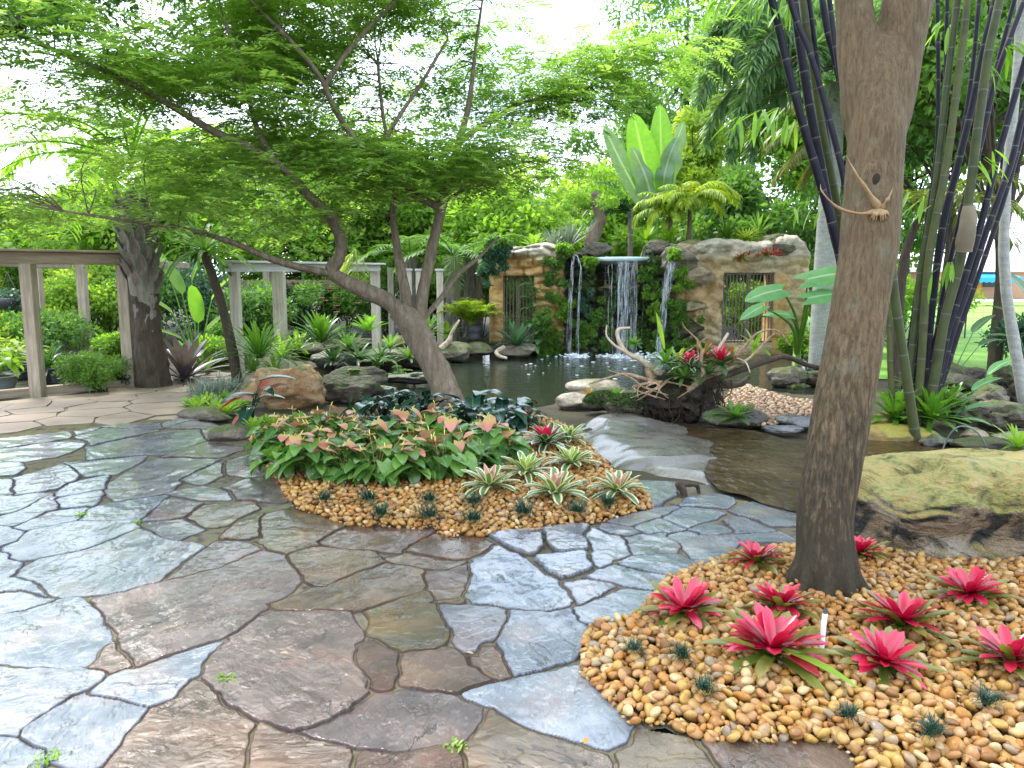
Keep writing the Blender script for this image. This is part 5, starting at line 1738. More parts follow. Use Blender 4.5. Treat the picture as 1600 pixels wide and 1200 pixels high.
# second pergola
B1, B2 = P(374, 590), at(588, 17.8, 0)
pg2 = thing('pergola', 'pale topped timber pergola behind the feathery tree', 'pergola', (B1 + B2) / 2)
hb = PD(374, 425, B1[1])[2]
BX = [B1, at(448, 19.3, 0), B2, at(614, 19.8, 0)]
post(pg2, B1, hb, .15, M_PALEPOST)
post(pg2, at(588, B2[1], 0), PD(588, 424, B2[1])[2], .19, M_PALEPOST)
post(pg2, at(438, 13.9, 0), PD(438, 424, 13.9)[2], .20, M_PALEPOST)
post(pg2, at(612, 21, 0), 1.9, .16, M_PALEPOST)
post(pg2, at(420, 21, 0), 1.9, .17, M_POST)
h2 = PD(588, 424, B2[1])[2]
beam('front_beam', pg2, B1 + [0, 0, hb + .07], np.array([B2[0], B2[1], h2 + .07]), .14, .14, M_PALEBEAM, .15)
beam('cap_board', pg2, B1 + [0, .05, hb + .165], np.array([B2[0], B2[1] + .05, h2 + .165]), .34, .04, M_PALEBEAM, .2)
beam('back_board', pg2, at(380, 21, 1.45), at(560, 21, 1.45), .05, .24, M_BROWNBEAM, .2)
for px, by, y, s, lab in [(640, 520, 16.5, .11, 'thin pale post seen between the two slender limbs'), (655, 520, 17.5, .11, 'pale timber post behind the slender limb pair'), (688, 515, 17.8, .15, 'pale post wound with a twisted white band left of the palm trunks')]:
    p = at(px, y, 0)
    t = thing('timber_post', lab, 'post', p)
    post(t, p, PD(px, 424, y)[2], s, M_PALEPOST)
    mb = MB(); box(mb, [0, 0, PD(px, 424, y)[2] + .03], (s * 1.3, s * 1.3, .05)); c_ = mb.build('post_cap', M_PALEBEAM, None, world=False, smooth=False); c_.parent = t; bevel(c_)
# ------------------------------------------------------------------ house across the lawn
yh = 57.0
hx0, hx1 = PD(1440, 450, yh)[0], PD(1740, 450, yh)[0]
hs = thing('house', 'low peach house with blue awning and pale roof across the lawn', 'house', ((hx0 + hx1) / 2, yh + 3, 0))
hc = np.array(hs.location)
zt = PD(800, 424, yh)[2]
mb = MB()
box(mb, [(hx0 + hx1) / 2, yh + 3, zt / 2], (hx1 - hx0, 6, zt))
M_HOUSE = plain('peach_render', (.50, .30, .18), .8, .2, .1, 3)
mb.build('wall', M_HOUSE, hs, smooth=False)
mb = MB()
zr = PD(800, 378, yh)[2]
e = 1.2
v = np.array([[hx0 - e, yh - .6, zt + .12], [hx1 + e, yh - .6, zt + .12], [hx1 + e, yh + 6.6, zt + .12], [hx0 - e, yh + 6.6, zt + .12], [hx0 + 2, yh + 3, zr + .7], [hx1 - 2, yh + 3, zr + .7],
              [hx0 - e, yh - .6, zt - .04], [hx1 + e, yh - .6, zt - .04], [hx1 + e, yh + 6.6, zt - .04], [hx0 - e, yh + 6.6, zt - .04]])
mb.add(v, np.array([[0, 1, 5, 4], [2, 3, 4, 5], [6, 7, 1, 0], [7, 8, 2, 1], [8, 9, 3, 2], [9, 6, 0, 3], [9, 8, 7, 6]]))
mb.addfaces(np.array([[1, 2, 5], [3, 0, 4]]))
mb.build('roof', plain('pale_roof', (.78, .72, .70), .7, .2, .1, 2), hs, smooth=False)
mb = MB()
ax0, ax1 = PD(1520, 430, yh - 1)[0], PD(1588, 430, yh - 1)[0]
za, zb = PD(800, 425, yh)[2] - .1, PD(800, 434, yh - 1.6)[2]
m = 17
X = np.linspace(ax0, ax1, m)
V = np.concatenate([np.column_stack([X, np.full(m, yh - .05), np.full(m, za)]), np.column_stack([X, np.full(m, yh - 1.7), np.full(m, zb)]), np.column_stack([X, np.full(m, yh - 1.72), zb - .28 - .08 * (np.arange(m) % 2)])])
k = np.arange(m - 1)
mb.add(V, np.vstack([np.stack([k, k + 1, k + 1 + m, k + m], -1), np.stack([k + m, k + m + 1, k + 1 + 2 * m, k + 2 * m], -1)]))
aw = mb.build('awning', plain('blue_canvas', (.02, .30, .62), .6, .3, .1, 5), hs, smooth=False)
sm = aw.modifiers.new('thick', 'SOLIDIFY'); sm.thickness = .04
mb = MB()
wx0, wx1 = PD(1536, 440, yh)[0], PD(1566, 440, yh)[0]
box(mb, [(wx0 + wx1) / 2, yh - .04, PD(800, 443, yh)[2]], (wx1 - wx0, .06, .5))
w_ = mb.build('window', plain('dark_glass', (.02, .025, .03), .1, .6), hs, smooth=False)
mb = MB()
for x in (wx0, (wx0 + wx1) / 2, wx1):
    box(mb, [x, yh - .09, PD(800, 443, yh)[2]], (.08, .06, .55))
f_ = mb.build('window_frame', M_WHITEPL, None, smooth=False); f_.parent = w_
mb = MB(); box(mb, [PD(1530, 440, yh)[0] - .1, yh - .06, zt / 2], (.4, .12, zt))
mb.build('pillar', plain('orange_render', (.65, .30, .06), .8, .2), hs, smooth=False)
# wire fence along the lawn
fp = thing('wire_fence', 'thin dark wire fence along the near edge of the lawn', 'fence', at(1560, 21.2))
fx0, fx1 = at(1385, 21.2)[0], at(1760, 21.2)[0]
mb = MB()
zf = PD(800, 478, 21.2)[2]
tube(mb, [[fx0, 21.2, zf], [fx1, 21.2, zf]], .014, 6)
for k in range(26):
    x = fx0 + (fx1 - fx0) * k / 25
    tube(mb, [[x, 21.2, 0], [x, 21.2, zf]], .003, 4)
for k in range(5):
    tube(mb, [[fx0, 21.2, zf * k / 5], [fx1, 21.2, zf * k / 5]], .003, 4)
mb.build('rail_and_wire', M_DARKMETAL, fp)
for k in range(4):
    x = fx0 + (fx1 - fx0) * k / 3
    mb = MB(); tube(mb, [[x, 21.22, -.2], [x, 21.22, zf + .05]], .022, 8); mb.build('post', M_DARKMETAL, fp)
# ------------------------------------------------------------------ rocks
def rock(px, py, wpx, hpx, mat, label, seed, depth=.8, z=0.0, rz=None, name='rock', cat='rock', group=None, **kw):
    "px,py = foot of the rock in the photo; wpx,hpx = its size there"
    p = P(px, py, z)
    s = scale_at(p)
    sx, sz = wpx * s / 2, hpx * s / 2
    sy = sx * depth
    v, f = rock_shape((sx, sy, sz), seed, **kw)
    a = rz if rz is not None else (seed % 7) * .1 - .3
    ca, sa = math.cos(a), math.sin(a)
    v = v @ np.array([[ca, sa, 0], [-sa, ca, 0], [0, 0, 1]])
    lo = v[:, 2].min()
    loc = np.array([p[0], p[1] + sy * .7, z + sz * .72])
    mb = MB(); mb.add(v + loc, f)
    return tag(mb.build(name, mat, loc=loc), label, cat, group)
# the big mossy boulder at right
def boulder():
    p = P(1520, 885)
    s = scale_at(p)
    v, f = ico(6)
    v = v.copy()
    # squarish block: superellipsoid
    pw = .42
    v = np.sign(v) * np.abs(v) ** pw
    v /= np.abs(v).max()
    x, y, z = v.T
    v = np.stack([x, y * (1 - .0 * z), z], -1)
    sz = v * np.array([.98, .56, .31])
    o = np.array([3.1, 7.7, 1.3])
    k = sz[:, 0] / .98
    sz[:, 2] *= (1 + .10 * k) * np.where(sz[:, 2] > 0, 1 - .22 * np.clip(-.55 - k, 0, 1) / .45, 1)
    sz[:, 1] += .10 * np.clip(sz[:, 2], -1, .15)
    d = .10 * fbm(sz * 1.8 + o, 5, 2) - .05 * np.maximum(0, fbm(sz * 5 + o, 4, 12))
    lay = sz[:, 2] * 9 + .9 * fbm(sz * 1.7 + o, 3, 8) + sz[:, 0] * 1.0
    fr = lay - np.floor(lay)
    d = d + .05 * (1 - (2 * fr - 1) ** 4) * (.4 + .6 * vnoise(np.column_stack([np.floor(lay) * 3.3, sz[:, 0] * 2, sz[:, 1] * 2]), 4))
    hol = np.exp(-(((sz[:, 0] + .55) / .5) ** 2 + ((sz[:, 2] + .06) / .14) ** 2)) * (sz[:, 1] < 0)
    n = v / np.linalg.norm(v, axis=1)[:, None]
    sz = sz + n * d[:, None]
    sz[:, 1] += .16 * hol
    low = np.clip((-sz[:, 0] - .2) / .8, 0, 1) * (sz[:, 2] < 0)
    loc = np.array([p[0] + .50, p[1] + .44, .20])
    mb = MB(); mb.add(sz + loc, f)
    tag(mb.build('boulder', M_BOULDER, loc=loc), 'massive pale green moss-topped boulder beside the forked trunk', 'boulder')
boulder()
R = rock
# stones by the stream edge
R(928, 617, 96, 26, M_R_PALE, 'pale smooth flat stone at the pond edge left of the root stump', 401, .6, -.1, 0, sub=4, rough=.1, cuts=4)
R(905, 640, 78, 30, M_R_PALE, 'smaller pale stone lying before the flat one at the pond edge', 402, .6, -.05, .1, sub=4, rough=.12, cuts=5)
R(1150, 672, 100, 40, M_R_DARK, 'dark low wedge of rock at the foot of the root stump', 403, .5, -.02, -.12, sub=4, rough=.15, cuts=4)
R(1105, 622, 48, 24, M_R_GREY, 'small grey stone tucked behind the root stump', 404, .7, -.1)
R(1237, 664, 56, 16, M_R_SLATE, 'dark layered slate slab on the far bank left of the trunk', 405, .7, .0, .1, rough=.12, cuts=4, strata=.2)
R(1228, 678, 64, 15, M_R_SLATE, 'lower wet slate slab below the pale pebble bank', 406, .7, .0, -.1, rough=.12, cuts=4, strata=.2)
R(1262, 672, 60, 22, M_R_SLATE, 'wet slate slab partly hidden by the forked trunk', 407, .7, .0, .2, rough=.12, cuts=4, strata=.2)
R(1152, 612, 70, 14, M_R_PALE, 'low pale rim stone between pond and pink pebbles', 408, .5, -.08, -.15, rough=.08, cuts=3)
R(1240, 604, 74, 34, M_R_GREY, 'mossy undercut rock at the right end of the pond', 409, .6, -.12, 0, rough=.25, strata=.15)
R(1290, 604, 66, 34, M_R_MOSSY, 'dark mossy rock at the pond end behind the forked trunk', 410, .7, -.12)
R(1400, 697, 150, 34, M_R_YELLOW, 'yellow algae-covered slab right of the forked trunk', 411, .5, -.05, -.08, rough=.10, cuts=3)
R(1395, 672, 60, 30, M_R_YELLOW, 'yellow-brown stone under the green bromeliads', 412, .7, .0)
# left bank: dark mossy layered rocks
LB = [
 (445, 638, 112, 78, M_R_ORANGE, 'large orange-tan rock behind the red-leaved plant', .7, dict(rough=.34, cuts=6, strata=.15)),
 (398, 622, 60, 36, M_R_ORANGE, 'small orange rock at the path corner beside the stem', .7, dict(rough=.15)),
 (545, 636, 110, 50, M_R_MOSSY, 'mossy rock nearest the dark glossy leaves', .6, dict(rough=.3, pit=.1)),
 (548, 606, 96, 34, M_R_MOSSY, 'ferny mossy rock stacked above the mossy front rock', .7, dict(rough=.28)),
 (590, 622, 70, 26, M_R_ORANGE, 'tawny stone tucked beside the mossy front rock', .6, dict(rough=.15)),
 (515, 578, 90, 32, M_R_DARK, 'dark wet ledge rock under the big green bromeliad', .7, dict(rough=.25, strata=.25)),
 (585, 575, 110, 34, M_R_DARK, 'long dark ledge rock in the middle of the left bank', .6, dict(rough=.22, strata=.3)),
 (650, 572, 90, 34, M_R_DARK, 'dark layered rock left of the leaning trunk base', .7, dict(rough=.22, strata=.3)),
 (640, 600, 100, 22, M_R_DARK, 'low wet rock at the waterline behind the leaning trunk', .6, dict(rough=.2, strata=.2)),
 (560, 552, 120, 28, M_R_MOSSY, 'upper brown rock beneath the drooping orange leaf', .6, dict(rough=.2, strata=.3)),
 (480, 560, 76, 30, M_R_MOSSY, 'rounded mossy rock on the upper left of the bank', .8, dict(rough=.25)),
 (620, 545, 90, 22, M_R_TAN, 'flat tan rock topping the left bank', .6, dict(rough=.15, strata=.2)),
 (702, 562, 66, 30, M_R_GREY, 'tan-grey rock on the bank right of the leaning trunk', .7, dict(rough=.25)),
 (742, 558, 70, 24, M_R_GREY, 'pale grey rock at the pond corner below the potted palm', .7, dict(rough=.25, strata=.2)),
 (722, 540, 84, 18, M_R_DARK, 'dark flat rock carrying the lime palm pot', .6, dict(rough=.15, strata=.2)),
 (700, 530, 50, 22, M_R_MOSSY, 'small round mossy rock by the white driftwood', .7, dict(rough=.2)),
 (812, 556, 70, 22, M_R_PALE, 'pale rounded rock below the dark agave-like rosette', .7, dict(rough=.12)),
 (355, 692, 70, 32, M_R_GREY, 'rounded grey-brown edging stone by the lime bromeliads', .6, dict(rough=.1, cuts=3)),
 (318, 657, 110, 22, M_R_GREY, 'long low kerb stone along the small lime bed', .35, dict(rough=.08, cuts=3)),
]
for k, (px, py, w, h, m, lab, d, kw) in enumerate(LB):
    R(px, py, w, h, m, lab, 430 + k, d, -.08 if 530 < py < 640 and px > 480 else -.02, **kw)
# right bank rock pile
RB = [(1512, 608, 52, 32, 'round pitted rock at the top of the right-hand pile'), (1478, 622, 58, 34, 'pitted rock left in the upper row of the right-hand pile'), (1538, 632, 62, 36, 'dark pitted rock in the middle of the right-hand pile'),
      (1490, 652, 66, 40, 'broad pitted rock at the lower left of the pile'), (1560, 650, 66, 40, 'tan pitted rock at the lower right of the pile'), (1590, 622, 56, 42, 'pitted rock of the pile next to the right frame edge'), (1540, 668, 60, 34, 'mossy tan rock at the foot of the pile'), (1585, 672, 70, 34, 'pale tan rock at the far right foot of the pile')]
for k, (px, py, w, h, lab) in enumerate(RB):
    R(px, py, w * 1.3, h * 1.35, [M_R_GREY, M_R_MOSSY][k % 3 == 2], lab, 470 + k, .8, .0, rough=.32, pit=.3, cuts=5)
R(1530, 690, 46, 24, M_R_TAN, 'smooth brown stone in the stream below the pile', 480, .8, .0, rough=.08)
R(1590, 690, 80, 16, M_R_PALE, 'flat pale stone in the stream at the right edge', 481, .5, .0, rough=.08)
R(1470, 700, 60, 22, M_R_DARK, 'small dark stone behind the boulder by the hose', 482, .6, .0, rough=.2)
R(1545, 708, 90, 26, M_R_MOSSY, 'dark mossy stone directly behind the boulder', 483, .6, .0, rough=.2)
# rocks capping the wall
for k, (px, py, w, h, dz, m, lab) in enumerate([(932, 388, 52, 28, .0, M_R_GREY, 'grey cap rock under the twisted brown trunk on the wall'), (1030, 384, 44, 22, .1, M_R_GREY, 'rounded cap rock right of the water ledge'), (1085, 388, 66, 30, .0, M_R_TAN, 'blocky cap rock in the middle of the wall top'), (1222, 384, 76, 40, .1, M_R_GREY, 'highest rounded cap rock at the right end of the wall'), (902, 400, 30, 16, -.2, M_R_MOSSY, 'small mossy spout rock above the twin stream'), (1060, 408, 60, 44, -.55, M_R_GREY, 'bulging rock shoulder beside the sliding waterfall'), (1085, 430, 70, 34, -.45, M_R_TAN, 'jutting tan rock shelf left of the wide gate'), (1065, 512, 72, 36, -.5, M_R_MOSSY, 'mossy green mound low on the wall left of the wide gate'), (1075, 478, 60, 26, -.35, M_R_TAN, 'flat tan rock shelf halfway down the wall')]):
    p = PD(px, py, YW + .1 + dz)
    s = scale_at(p)
    v, f = rock_shape((w * s / 2, max(.22, w * s * .35), h * s / 2), 500 + k, rough=.22, strata=.15)
    mb = MB(); mb.add(v + p, f)
    tag(mb.build('rock', m, loc=p), lab, 'rock')
# ------------------------------------------------------------------ plants
def rosette(mb, n, L, W, el_in, el_out, dr, prof, rs, nseg=6, fold=.3, z=0.0, r0=.01, jit=.12, t0=0.0, wave=0.0, lobe=0.0):
    k = np.arange(n)
    t = t0 + (1 - t0) * k / max(1, n - 1)
    az = k * 2.39996 + rs.normal(size=n) * jit
    el = el_in + (el_out - el_in) * t + rs.normal(size=n) * .06
    LL = L * (.72 + .28 * np.sqrt(t)) * rs.uniform(.88, 1.12, n)
    b = np.stack([np.cos(az) * r0, np.sin(az) * r0, np.full(n, z)], -1)
    straps(mb, b, az, el, LL, W * rs.uniform(.9, 1.1, n), dr * (.4 + .6 * t), nseg, prof, fold, np.clip(.7 - .5 * t + rs.normal(size=n) * .15, 0, 1), wave=wave, lobe=lobe)
def simple_plant(name, label, cat, loc, parts, rz=0.0, group=None):
    "parts: (part name, material, builder(mb)) in local coordinates"
    o = thing(name, label, cat, loc, rz, group)
    for pn, mt, fn in parts:
        mb = MB(); fn(mb)
        mb.build(pn, mt, o, world=False)
    return o
# --- pink bromeliads
def pink_brom(seed, size):
    rs = np.random.RandomState(seed)
    def outer(mb): rosette(mb, 13, .25 * size, .046 * size, .7, .05, .5, 'strap', rs, 7, .3, .02)
    def inner(mb): rosette(mb, 27, .175 * size, .046 * size, 1.05, -.02, .3, 'strap', rs, 6, .22, .045 * size, jit=.5)
    return [('leaves', M_BROM, outer), ('bracts', M_PINK, inner)]
PB = [(1070, 962, 1.0, 'pink bromeliad at the left tip of the near gravel bed'), (1182, 884, .92, 'pink bromeliad touching the left side of the forked trunk, nearest the slate path'), (1346, 870, .85, 'small pink bromeliad half hidden between the forked trunk and the boulder'),
      (1222, 958, .98, 'pink bromeliad right at the left foot of the forked trunk'), (1207, 1030, 1.12, 'large upright pink bromeliad with one long lime leaf, nearest the white stake'), (1410, 985, 1.05, 'spreading pink bromeliad in the middle of the gravel bed, right of the trunk'),
      (1378, 1045, 1.02, 'pink bromeliad in front of the spreading one, in mid gravel'), (1517, 938, 1.0, 'pink bromeliad growing at the foot of the mossy boulder'), (1582, 1045, 1.0, 'pink bromeliad cut by the right edge of the photo')]
for k, (px, py, s, lab) in enumerate(PB):
    o = simple_plant('pink_bromeliad', lab, 'bromeliad', P(px, py, .05), pink_brom(600 + k, s * 1.0 * [1, .95, .9, .92, 1.1, 1.04, .94, 1.0, 1.06][k]), k * 1.3, 'pink bromeliads around the forked trunk')
    o.rotation_euler = ([.12, -.1, .05, .15, .0, -.14, .1, -.05, .16][k], [-.1, .12, .1, -.12, .0, .08, -.14, .14, -.08][k], k * 1.3)
# long lime leaf
p0 = P(1222, 1040, .10)
mb = MB(); straps(mb, [[0, 0, .06]], [-.95], [.12], [.40], [.05], [.35], 9, 'lance', .2, [.9])
lo_ = [c for c in bpy.data.objects if c.name.startswith('pink_bromeliad')][4]
mb.build('long_leaf', M_BAMBLEAF, lo_, world=False)
lo_.rotation_euler = (0, 0, 0)
# --- mondo grass tufts
def tuft_mesh(seed):
    rs = np.random.RandomState(seed); mb = MB()
    m = 130
    az = rs.rand(m) * 6.283
    b = np.stack([rs.normal(size=m) * .014, rs.normal(size=m) * .014, np.zeros(m)], -1)
    straps(mb, b, az, rs.uniform(.4, 1.45, m), rs.uniform(.05, .10, m), .0045, rs.uniform(.5, 1.6, m), 4, 'grass', .1, rs.rand(m))
    return mb
T0 = [tuft_mesh(s).build('grass_tuft', M_TUFT, world=False) for s in (1, 2, 3)]
TN = [(990, 1014), (1065, 1024), (1100, 1076), (1325, 1118), (1457, 1144), (1543, 1096)]
TM = [(507, 780), (575, 780), (595, 803), (670, 781), (670, 806), (742, 785), (740, 812), (817, 800), (902, 799), (950, 787)]
def put_tufts(lst, label, group, z, s0):
    for k, (px, py) in enumerate(lst):
        src = T0[k % 3]
        if not src.get('label'):
            o = src
        else:
            o = src.copy(); COL.objects.link(o)
        o.location = P(px, py, z); o.rotation_euler = (0, 0, k * 1.7); s = s0 * (.9 + .25 * ((k * 37) % 10) / 10); o.scale = (s, s, s)
        tag(o, label, 'grass tuft', group)
put_tufts(TN, 'small dark green grass tuft among the near gravel in front of the pink bromeliads', 'grass tufts in the near gravel bed', .085, .95)
put_tufts(TM, 'small dark green grass tuft in the island gravel in front of the anthuriums', 'grass tufts in the island gravel bed', .085, 1.45)
# --- irrigation stake
sp = P(1284, 1010, .06)
o = thing('plant_stake', 'short white irrigation stake with dark cap among the pink bromeliads', 'garden stake', sp)
mb = MB(); tube(mb, [[0, 0, -.05], [.003, 0, .10], [.006, 0, .155]], [.010, .0115, .011], 12); mb.build('stake', M_WHITEPL, o, world=False)
mb = MB(); tube(mb, [[.006, 0, .155], [.007, 0, .172], [.008, 0, .18]], [.010, .009, .006], 12); mb.build('cap', M_BLACKPL, o, world=False)
# --- variegated bromeliads
def vari(seed, size, edge, heart, n=20, nh=7):
    rs = np.random.RandomState(seed)
    def outer(mb): rosette(mb, n, .25 * size, .058 * size, .95, .18, .95, 'strap', rs, 8, .22, .04)
    def inner(mb): rosette(mb, nh, .15 * size, .05 * size, 1.35, .85, .3, 'lance', rs, 6, .3, .06 * size)
    return [('leaves', edge, outer), ('heart', heart, inner)]
VB = [(765, 768, 1.05, M_VARI, M_VARIPINK, 'cream-edged bromeliad with pink heart nearest the anthuriums'), (822, 746, 1.05, M_VARI, M_VARIY, 'cream-edged bromeliad with yellow-green heart, upper left of its group'), (868, 780, 1.12, M_VARI, M_VARIPINK, 'cream-edged bromeliad with rosy heart, front and centre of its group'),
      (893, 732, 1.05, M_VARI, M_VARIY, 'upright yellow-edged bromeliad beside the flat rock'), (965, 776, 1.0, M_VARI, M_VARIPINK, 'cream-edged bromeliad with pink spikes beside the raised slate'),
      (853, 700, 1.2, M_VARIG, M_CRIM, 'white-edged bromeliad with crimson centre'), (817, 668, 1.1, M_VARIG, M_CRIM, 'white-edged bromeliad with small magenta centre close to the glossy leaves'), (888, 692, 1.0, M_VARI, M_VARIY, 'yellow-striped bromeliad next to the crimson-centred one')]
for k, (px, py, s, m1, m2, lab) in enumerate(VB):
    simple_plant('striped_bromeliad', lab, 'bromeliad', P(px, py, .05), vari(640 + k, s * 1.05, m1, m2, 22, 6 if m2 is not M_CRIM else 8), k * .9, 'striped bromeliads in the island bed')
# --- anthuriums
def broad(mb, rs, n, h, spread, L, W, stem=True, prof='heart', lobe=.18, rnd=None, dr=(.5, 1.3), elr=(-.5, .5), stemr=.004, fold=.22):
    az = np.arange(n) * 2.39996 + rs.normal(size=n) * .3
    rr = spread * np.sqrt(rs.rand(n))
    hh = h * rs.uniform(.35, 1.0, n) * (1.08 - .45 * rr / spread)
    tip = np.stack([np.cos(az) * rr, np.sin(az) * rr, hh], -1)
    if stem:
        for k in range(n):
            q = spline([[tip[k, 0] * .1, tip[k, 1] * .1, 0], [tip[k, 0] * .5, tip[k, 1] * .5, hh[k] * .7], tip[k]], 5)
            tube(mb, q, stemr, 4, .5, cap=False)
    straps(mb, tip, az + rs.normal(size=n) * .5, rs.uniform(*elr, n), L * rs.uniform(.7, 1.2, n), W * rs.uniform(.8, 1.15, n), rs.uniform(*dr, n), 7, prof, fold, rs.rand(n), lobe)
    return tip
def anthurium(seed):
    rs = np.random.RandomState(seed)
    o = thing('anthurium', 'leafy anthurium with peach and green heart-shaped flowers in the massed island planting', 'anthurium', (0, 0, 0), 0, 'peach anthuriums massed in the island bed')
    mb = MB(); broad(mb, rs, 40, .42, .25, .22, .15, dr=(.5, 1.3), elr=(-.7, .4)); mb.build('leaves', M_L_ANTH, o, world=False)
    for k in range(6):
        mb = MB()
        az = rs.rand() * 6.283; r = rs.uniform(.03, .22); h = rs.uniform(.26, .46)
        tip = np.array([math.cos(az) * r, math.sin(az) * r, h])
        q = spline([[tip[0] * .1, tip[1] * .1, 0], [tip[0] * .5, tip[1] * .5, h * .6], tip], 6)
        tube(mb, q, .003, 4, .95, cap=False)
        a2 = -1.57 + rs.normal() * .9
        straps(mb, [tip], [a2], [rs.uniform(-.7, .35)], [rs.uniform(.12, .165)], [rs.uniform(.11, .145)], [.6], 7, 'heart', .14, [rs.rand()], .2)
        f = mb.build('flower', M_SPATHE, o, world=False)
        mb = MB()
        tube(mb, [tip + [0, 0, .003], tip + [math.cos(a2) * .02, math.sin(a2) * .02, .035], tip + [math.cos(a2) * .03, math.sin(a2) * .03, .045]], [.0045, .0045, .002], 6)
        s = mb.build('spadix', M_SPADIX, None, world=False); s.parent = f
    return o
AN = [(452, 742), (492, 748), (540, 752), (590, 756), (640, 757), (690, 750), (735, 736), (775, 722), (430, 712), (478, 718), (528, 722), (585, 724), (645, 724), (700, 716), (750, 706), (505, 698), (560, 700), (620, 702), (465, 692), (680, 696)]
protos = [anthurium(700 + k) for k in range(4)]
for k, (px, py) in enumerate(AN):
    sc = [.82, .9, .76, .92][(k * 3) % 4]
    if k < 4:
        protos[k].location = P(px, py, .02); protos[k].rotation_euler = (0, 0, k); protos[k].scale = (sc, sc, sc)
    else:
        dup(protos[(k * 7 + 1) % 4], P(px, py, .02), k * 1.9, sc)
# --- glossy dark plants either side of the leaning trunk
for k, (px, py, s, lab) in enumerate([(600, 672, 1.15, 'dark glossy broad-leaved plant under the mossy rocks'), (655, 675, 1.0, 'dark glossy broad-leaved plant touching the left of the leaning trunk'), (745, 678, 1.1, 'dark glossy plant at the right foot of the leaning trunk'), (790, 672, .9, 'dark glossy plant between the leaning trunk and the striped bromeliads')]):
    rs = np.random.RandomState(720 + k)
    simple_plant('glossy_plant', lab, 'plant', P(px, py, 0), [('leaves', M_L_GLOSSY, lambda mb: broad(mb, rs, 46, .46 * s, .36 * s, .27, .15, dr=(.6, 1.5)))], k)
# --- lime bromeliads and silver grass in the corner bed
for k, (px, py, s, m, lab) in enumerate([(310, 640, .9, M_LIME, 'lime bromeliad at the outer corner of the small kerbed bed'), (338, 645, 1.0, M_LIME, 'lime bromeliad in the middle of the small kerbed bed'), (366, 640, .9, M_LIME, 'lime bromeliad beside the red-leaved plant'), (350, 628, .9, M_GREENBROM, 'green bromeliad behind the lime ones at the path corner'),
                                         (322, 632, .9, M_LIME, 'lime bromeliad just behind the corner one in the kerbed bed'), (352, 648, .95, M_LIME, 'lime bromeliad at the kerb in the right half of the small bed'), (382, 634, .8, M_LIME, 'lime bromeliad tucked under the red-leaved plant'), (298, 634, .7, M_LIME, 'smallest lime bromeliad at the left tip of the kerbed bed'), (398, 672, .8, M_LIME, 'lime rosette by the rounded edging stone'), (425, 668, .85, M_LIME, 'lime rosette at the upper end of the anthurium bed'), (462, 664, .8, M_GREENBROM, 'small green rosette below the orange rock')]):
    rs = np.random.RandomState(740 + k)
    simple_plant('lime_bromeliad', lab, 'bromeliad', P(px, py, 0), [('leaves', m, lambda mb: rosette(mb, 26, .26 * s, .045, 1.2, .2, .6, 'strap', rs, 6, .25))], k, 'lime rosettes at the path corner')
def grassy(n, L, W, sp, rs, m=None, el=(.5, 1.45), dr=(.4, 1.5)):
    def f(mb):
        az = rs.rand(n) * 6.283
        b = np.stack([rs.normal(size=n) * sp, rs.normal(size=n) * sp, np.zeros(n)], -1)
        straps(mb, b, az, rs.uniform(*el, n), L * rs.uniform(.5, 1.1, n), W, rs.uniform(*dr, n), 5, 'grass', .15, rs.rand(n))
    return f
simple_plant('silver_grass', 'blue-grey grassy clump at the path corner behind the lime bromeliads', 'grass', P(325, 616), [('leaves', M_SILVER, grassy(260, .36, .014, .14, np.random.RandomState(5)))])
simple_plant('silver_grass', 'second blue-grey clump nearer the dark stem', 'grass', P(352, 610), [('leaves', M_SILVER, grassy(220, .36, .014, .12, np.random.RandomState(6)))])
# --- red-leaved plant
rs = np.random.RandomState(8)
rp = P(395, 662)
o = thing('red_leaf_plant', 'plant with dark green leaves showing crimson undersides by the orange rock', 'plant', rp)
mb = MB(); b = [[0, 0, .26], [.06, .05, .36], [-.08, .0, .32], [.0, -.02, .18], [.14, .05, .36]]
straps(mb, b, [2.8, 1.0, 3.4, 3.7, .5], [.25, .7, -.3, -.5, .5], [.36, .40, .34, .32, .3], [.17, .16, .17, .15, .14], [.5] * 5, 8, 'lance', .3, rs.rand(5)); mb.build('red_leaves', M_RED, o, world=False)
mb = MB(); b = [[0.04, -.05, .34], [.10, 0, .30], [.12, .0, .5], [.0, -.08, .2], [.12, -.06, .42]]
straps(mb, b, [3.9, .1, .2, 4.6, 5.6], [.15, .25, .3, -.4, .1], [.42, .30, .42, .3, .28], [.26, .19, .24, .17, .17], [.7] * 5, 8, 'heart', .2, rs.rand(5), .1)
for q in b:
    tube(mb, spline([[0, 0, 0], [q[0] * .3, q[1] * .3, q[2] * .6], q], 6), .007, 5, .2)
mb.build('green_leaves', M_L_GLOSSY, o, world=False)
# --- bank plants: ferns, bromeliads
def fern(label, loc, n, L, seed, mat=None, z=0):
    rs = np.random.RandomState(seed)
    o = thing('fern', label, 'fern', loc)
    mb, rb = MB(), MB()
    spec = [(a + rs.normal() * .2, rs.uniform(.5, 1.2), L * rs.uniform(.7, 1.1), rs.uniform(1.0, 1.8)) for a in np.arange(n) * 2.39996]
    fronds(mb, rb, np.zeros(3), spec, 22, .24, .035, .2, rs, fwd=.35, vee=.05, rr=.004)
    mb.build('fronds', mat or M_FERN, o, world=False); rb.build('frond_stems', M_L_MID, o, world=False)
    return o
D = lambda px, py, y: PD(px, py, y)
yb_ = lambda py, z=-.1: P(700, py, z)[1]
fern('pale fern on the dark rocks left of the leaning trunk', D(622, 590, 13.2), 9, .42, 1)
fern('bright fern on the mossy front rock', D(560, 590, 12.6), 9, .46, 2)
fern('fern hanging from the middle bank rock', D(590, 570, 13.5), 8, .42, 3)
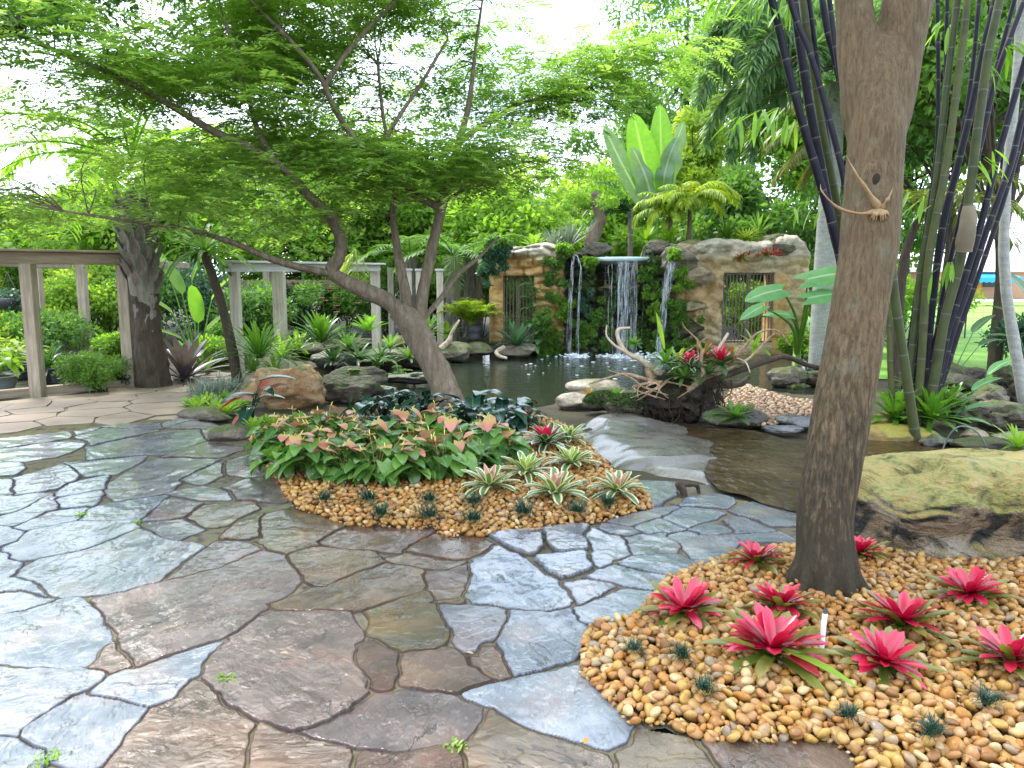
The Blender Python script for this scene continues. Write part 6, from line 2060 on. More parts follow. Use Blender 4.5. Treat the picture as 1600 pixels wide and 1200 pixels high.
fern('small fern at the top of the left bank', D(655, 540, 15), 8, .4, 4)
def bromeliad(label, loc, n, L, W, mat, seed, el=(1.3, .2), dr=.7, name='bromeliad', cat='bromeliad', prof='strap', group=None):
    rs = np.random.RandomState(seed)
    return simple_plant(name, label, cat, loc, [('leaves', mat, lambda mb: rosette(mb, n, L, W, el[0], el[1], dr, prof, rs, 8, .25))], 0, group)
bromeliad('large green strap-leaved bromeliad in the middle of the left bank', D(502, 536, 14.0), 60, .75, .06, M_GREENBROM, 11, (1.45, .35), .9)
bromeliad('bright green bromeliad below the pale pergola post', D(465, 548, 14.2), 34, .55, .05, M_LIME, 12, (1.4, .2), .9)
bromeliad('grassy green bromeliad above the orange rock', D(405, 560, 12.2), 64, .82, .045, M_GREENBROM, 13, (1.4, .3), .9)
bromeliad('dark leafy clump beside the thin dark stem', D(395, 580, 12.3), 40, .45, .035, M_L_MID, 14, (1.4, 0), .9)
bromeliad('green bromeliad at the rear of the left bank', D(545, 545, 15), 36, .5, .05, M_L_MID, 15, (1.3, .2), .8)
bromeliad('lime leafy plant behind the drooping limb', D(575, 520, 16), 24, .5, .09, M_BANANA, 16, (1.4, .5), .6)
bromeliad('dark green strap plant below the leaning limb', D(560, 560, 14.5), 26, .5, .05, M_L_DARK, 17, (1.0, .0), .9)
for k, (px, py, y, n, L, W, mt, lab) in enumerate([
 (322, 585, 14.2, 26, .5, .06, M_GREENBROM, 'green bromeliad on the mulch right of the silvery purple one'), (345, 575, 14.8, 26, .55, .07, M_L_MID, 'leafy green rosette at the foot of the slender dark palm'), (300, 560, 15.5, 30, .6, .06, M_GREENBROM, 'green bromeliad behind the silvery purple one'), (352, 545, 15.8, 30, .65, .08, M_L_BRIGHT, 'bright rosette behind the slender dark palm'),
 (430, 585, 12.4, 34, .42, .045, M_L_MID, 'green rosette spilling over the left shoulder of the orange rock'), (468, 600, 12.2, 30, .34, .05, M_FERN, 'fresh green rosette between the orange rock and the mossy rocks'), (520, 565, 13.6, 30, .4, .05, M_L_DARK, 'dark rosette on the ledge rock under the large bromeliad'), (610, 545, 14.6, 26, .4, .05, M_L_MID, 'green rosette on the flat tan rock of the left bank'), (640, 560, 13.8, 26, .34, .05, M_FERN, 'light green rosette on the layered rock left of the leaning trunk'), (440, 560, 13.4, 40, .6, .05, M_L_BRIGHT, 'bright grassy clump between the pergola posts and the left bank'), (670, 520, 17.2, 30, .55, .07, M_L_MID, 'green rosette behind the leaning trunk at the bank top'), (595, 560, 13.9, 24, .36, .04, M_L_DARK, 'dark rosette beside the hanging fern on the middle bank')]):
    bromeliad(lab, D(px, py, y), n, L, W, mt, 300 + k, (1.35, .05), .9)
# drooping orange leaf
mb = MB(); straps(mb, [[0, 0, 0]], [2.9], [.25], [.55], [.09], [.6], 8, 'lance', .3, [.5])
lf = mb.build('dry_leaf', M_RUST, loc=D(588, 515, 15)); tag(lf, 'single orange-brown dying leaf drooping over the left bank', 'leaf')
# pink orchid-like flower spikes
rs = np.random.RandomState(21)
o = thing('pink_flower_spike', 'arching stem of pink flowers in front of the pergola', 'flower', D(520, 500, 14.2))
mb = MB(); pts = [D(512, 520, 14.2), D(505, 470, 14.2), D(515, 440, 14.1), D(535, 425, 14.0), D(553, 440, 13.9)]
tube(mb, spline(pts, 20), .006, 5, .4); mb.build('stem', M_L_MID, o)
for k, (px, py) in enumerate([(516, 455), (503, 466), (524, 466), (526, 478), (526, 488), (554, 440), (532, 425), (560, 474), (508, 470), (518, 448)]):
    mb = MB(); c = D(px, py, 14.0 + .02 * k)
    straps(mb, np.repeat(c[None], 6, 0), np.arange(6) * 1.05, [.3] * 6, .06, .05, .4, 4, 'lance', .2, rs.rand(6)); mb.build('flower', M_FLPINK, o)
# yellow hanging frond against the pergola
o = thing('hanging_frond', 'yellowing feather frond hanging from the feathery tree above the pink flowers', 'palm frond', D(548, 405, 13.5))
mb, rb = MB(), MB(); fronds(mb, rb, D(555, 390, 13.5), [(-1.2, -1.0, .75, .5), (3.6, -.9, .6, .6)], 26, .45, .03, .9, np.random.RandomState(4)); mb.build('leaflets', M_ARECA, o); rb.build('frond_stems', M_ARECA, o)
# thin dark stem plant (dracaena) behind path corner
o = thing('slender_palm', 'thin dark leaning palm stem with drooping leaves left of the second pergola', 'palm', P(372, 598))
mb = MB(); y = P(372, 598)[1]
tube(mb, spline([PD(372, 600, y), PD(362, 545, y), PD(350, 490, y), PD(332, 430, y), PD(318, 395, y)], 24), np.linspace(.085, .06, 24), 10, 0, .1, 5, 1); mb.build('trunk', M_BARK_D, o)
mb = MB(); rosette(mb, 34, 1.0, .07, 1.2, -.2, 1.3, 'lance', np.random.RandomState(3), 8, .25); m_ = mb.build('leaves', M_L_MID, o, world=False); m_.location = PD(320, 392, y) - np.array(o.location)
# purple-grey bromeliad on mulch
bromeliad('big silvery purple bromeliad on the mulch beside the thick palm trunk', P(288, 594), 40, 1.0, .10, M_PURPLE, 31, (1.35, .1), .8, prof='strap')
bromeliad('smaller silvery purple bromeliad further along the mulch', at(345, 15.0, 0), 20, .6, .07, M_PURPLE, 32, (1.2, .1), .6)
# bird of paradise leaves
def paddles(name, label, base, leaves_, mat, cat='plant', stemr=.018, dr=.5, fold=.25, prof='paddle', lobe=0, wave=.0):
    o = thing(name, label, cat, base)
    mb = MB(); sb = MB()
    for k, (tip0, az, el, L, W) in enumerate(leaves_):
        tube(sb, spline([base, (base + tip0) / 2 + [0, 0, .05 * L], tip0], 8), np.linspace(stemr, stemr * .6, 8), 6, .5, cap=False)
        straps(mb, [tip0], [az], [el], [L], [W], [dr], 14, prof, fold, [(k * .37) % 1], lobe, wave=wave)
    mb.build('leaves', mat, o); sb.build('stalks', mat, o)
    return o
bb = at(305, 14.2)
paddles('bird_of_paradise', 'tall paddle-leaved plant with broad shiny leaves behind the purple bromeliad', bb,
        [(D(310, 505, 14.2), -1.4, 1.3, .8, .27), (D(285, 460, 14.2), 2.6, 1.0, 1.0, .3), (D(270, 490, 14.3), 3.3, .7, .9, .3), (D(300, 440, 14.5), .5, 1.2, 1.0, .38), (D(285, 530, 14.0), 3.4, .5, .8, .26), (D(320, 520, 14.6), .6, .8, .8, .3), (D(265, 430, 14.8), 2.9, 1.1, .9, .28), (D(330, 470, 15), .2, 1.0, .8, .24)], M_L_BRIGHT)
# shrubs around the left side
def shrub(label, loc, r, h, mat, seed, n=14, per=260, leaf=.07, name='shrub', asp=.5):
    rs = np.random.RandomState(seed)
    o = thing(name, label, 'shrub', loc)
    mb = MB()
    cs = np.stack([rs.normal(size=n) * r * .45, rs.normal(size=n) * r * .45, h * (.25 + .65 * rs.rand(n))], -1)
    clump_leaves(mb, cs, r * .45, per, leaf, leaf * asp, rs, .8, hang=.0)
    mb.build('foliage', mat, o, world=False)
    mb = MB()
    for k in range(6):
        tube(mb, spline([[rs.normal() * .03, rs.normal() * .03, -.05], cs[k] * [.5, .5, .5], cs[k]], 6), np.linspace(.014, .004, 6), 4, cap=False)
    mb.build('stems', M_BARK_D, o, world=False)
    return o
shrub('low feathery green shrub between the near pergola posts', P(155, 607), .50, .50, M_FERN, 41, 16, 420, .07, asp=.25)
shrub('small green shrub at the foot of the near pergola corner post', P(190, 600), .25, .3, M_L_BLUE, 42, 8, 200, .06)
shrub('shrub with orange flowers near the pergola corner', at(185, 13.0), .45, .75, M_L_BRIGHT, 43, 12, 260, .08)
mb = MB(); rs = np.random.RandomState(9)
fb_ = at(183, 12.7)
for k in range(9):
    c = fb_ + [rs.normal() * .08, rs.normal() * .08, .72 + rs.normal() * .05]
    straps(mb, np.repeat(c[None], 6, 0), np.arange(6) * 1.05, .4, .045, .03, .4, 3, 'lance', .2, rs.rand(6))
so = [x for x in bpy.data.objects if x.get('label') == 'shrub with orange flowers near the pergola corner'][0]
mb.build('blooms', M_FLORANGE, so)
SH = [(-40, 14.5, 1.0, 1.3, M_L_YELLOW, 'yellow-green bush behind the potted plants at the far left'), (35, 15.5, 1.0, 1.1, M_L_MID, 'leafy bush behind the left pergola post'), (105, 18.5, 1.2, 2.0, M_L_YELLOW, 'yellow-green bush seen through the near pergola'), (165, 19.0, 1.2, 2.1, M_L_BRIGHT, 'bright bush seen between the near pergola posts'), (60, 20, 1.3, 2.2, M_L_MID, 'mid-green bush at the back of the near pergola'),
      (250, 19, 1.0, 2.1, M_L_MID, 'green bush between the palm trunk and the paddle-leaved plant'), (320, 18.5, 1.2, 2.0, M_L_BLUE, 'blue-green bush behind the paddle-leaved plant'), (400, 18, .9, 1.5, M_L_MID, 'green bush under the second pergola at left'), (470, 21.5, 1.1, 1.6, M_L_DARK, 'dark bush behind the second pergola board'), (540, 21.5, 1.0, 1.7, M_L_MID, 'shaded bush behind the pink flowers'), (600, 23, 1.2, 1.9, M_L_MID, 'bush behind the rear pergola post'), (670, 23, 1.1, 1.9, M_L_MID, 'green bush between the pale posts'), (700, 24.5, 1.2, 2.2, M_L_DARK, 'dark bush behind the shaggy palm trunks'), (755, 22, .9, 2.2, M_L_MID, 'green bush immediately left of the orange pillar'),
      (350, 15.6, .55, .7, M_GREENBROM, 'low fresh green shrub beside the slender dark palm'), (330, 14.8, .5, .5, M_L_BRIGHT, 'low bright shrub behind the purple bromeliad'), (820, 21, .9, 1.6, M_L_MID, 'green bush visible through the narrow gate'), (1160, 20.6, .8, 1.5, M_L_BRIGHT, 'green bush visible through the wide gate'),
      (1330, 17.0, .9, 1.2, M_L_MID, 'green bush at the foot of the pale palm trunk'), (1265, 16.5, .5, .6, M_L_BRIGHT, 'low green shrub right of the wide gate'), (1400, 19, 1.1, 2.0, M_L_BRIGHT, 'bright bush behind the bamboo culms'), (1350, 20.5, 1.1, 2.2, M_L_MID, 'bush between the forked trunk and the bamboo'), (1290, 20.5, 1.0, 2.4, M_L_MID, 'bush filling the gap right of the rock wall'), (1655, 13, .9, 1.2, M_L_BLUE, 'blue-green bush at the right edge past the slim trunk')]
for k, (px, y, r, h, m, lab) in enumerate(SH):
    shrub(lab, at(px, y), r, h, m, 800 + k, 16, 300, .11 if h > 1 else .08)
# pots at far left
def pot(px, py, r, h, mat, label, leafm, n, L, W, seed, prof='strap'):
    p = P(px, py)
    o = thing('plant_pot', label[0], 'pot', p)
    mb = MB()
    prof_ = np.array([[.72, 0], [.86, .5], [1, .92], [1.05, .94], [1.05, 1], [.95, 1], [.92, .9], [0.02, .88]])
    th = np.linspace(0, 2 * math.pi, 25)[:-1]
    V = np.stack([np.outer(prof_[:, 0] * r, np.cos(th)), np.outer(prof_[:, 0] * r, np.sin(th)), np.repeat(prof_[:, 1] * h, 24).reshape(-1, 24)], -1).reshape(-1, 3)
    i = np.arange(len(prof_) - 1)[:, None] * 24; j = np.arange(24)[None]
    mb.add(V, np.stack([i + j, i + (j + 1) % 24, i + 24 + (j + 1) % 24, i + 24 + j], -1).reshape(-1, 4))
    mb.build('pot', mat, o, world=False)
    mb = MB(); v, f = ico(3); mb.add(v * [r * .9, r * .9, .03] + [0, 0, h * .86], f); mb.build('soil', M_POTSOIL_HOLE, o, world=False)
    rs = np.random.RandomState(seed)
    simple_plant('potted_plant', label[1], 'plant', p + [0, 0, h * .88], [('leaves', leafm, lambda mb: (rosette if prof != 'broad' else (lambda mb, n, L, W, *a: broad(mb, rs, n, L * 1.4, L, L * .7, W)))(mb, n, L, W, 1.4, .2, .9, prof, rs))])
pot(-5, 612, .30, .24, M_GREYPOT, ('round grey-green pot at the left frame edge', 'lime leafy plant in the round grey-green pot'), M_LIME, 40, .34, .11, 61, 'broad')
pot(75, 596, .24, .22, M_POT, ('black tub between the pergola posts', 'dark strap-leaved plant in the black tub'), M_L_DARK, 34, .55, .06, 62)
pot(35, 590, .24, .24, M_POT, ('black tub partly behind the left pergola post', 'yellow-green bushy plant in the tub behind the post'), M_L_YELLOW, 46, .34, .10, 63, 'broad')
pot(98, 597, .20, .24, M_POT, ('mossy dark pot beside the black tub', 'small green plant in the mossy dark pot'), M_L_MID, 26, .3, .04, 64)
# hanging baskets under the near pergola
for k, (px, py, lab) in enumerate([(15, 470, 'dark hanging basket under the near pergola beam')]):
    c = PD(px, py, 13.5)
    o = thing('hanging_basket', lab, 'hanging basket', c)
    mb = MB(); v, f = ico(3); v2 = v.copy(); v2[:, 2] = np.minimum(v2[:, 2], .3); mb.add(v2 * [.2, .2, .16], f); mb.build('basket', M_POT, o, world=False)
    mb = MB()
    for a in (0, 2.1, 4.2): tube(mb, [[math.cos(a) * .18, math.sin(a) * .18, .05], [0, 0, .5]], .004, 4)
    mb.build('wires', M_DARKMETAL, o, world=False)
    mb = MB(); rs = np.random.RandomState(k); clump_leaves(mb, [[0, 0, .1], [.15, 0, 0], [-.15, 0, 0]], .2, 200, .07, .04, rs, hang=.5); mb.build('foliage', M_L_BLUE, o, world=False)
# lime palm in dark pot by the narrow gate
p = D(742, 528, 17.8)
o = thing('plant_pot', 'small dark pot holding the lime palm beside the narrow gate', 'pot', p)
mb = MB(); tube(mb, [[0, 0, 0], [0, 0, .14], [0, 0, .30]], [.13, .16, .18], 18); mb.build('pot', M_POT, o, world=False)
o = thing('lime_palm', 'small lime-yellow palm in a dark pot beside the narrow gate', 'palm', p + [-.1, 0, .28])
mb, rb = MB(), MB(); rs = np.random.RandomState(3)
fronds(mb, rb, np.zeros(3), [(a, rs.uniform(.8, 1.45), .8, rs.uniform(.6, 1.3)) for a in np.arange(14) * 2.4], 26, .4, .045, .8, rs, rr=.006, vee=.45)
mb.build('fronds', M_ARECA, o, world=False); rb.build('frond_stems', M_ARECA, o, world=False)
bromeliad('pale green rosette left of the lime palm', D(700, 522, 18), 16, .5, .08, M_LIME, 71, (1.1, .2), .6)
# agave-like rosette by narrow gate
bromeliad('dark green agave-like rosette at the foot of the narrow gate', D(808, 540, 17.2), 26, .75, .11, M_L_BLUE, 72, (1.3, .1), .4, 'agave', 'plant', 'lance')
# philodendron climbing at the narrow gate
rs = np.random.RandomState(73)
o = thing('climbing_vine', 'broad-leaved vine climbing the wall right of the narrow gate', 'vine', D(838, 545, YW - .25))
sb, mb = MB(), MB()
st = spline([D(838, 545, YW - .3), D(834, 500, YW - .3), D(836, 460, YW - .3), D(826, 430, YW - .35)], 30)
tube(sb, st, .02, 6, .3); sb.build('stem', M_L_MID, o)
nl = 26
ix = rs.randint(0, 30, nl)
straps(mb, st[ix] + rs.normal(size=(nl, 3)) * [.12, .04, .04], rs.choice([2.8, 3.4, -.3, .3, -1.2, -1.9], nl), rs.uniform(-.3, .5, nl), rs.uniform(.2, .36, nl), .19, .9, 8, 'heart', .15, rs.rand(nl), .15)
mb.build('leaves', M_EAR, o)
# --- foliage on the wall
def wallclump(label, px, py, wpx, hpx, mat, seed, y=None, n=10, per=150, leaf=.075, hang=.55, name='wall_plant'):
    y = y if y is not None else YW - .45
    c = D(px, py, y); s = scale_at(c)
    rs = np.random.RandomState(seed)
    cs = c + np.stack([rs.uniform(-.5, .5, n) * wpx * s, rs.normal(size=n) * .05, rs.uniform(-.5, .5, n) * hpx * s], -1)
    o = thing(name, label, 'wall plant', c)
    mb = MB(); clump_leaves(mb, cs, np.clip(.22 * min(wpx, hpx) * s, .07, .2), per, leaf, leaf * .5, rs, .9, 0, hang); mb.build('foliage', mat, o)
    mb = MB()
    for k in range(4): tube(mb, spline([c + [0, .22, .05], (c + cs[k]) / 2 + [0, .1, .08], cs[k]], 6), .006, 4, cap=False)
    mb.build('stems', M_L_DARK, o)
WC = [(868, 545, 50, 22, M_FERN, 'ferny tuft at the water edge left of the twin stream'), (930, 535, 50, 30, M_L_MID, 'leafy patch at the water edge between twin stream and ledge fall'), (946, 490, 20, 60, M_FERN, 'ferns hanging behind the left threads of the ledge fall'), (1000, 530, 44, 30, M_FERN, 'fern patch at the water edge right of the ledge fall'), (1070, 538, 60, 20, M_FERN, 'low ferny fringe at the water edge before the mossy mound'), (905, 520, 20, 40, M_FERN, 'narrow fern patch just right of the twin stream foot'), (845, 500, 26, 30, M_L_MID, 'leafy tuft on the rock between the narrow gate and the ferns'), (868, 430, 30, 70, M_L_MID, 'leafy vine column down the wall left of the twin stream'), (878, 490, 34, 60, M_L_BRIGHT, 'bright fern patch low on the wall left of the twin stream'), (862, 525, 40, 36, M_FERN, 'fern patch at the waterline left of the twin stream'), (882, 398, 24, 30, M_L_BRIGHT, 'small leafy tuft at the spout of the twin stream'),
      (918, 470, 22, 50, M_L_BLUE, 'blue-green leafy plant between the twin stream and the ledge fall'), (925, 500, 28, 44, M_FERN, 'fern tuft under the blue-green wall plant'), (915, 435, 18, 40, M_MOSSL, 'mossy streak right of the twin stream'), (922, 412, 16, 14, M_L_BRIGHT, 'trailing leaves at the left rim of the round ledge'), (960, 450, 14, 60, M_MOSSL, 'moss strip behind the ledge threads'), (1000, 480, 24, 60, M_MOSSL, 'moss strip right of the ledge threads'),
      (1012, 440, 24, 50, M_FERN, 'ferns between the ledge fall and the sliding fall'), (1018, 480, 22, 46, M_L_BRIGHT, 'bright leaves left of the sliding fall'), (1022, 416, 16, 20, M_MOSSL, 'mossy tuft at the right rim of the ledge'), (1062, 435, 34, 30, M_L_BRIGHT, 'bright leaf patch under the rock shoulder'), (1052, 480, 30, 34, M_FERN, 'fern patch right of the sliding fall'), (1075, 500, 50, 24, M_FERN, 'light green moss cushion low on the wall'), (1055, 398, 14, 10, M_L_BRIGHT, 'tiny tuft at the top of the sliding fall'), (1048, 530, 50, 22, M_L_MID, 'greenery at the waterline right of the sliding fall'),
      (780, 400, 34, 36, M_L_BLUE, 'blue-green creeper spilling over the top left of the wall'), (762, 430, 26, 60, M_L_BLUE, 'blue-green creeper hanging beside the orange pillar'), (768, 385, 40, 26, M_L_MID, 'green creeper mound on the wall corner above the narrow gate')]
for k, (px, py, w, h, m, lab) in enumerate(WC):
    wallclump(lab, px, py, w, h, m, 900 + k, YW - (.62 if px < 860 or px > 1010 else .35 if py < 480 else .3))
for k, (px, py, lab) in enumerate([(1158, 402, 'small red bromeliad cluster on the wall above the wide gate'), (1196, 398, 'larger red bromeliad cluster on the wall near its right end')]):
    rs = np.random.RandomState(k)
    o = thing('red_bromeliad', lab, 'bromeliad', D(px, py, YW - .42))
    mb = MB()
    for m in range(5 + 4 * k):
        c = [rs.normal() * .10 * (1 + k), rs.normal() * .02, rs.normal() * .06]
        mb2 = MB(); rosette(mb2, 12, .15, .028, 1.2, .0, .3, 'lance', rs, 4)
        mb.add(np.concatenate(mb2.V) + c, np.concatenate([f for f, _ in mb2.F]), rs.rand(), .5, .5)
    mb.build('leaves', M_RED, o, world=False)
    mb = MB(); rosette(mb, 22, .22, .03, .9, -.6, .4, 'lance', rs, 4); mb.build('outer_leaves', M_GREENBROM, o, world=False)
# --- wall-top plants
yt_ = YW + .55
bromeliad('grey-green spiky rosette on the wall top left of the brown trunk', D(865, 388, yt_), 44, .7, .05, M_SILVER, 81, (1.4, .1), .6, 'spiky_rosette', 'plant', 'lance')
bromeliad('blue-grey spiky rosette directly above the twin stream', D(890, 386, yt_), 34, .75, .06, M_SILVER, 82, (1.5, .5), .3, 'spiky_rosette', 'plant', 'lance')
bromeliad('yellowing strappy bromeliad on the wall top above the wide gate', D(1165, 374, yt_), 60, .5, .04, M_ARECA, 83, (.9, -.1), .5)
bromeliad('green bromeliad on the wall top right of the yellow palms', D(1135, 372, yt_ + .3), 30, .6, .06, M_GREENBROM, 84, (1.4, .3), .6)
bromeliad('lime leafy bromeliad at the middle of the wall top', D(1045, 378, yt_), 30, .5, .07, M_LIME, 85, (1.4, .2), .6)
bromeliad('small lime bromeliad near the ledge on the wall top', D(1010, 378, yt_ + .5), 16, .6, .1, M_LIME, 86, (1.3, .2), .6)
bromeliad('tall green bromeliad toward the right end of the wall top', D(1185, 366, yt_ + .5), 26, .7, .05, M_L_MID, 87, (1.5, .4), .6)
bromeliad('green leafy rosette on the wall top beside the spiky ones', D(835, 388, yt_ + .3), 20, .5, .12, M_LIME, 88, (1.3, .2), .6)
o = thing('twisted_trunk', 'short twisted brown trunk growing from the wall top by the ledge', 'tree', D(922, 382, yt_))
mb = MB(); tube(mb, spline([D(920, 385, yt_), D(930, 362, yt_), D(938, 345, yt_), D(934, 325, yt_), D(930, 300, yt_)], 20), np.linspace(.16, .11, 20), 12, 0, .2, 6, 4); mb.build('trunk', M_BARK_C, o)
mb = MB(); rs = np.random.RandomState(91); clump_leaves(mb, D(925, 300, yt_) + rs.normal(size=(12, 3)) * [.6, .4, .25], .32, 260, .10, .04, rs, .5); mb.build('crown', M_L_BRIGHT, o)
# banana / traveller's palm
by = YW + 2.2
o = thing('banana_plant', 'giant upright paddle-leaved banana plant behind the rock wall', 'banana plant', at(1020, by, 0))
base = D(1018, 335, by)
def pad(px0, py0, px1, py1, W, roll, mat, fold, nm, droop=0.15, wave=0.0, dy=0.0):
    a, b = D(px0, py0, by + dy), D(px1, py1, by + dy * 1.6)
    v = b - a; L = np.linalg.norm(v)
    mb = MB()
    az, el = math.atan2(v[1], v[0]), math.asin(v[2] / L)
    # blade faces the viewer: path in the picture-parallel plane, side vector from roll
    straps(mb, [[0, 0, 0]], [az], [el + droop / 2], [L * 1.02], [W], [droop], 20, 'paddle', fold, [.5], roll=roll, wave=wave)
    q = mb.build(nm, mat, o, world=False); q.location = a - np.array(o.location)
mb = MB()
tube(mb, spline([at(1020, by, 0), D(1020, 400, by), D(1020, 335, by)], 14), np.linspace(.2, .12, 14), 12, .4, .05, 3, 1); mb.build('stem', M_BANANA, o)
for (q0, q1) in (((1018, 335), (1032, 290)), ((1018, 335), (1010, 290))):
    mb = MB(); tube(mb, [D(*q0, by), D(*q1, by)], .04, 8, .5); mb.build('stalk', M_BANANA, o)
pad(1034, 312, 1031, 166, .68, 1.45, M_BANANA, .12, 'leaf', .02, .0, .05)
pad(1022, 320, 990, 180, .80, 1.35, M_BANANA, .12, 'leaf', .0, .0, -.1)
pad(1012, 330, 945, 198, .52, 1.25, M_BANANAG, .3, 'leaf', -.1, .05, .2)
pad(1024, 345, 985, 232, .62, 1.75, M_BANANAG, .45, 'leaf', .5, .25, -.35)
pad(1040, 300, 1070, 192, .5, 1.7, M_BANANAG, .4, 'leaf', .3, .3, .15)
pad(1034, 320, 1062, 215, .45, 1.4, M_BANANAG, .4, 'leaf', .5, .3, -.1)
# areca palms on the wall
for k, (px, py, sp, lab) in enumerate([(1075, 372, [(200, 55, 1.0, 1.3), (160, 40, 1.0, 1.5), (20, 50, 1.2, 1.4), (345, 35, 1.2, 1.5), (0, 65, 1.25, 1.6), (180, 75, 1.0, 1.2), (260, 50, 1.0, 1.4), (90, 60, 1.0, 1.3), (300, 60, 1.1, 1.4), (225, 35, .9, 1.5)], 'golden arching palm on top of the wall'), (1045, 374, [(190, 45, .9, 1.5), (150, 60, .9, 1.4), (220, 50, .8, 1.4), (280, 55, .8, 1.4), (30, 60, .9, 1.3), (90, 55, .8, 1.3), (175, 25, .85, 1.4)], 'smaller golden palm left of the arching one on the wall')]):
    rs = np.random.RandomState(95 + k)
    b = D(px, py, yt_ + .3)
    o = thing('golden_palm', lab, 'palm', b)
    mb = MB(); top = b + [.02, 0, .72 - .2 * k]
    tube(mb, spline([b - [0, 0, .2], b + [.03, 0, .35], top], 10), np.linspace(.06, .045, 10), 8, 0, .1, 6, 1); mb.build('trunk', M_BARK_C, o)
    mb, rb = MB(), MB()
    fronds(mb, rb, top, [(math.radians(a), math.radians(rs.uniform(35, 84)), L * rs.uniform(.9, 1.35), rs.uniform(1.5, 2.5)) for a, e, L, d in sp + [(q_[0] + 25, q_[1] + 8, q_[2] * .9, q_[3]) for q_ in sp]], 46, .30, .03, 1.7, rs, rr=.010, vee=.35)
    mb.build('fronds', M_ARECA, o); rb.build('frond_stems', M_ARECA, o)
# silvery palm left of banana
rs = np.random.RandomState(97)
o = thing('silver_palm', 'silvery drooping palm fronds behind the wall left of the banana plant', 'palm', at(955, YW + 2.5, 0))
b = D(985, 330, YW + 2.5)
mb = MB(); tube(mb, spline([at(985, YW + 2.5, 0), b], 6), .07, 8); mb.build('trunk', M_BARK_PG, o)
mb, rb = MB(), MB(); fronds(mb, rb, b, [(math.radians(a), math.radians(e), 1.3, 1.3) for a, e in [(175, 30), (190, 50), (165, 10), (200, 15), (150, 45), (185, 70), (220, 30), (10, 40)]], 36, .3, .035, .6, rs); mb.build('fronds', M_L_BLUE, o); rb.build('frond_stems', M_L_BLUE, o)
# hanging bamboo sprays (upper right)
# --- bamboo clumps
def culm(parent, pts, r, mat, rnd):
    mb = MB(); q = spline(np.array(pts), 80)
    L = np.concatenate([[0], np.cumsum(np.linalg.norm(np.diff(q, axis=0), axis=1))])
    fr = (L * 2.6 + rnd) % 1
    rr = r * np.linspace(1, .78, 80) * (1 + .10 * np.exp(-((fr - .965) / .02) ** 2))
    tube(mb, q, rr, 12, rnd, cap=False)
    mb.build('culm', mat, parent)
CL = [  # top px,py -> mid -> base
 [(1206, 0), (1245, 160), (1280, 280), (1312, 400), (1322, 520)], [(1240, 0), (1262, 150), (1283, 260), (1300, 350), (1316, 420), (1326, 520)], [(1254, 0), (1268, 90), (1285, 200), (1308, 320), (1326, 430), (1334, 520)],
 [(1232, -10), (1268, 90), (1302, 210), (1322, 300), (1334, 420), (1338, 520)], [(1285, 0), (1304, 90), (1326, 190), (1338, 290), (1340, 420), (1342, 520)], [(1268, 30), (1290, 200), (1306, 300), (1326, 420), (1332, 520)], [(1295, -10), (1312, 120), (1334, 260), (1344, 400), (1346, 520)]]
yc = 9.5
bs = at(1332, yc, 0)
bc = thing('bamboo_clump', 'clump of slanting black bamboo culms left of the forked trunk', 'bamboo', bs)
for k, c in enumerate(CL):
    dy = (k % 3 - 1) * .25
    top = D(c[0][0] - (c[1][0] - c[0][0]) * 2.0, c[0][1] - 320, yc + dy * 2)
    pts = [P(1338 + k * 3, 640)[0] and D(c[-1][0], 640, yc + dy * .4)] + [D(px, py, yc + dy) for px, py in c[::-1]] + [top]
    culm(bc, pts, [7.5, 8.5, 7.5, 5.5, 6.5, 5, 5][k] * .9 * yc / FPX, M_BAMB if k != 2 else M_BAMBG, (k * .31) % 1)
def bleaf(parent, sprays, seed, mat=M_BAMBLEAF):
    rs = np.random.RandomState(seed)
    mb, sb = MB(), MB()
    for (a, b, n, L) in sprays:
        q = spline([a, (a + b) / 2 + [0, 0, .06], b], 12)
        tube(sb, q, .005, 4, cap=False)
        ix = rs.uniform(.25, 1, n)
        bp_ = np.stack([np.interp(ix, np.linspace(0, 1, 12), q[:, k]) for k in range(3)], -1)
        v = b - a
        az0 = math.atan2(v[1], v[0])
        straps(mb, bp_, az0 + rs.normal(size=n) * .6, rs.uniform(-1.3, -.4, n), L * rs.uniform(.7, 1.2, n), L * .13, .4, 6, 'lance', .2, rs.rand(n))
    mb.build('foliage', mat, parent); sb.build
bleaf(bc, [(D(1262, 170, yc), D(1145, 185, yc - .4), 15, .42), (D(1262, 200, yc), D(1200, 180, yc - .3), 8, .38), (D(1232, 10, yc), D(1110, -5, yc - .3), 16, .36), (D(1240, 20, yc), D(1225, 10, yc - .3), 8, .36), (D(1300, 330, yc), D(1235, 325, yc - .2), 5, .3), (D(1245, 0, yc), D(1185, -30, yc - .2), 12, .36)], 5)
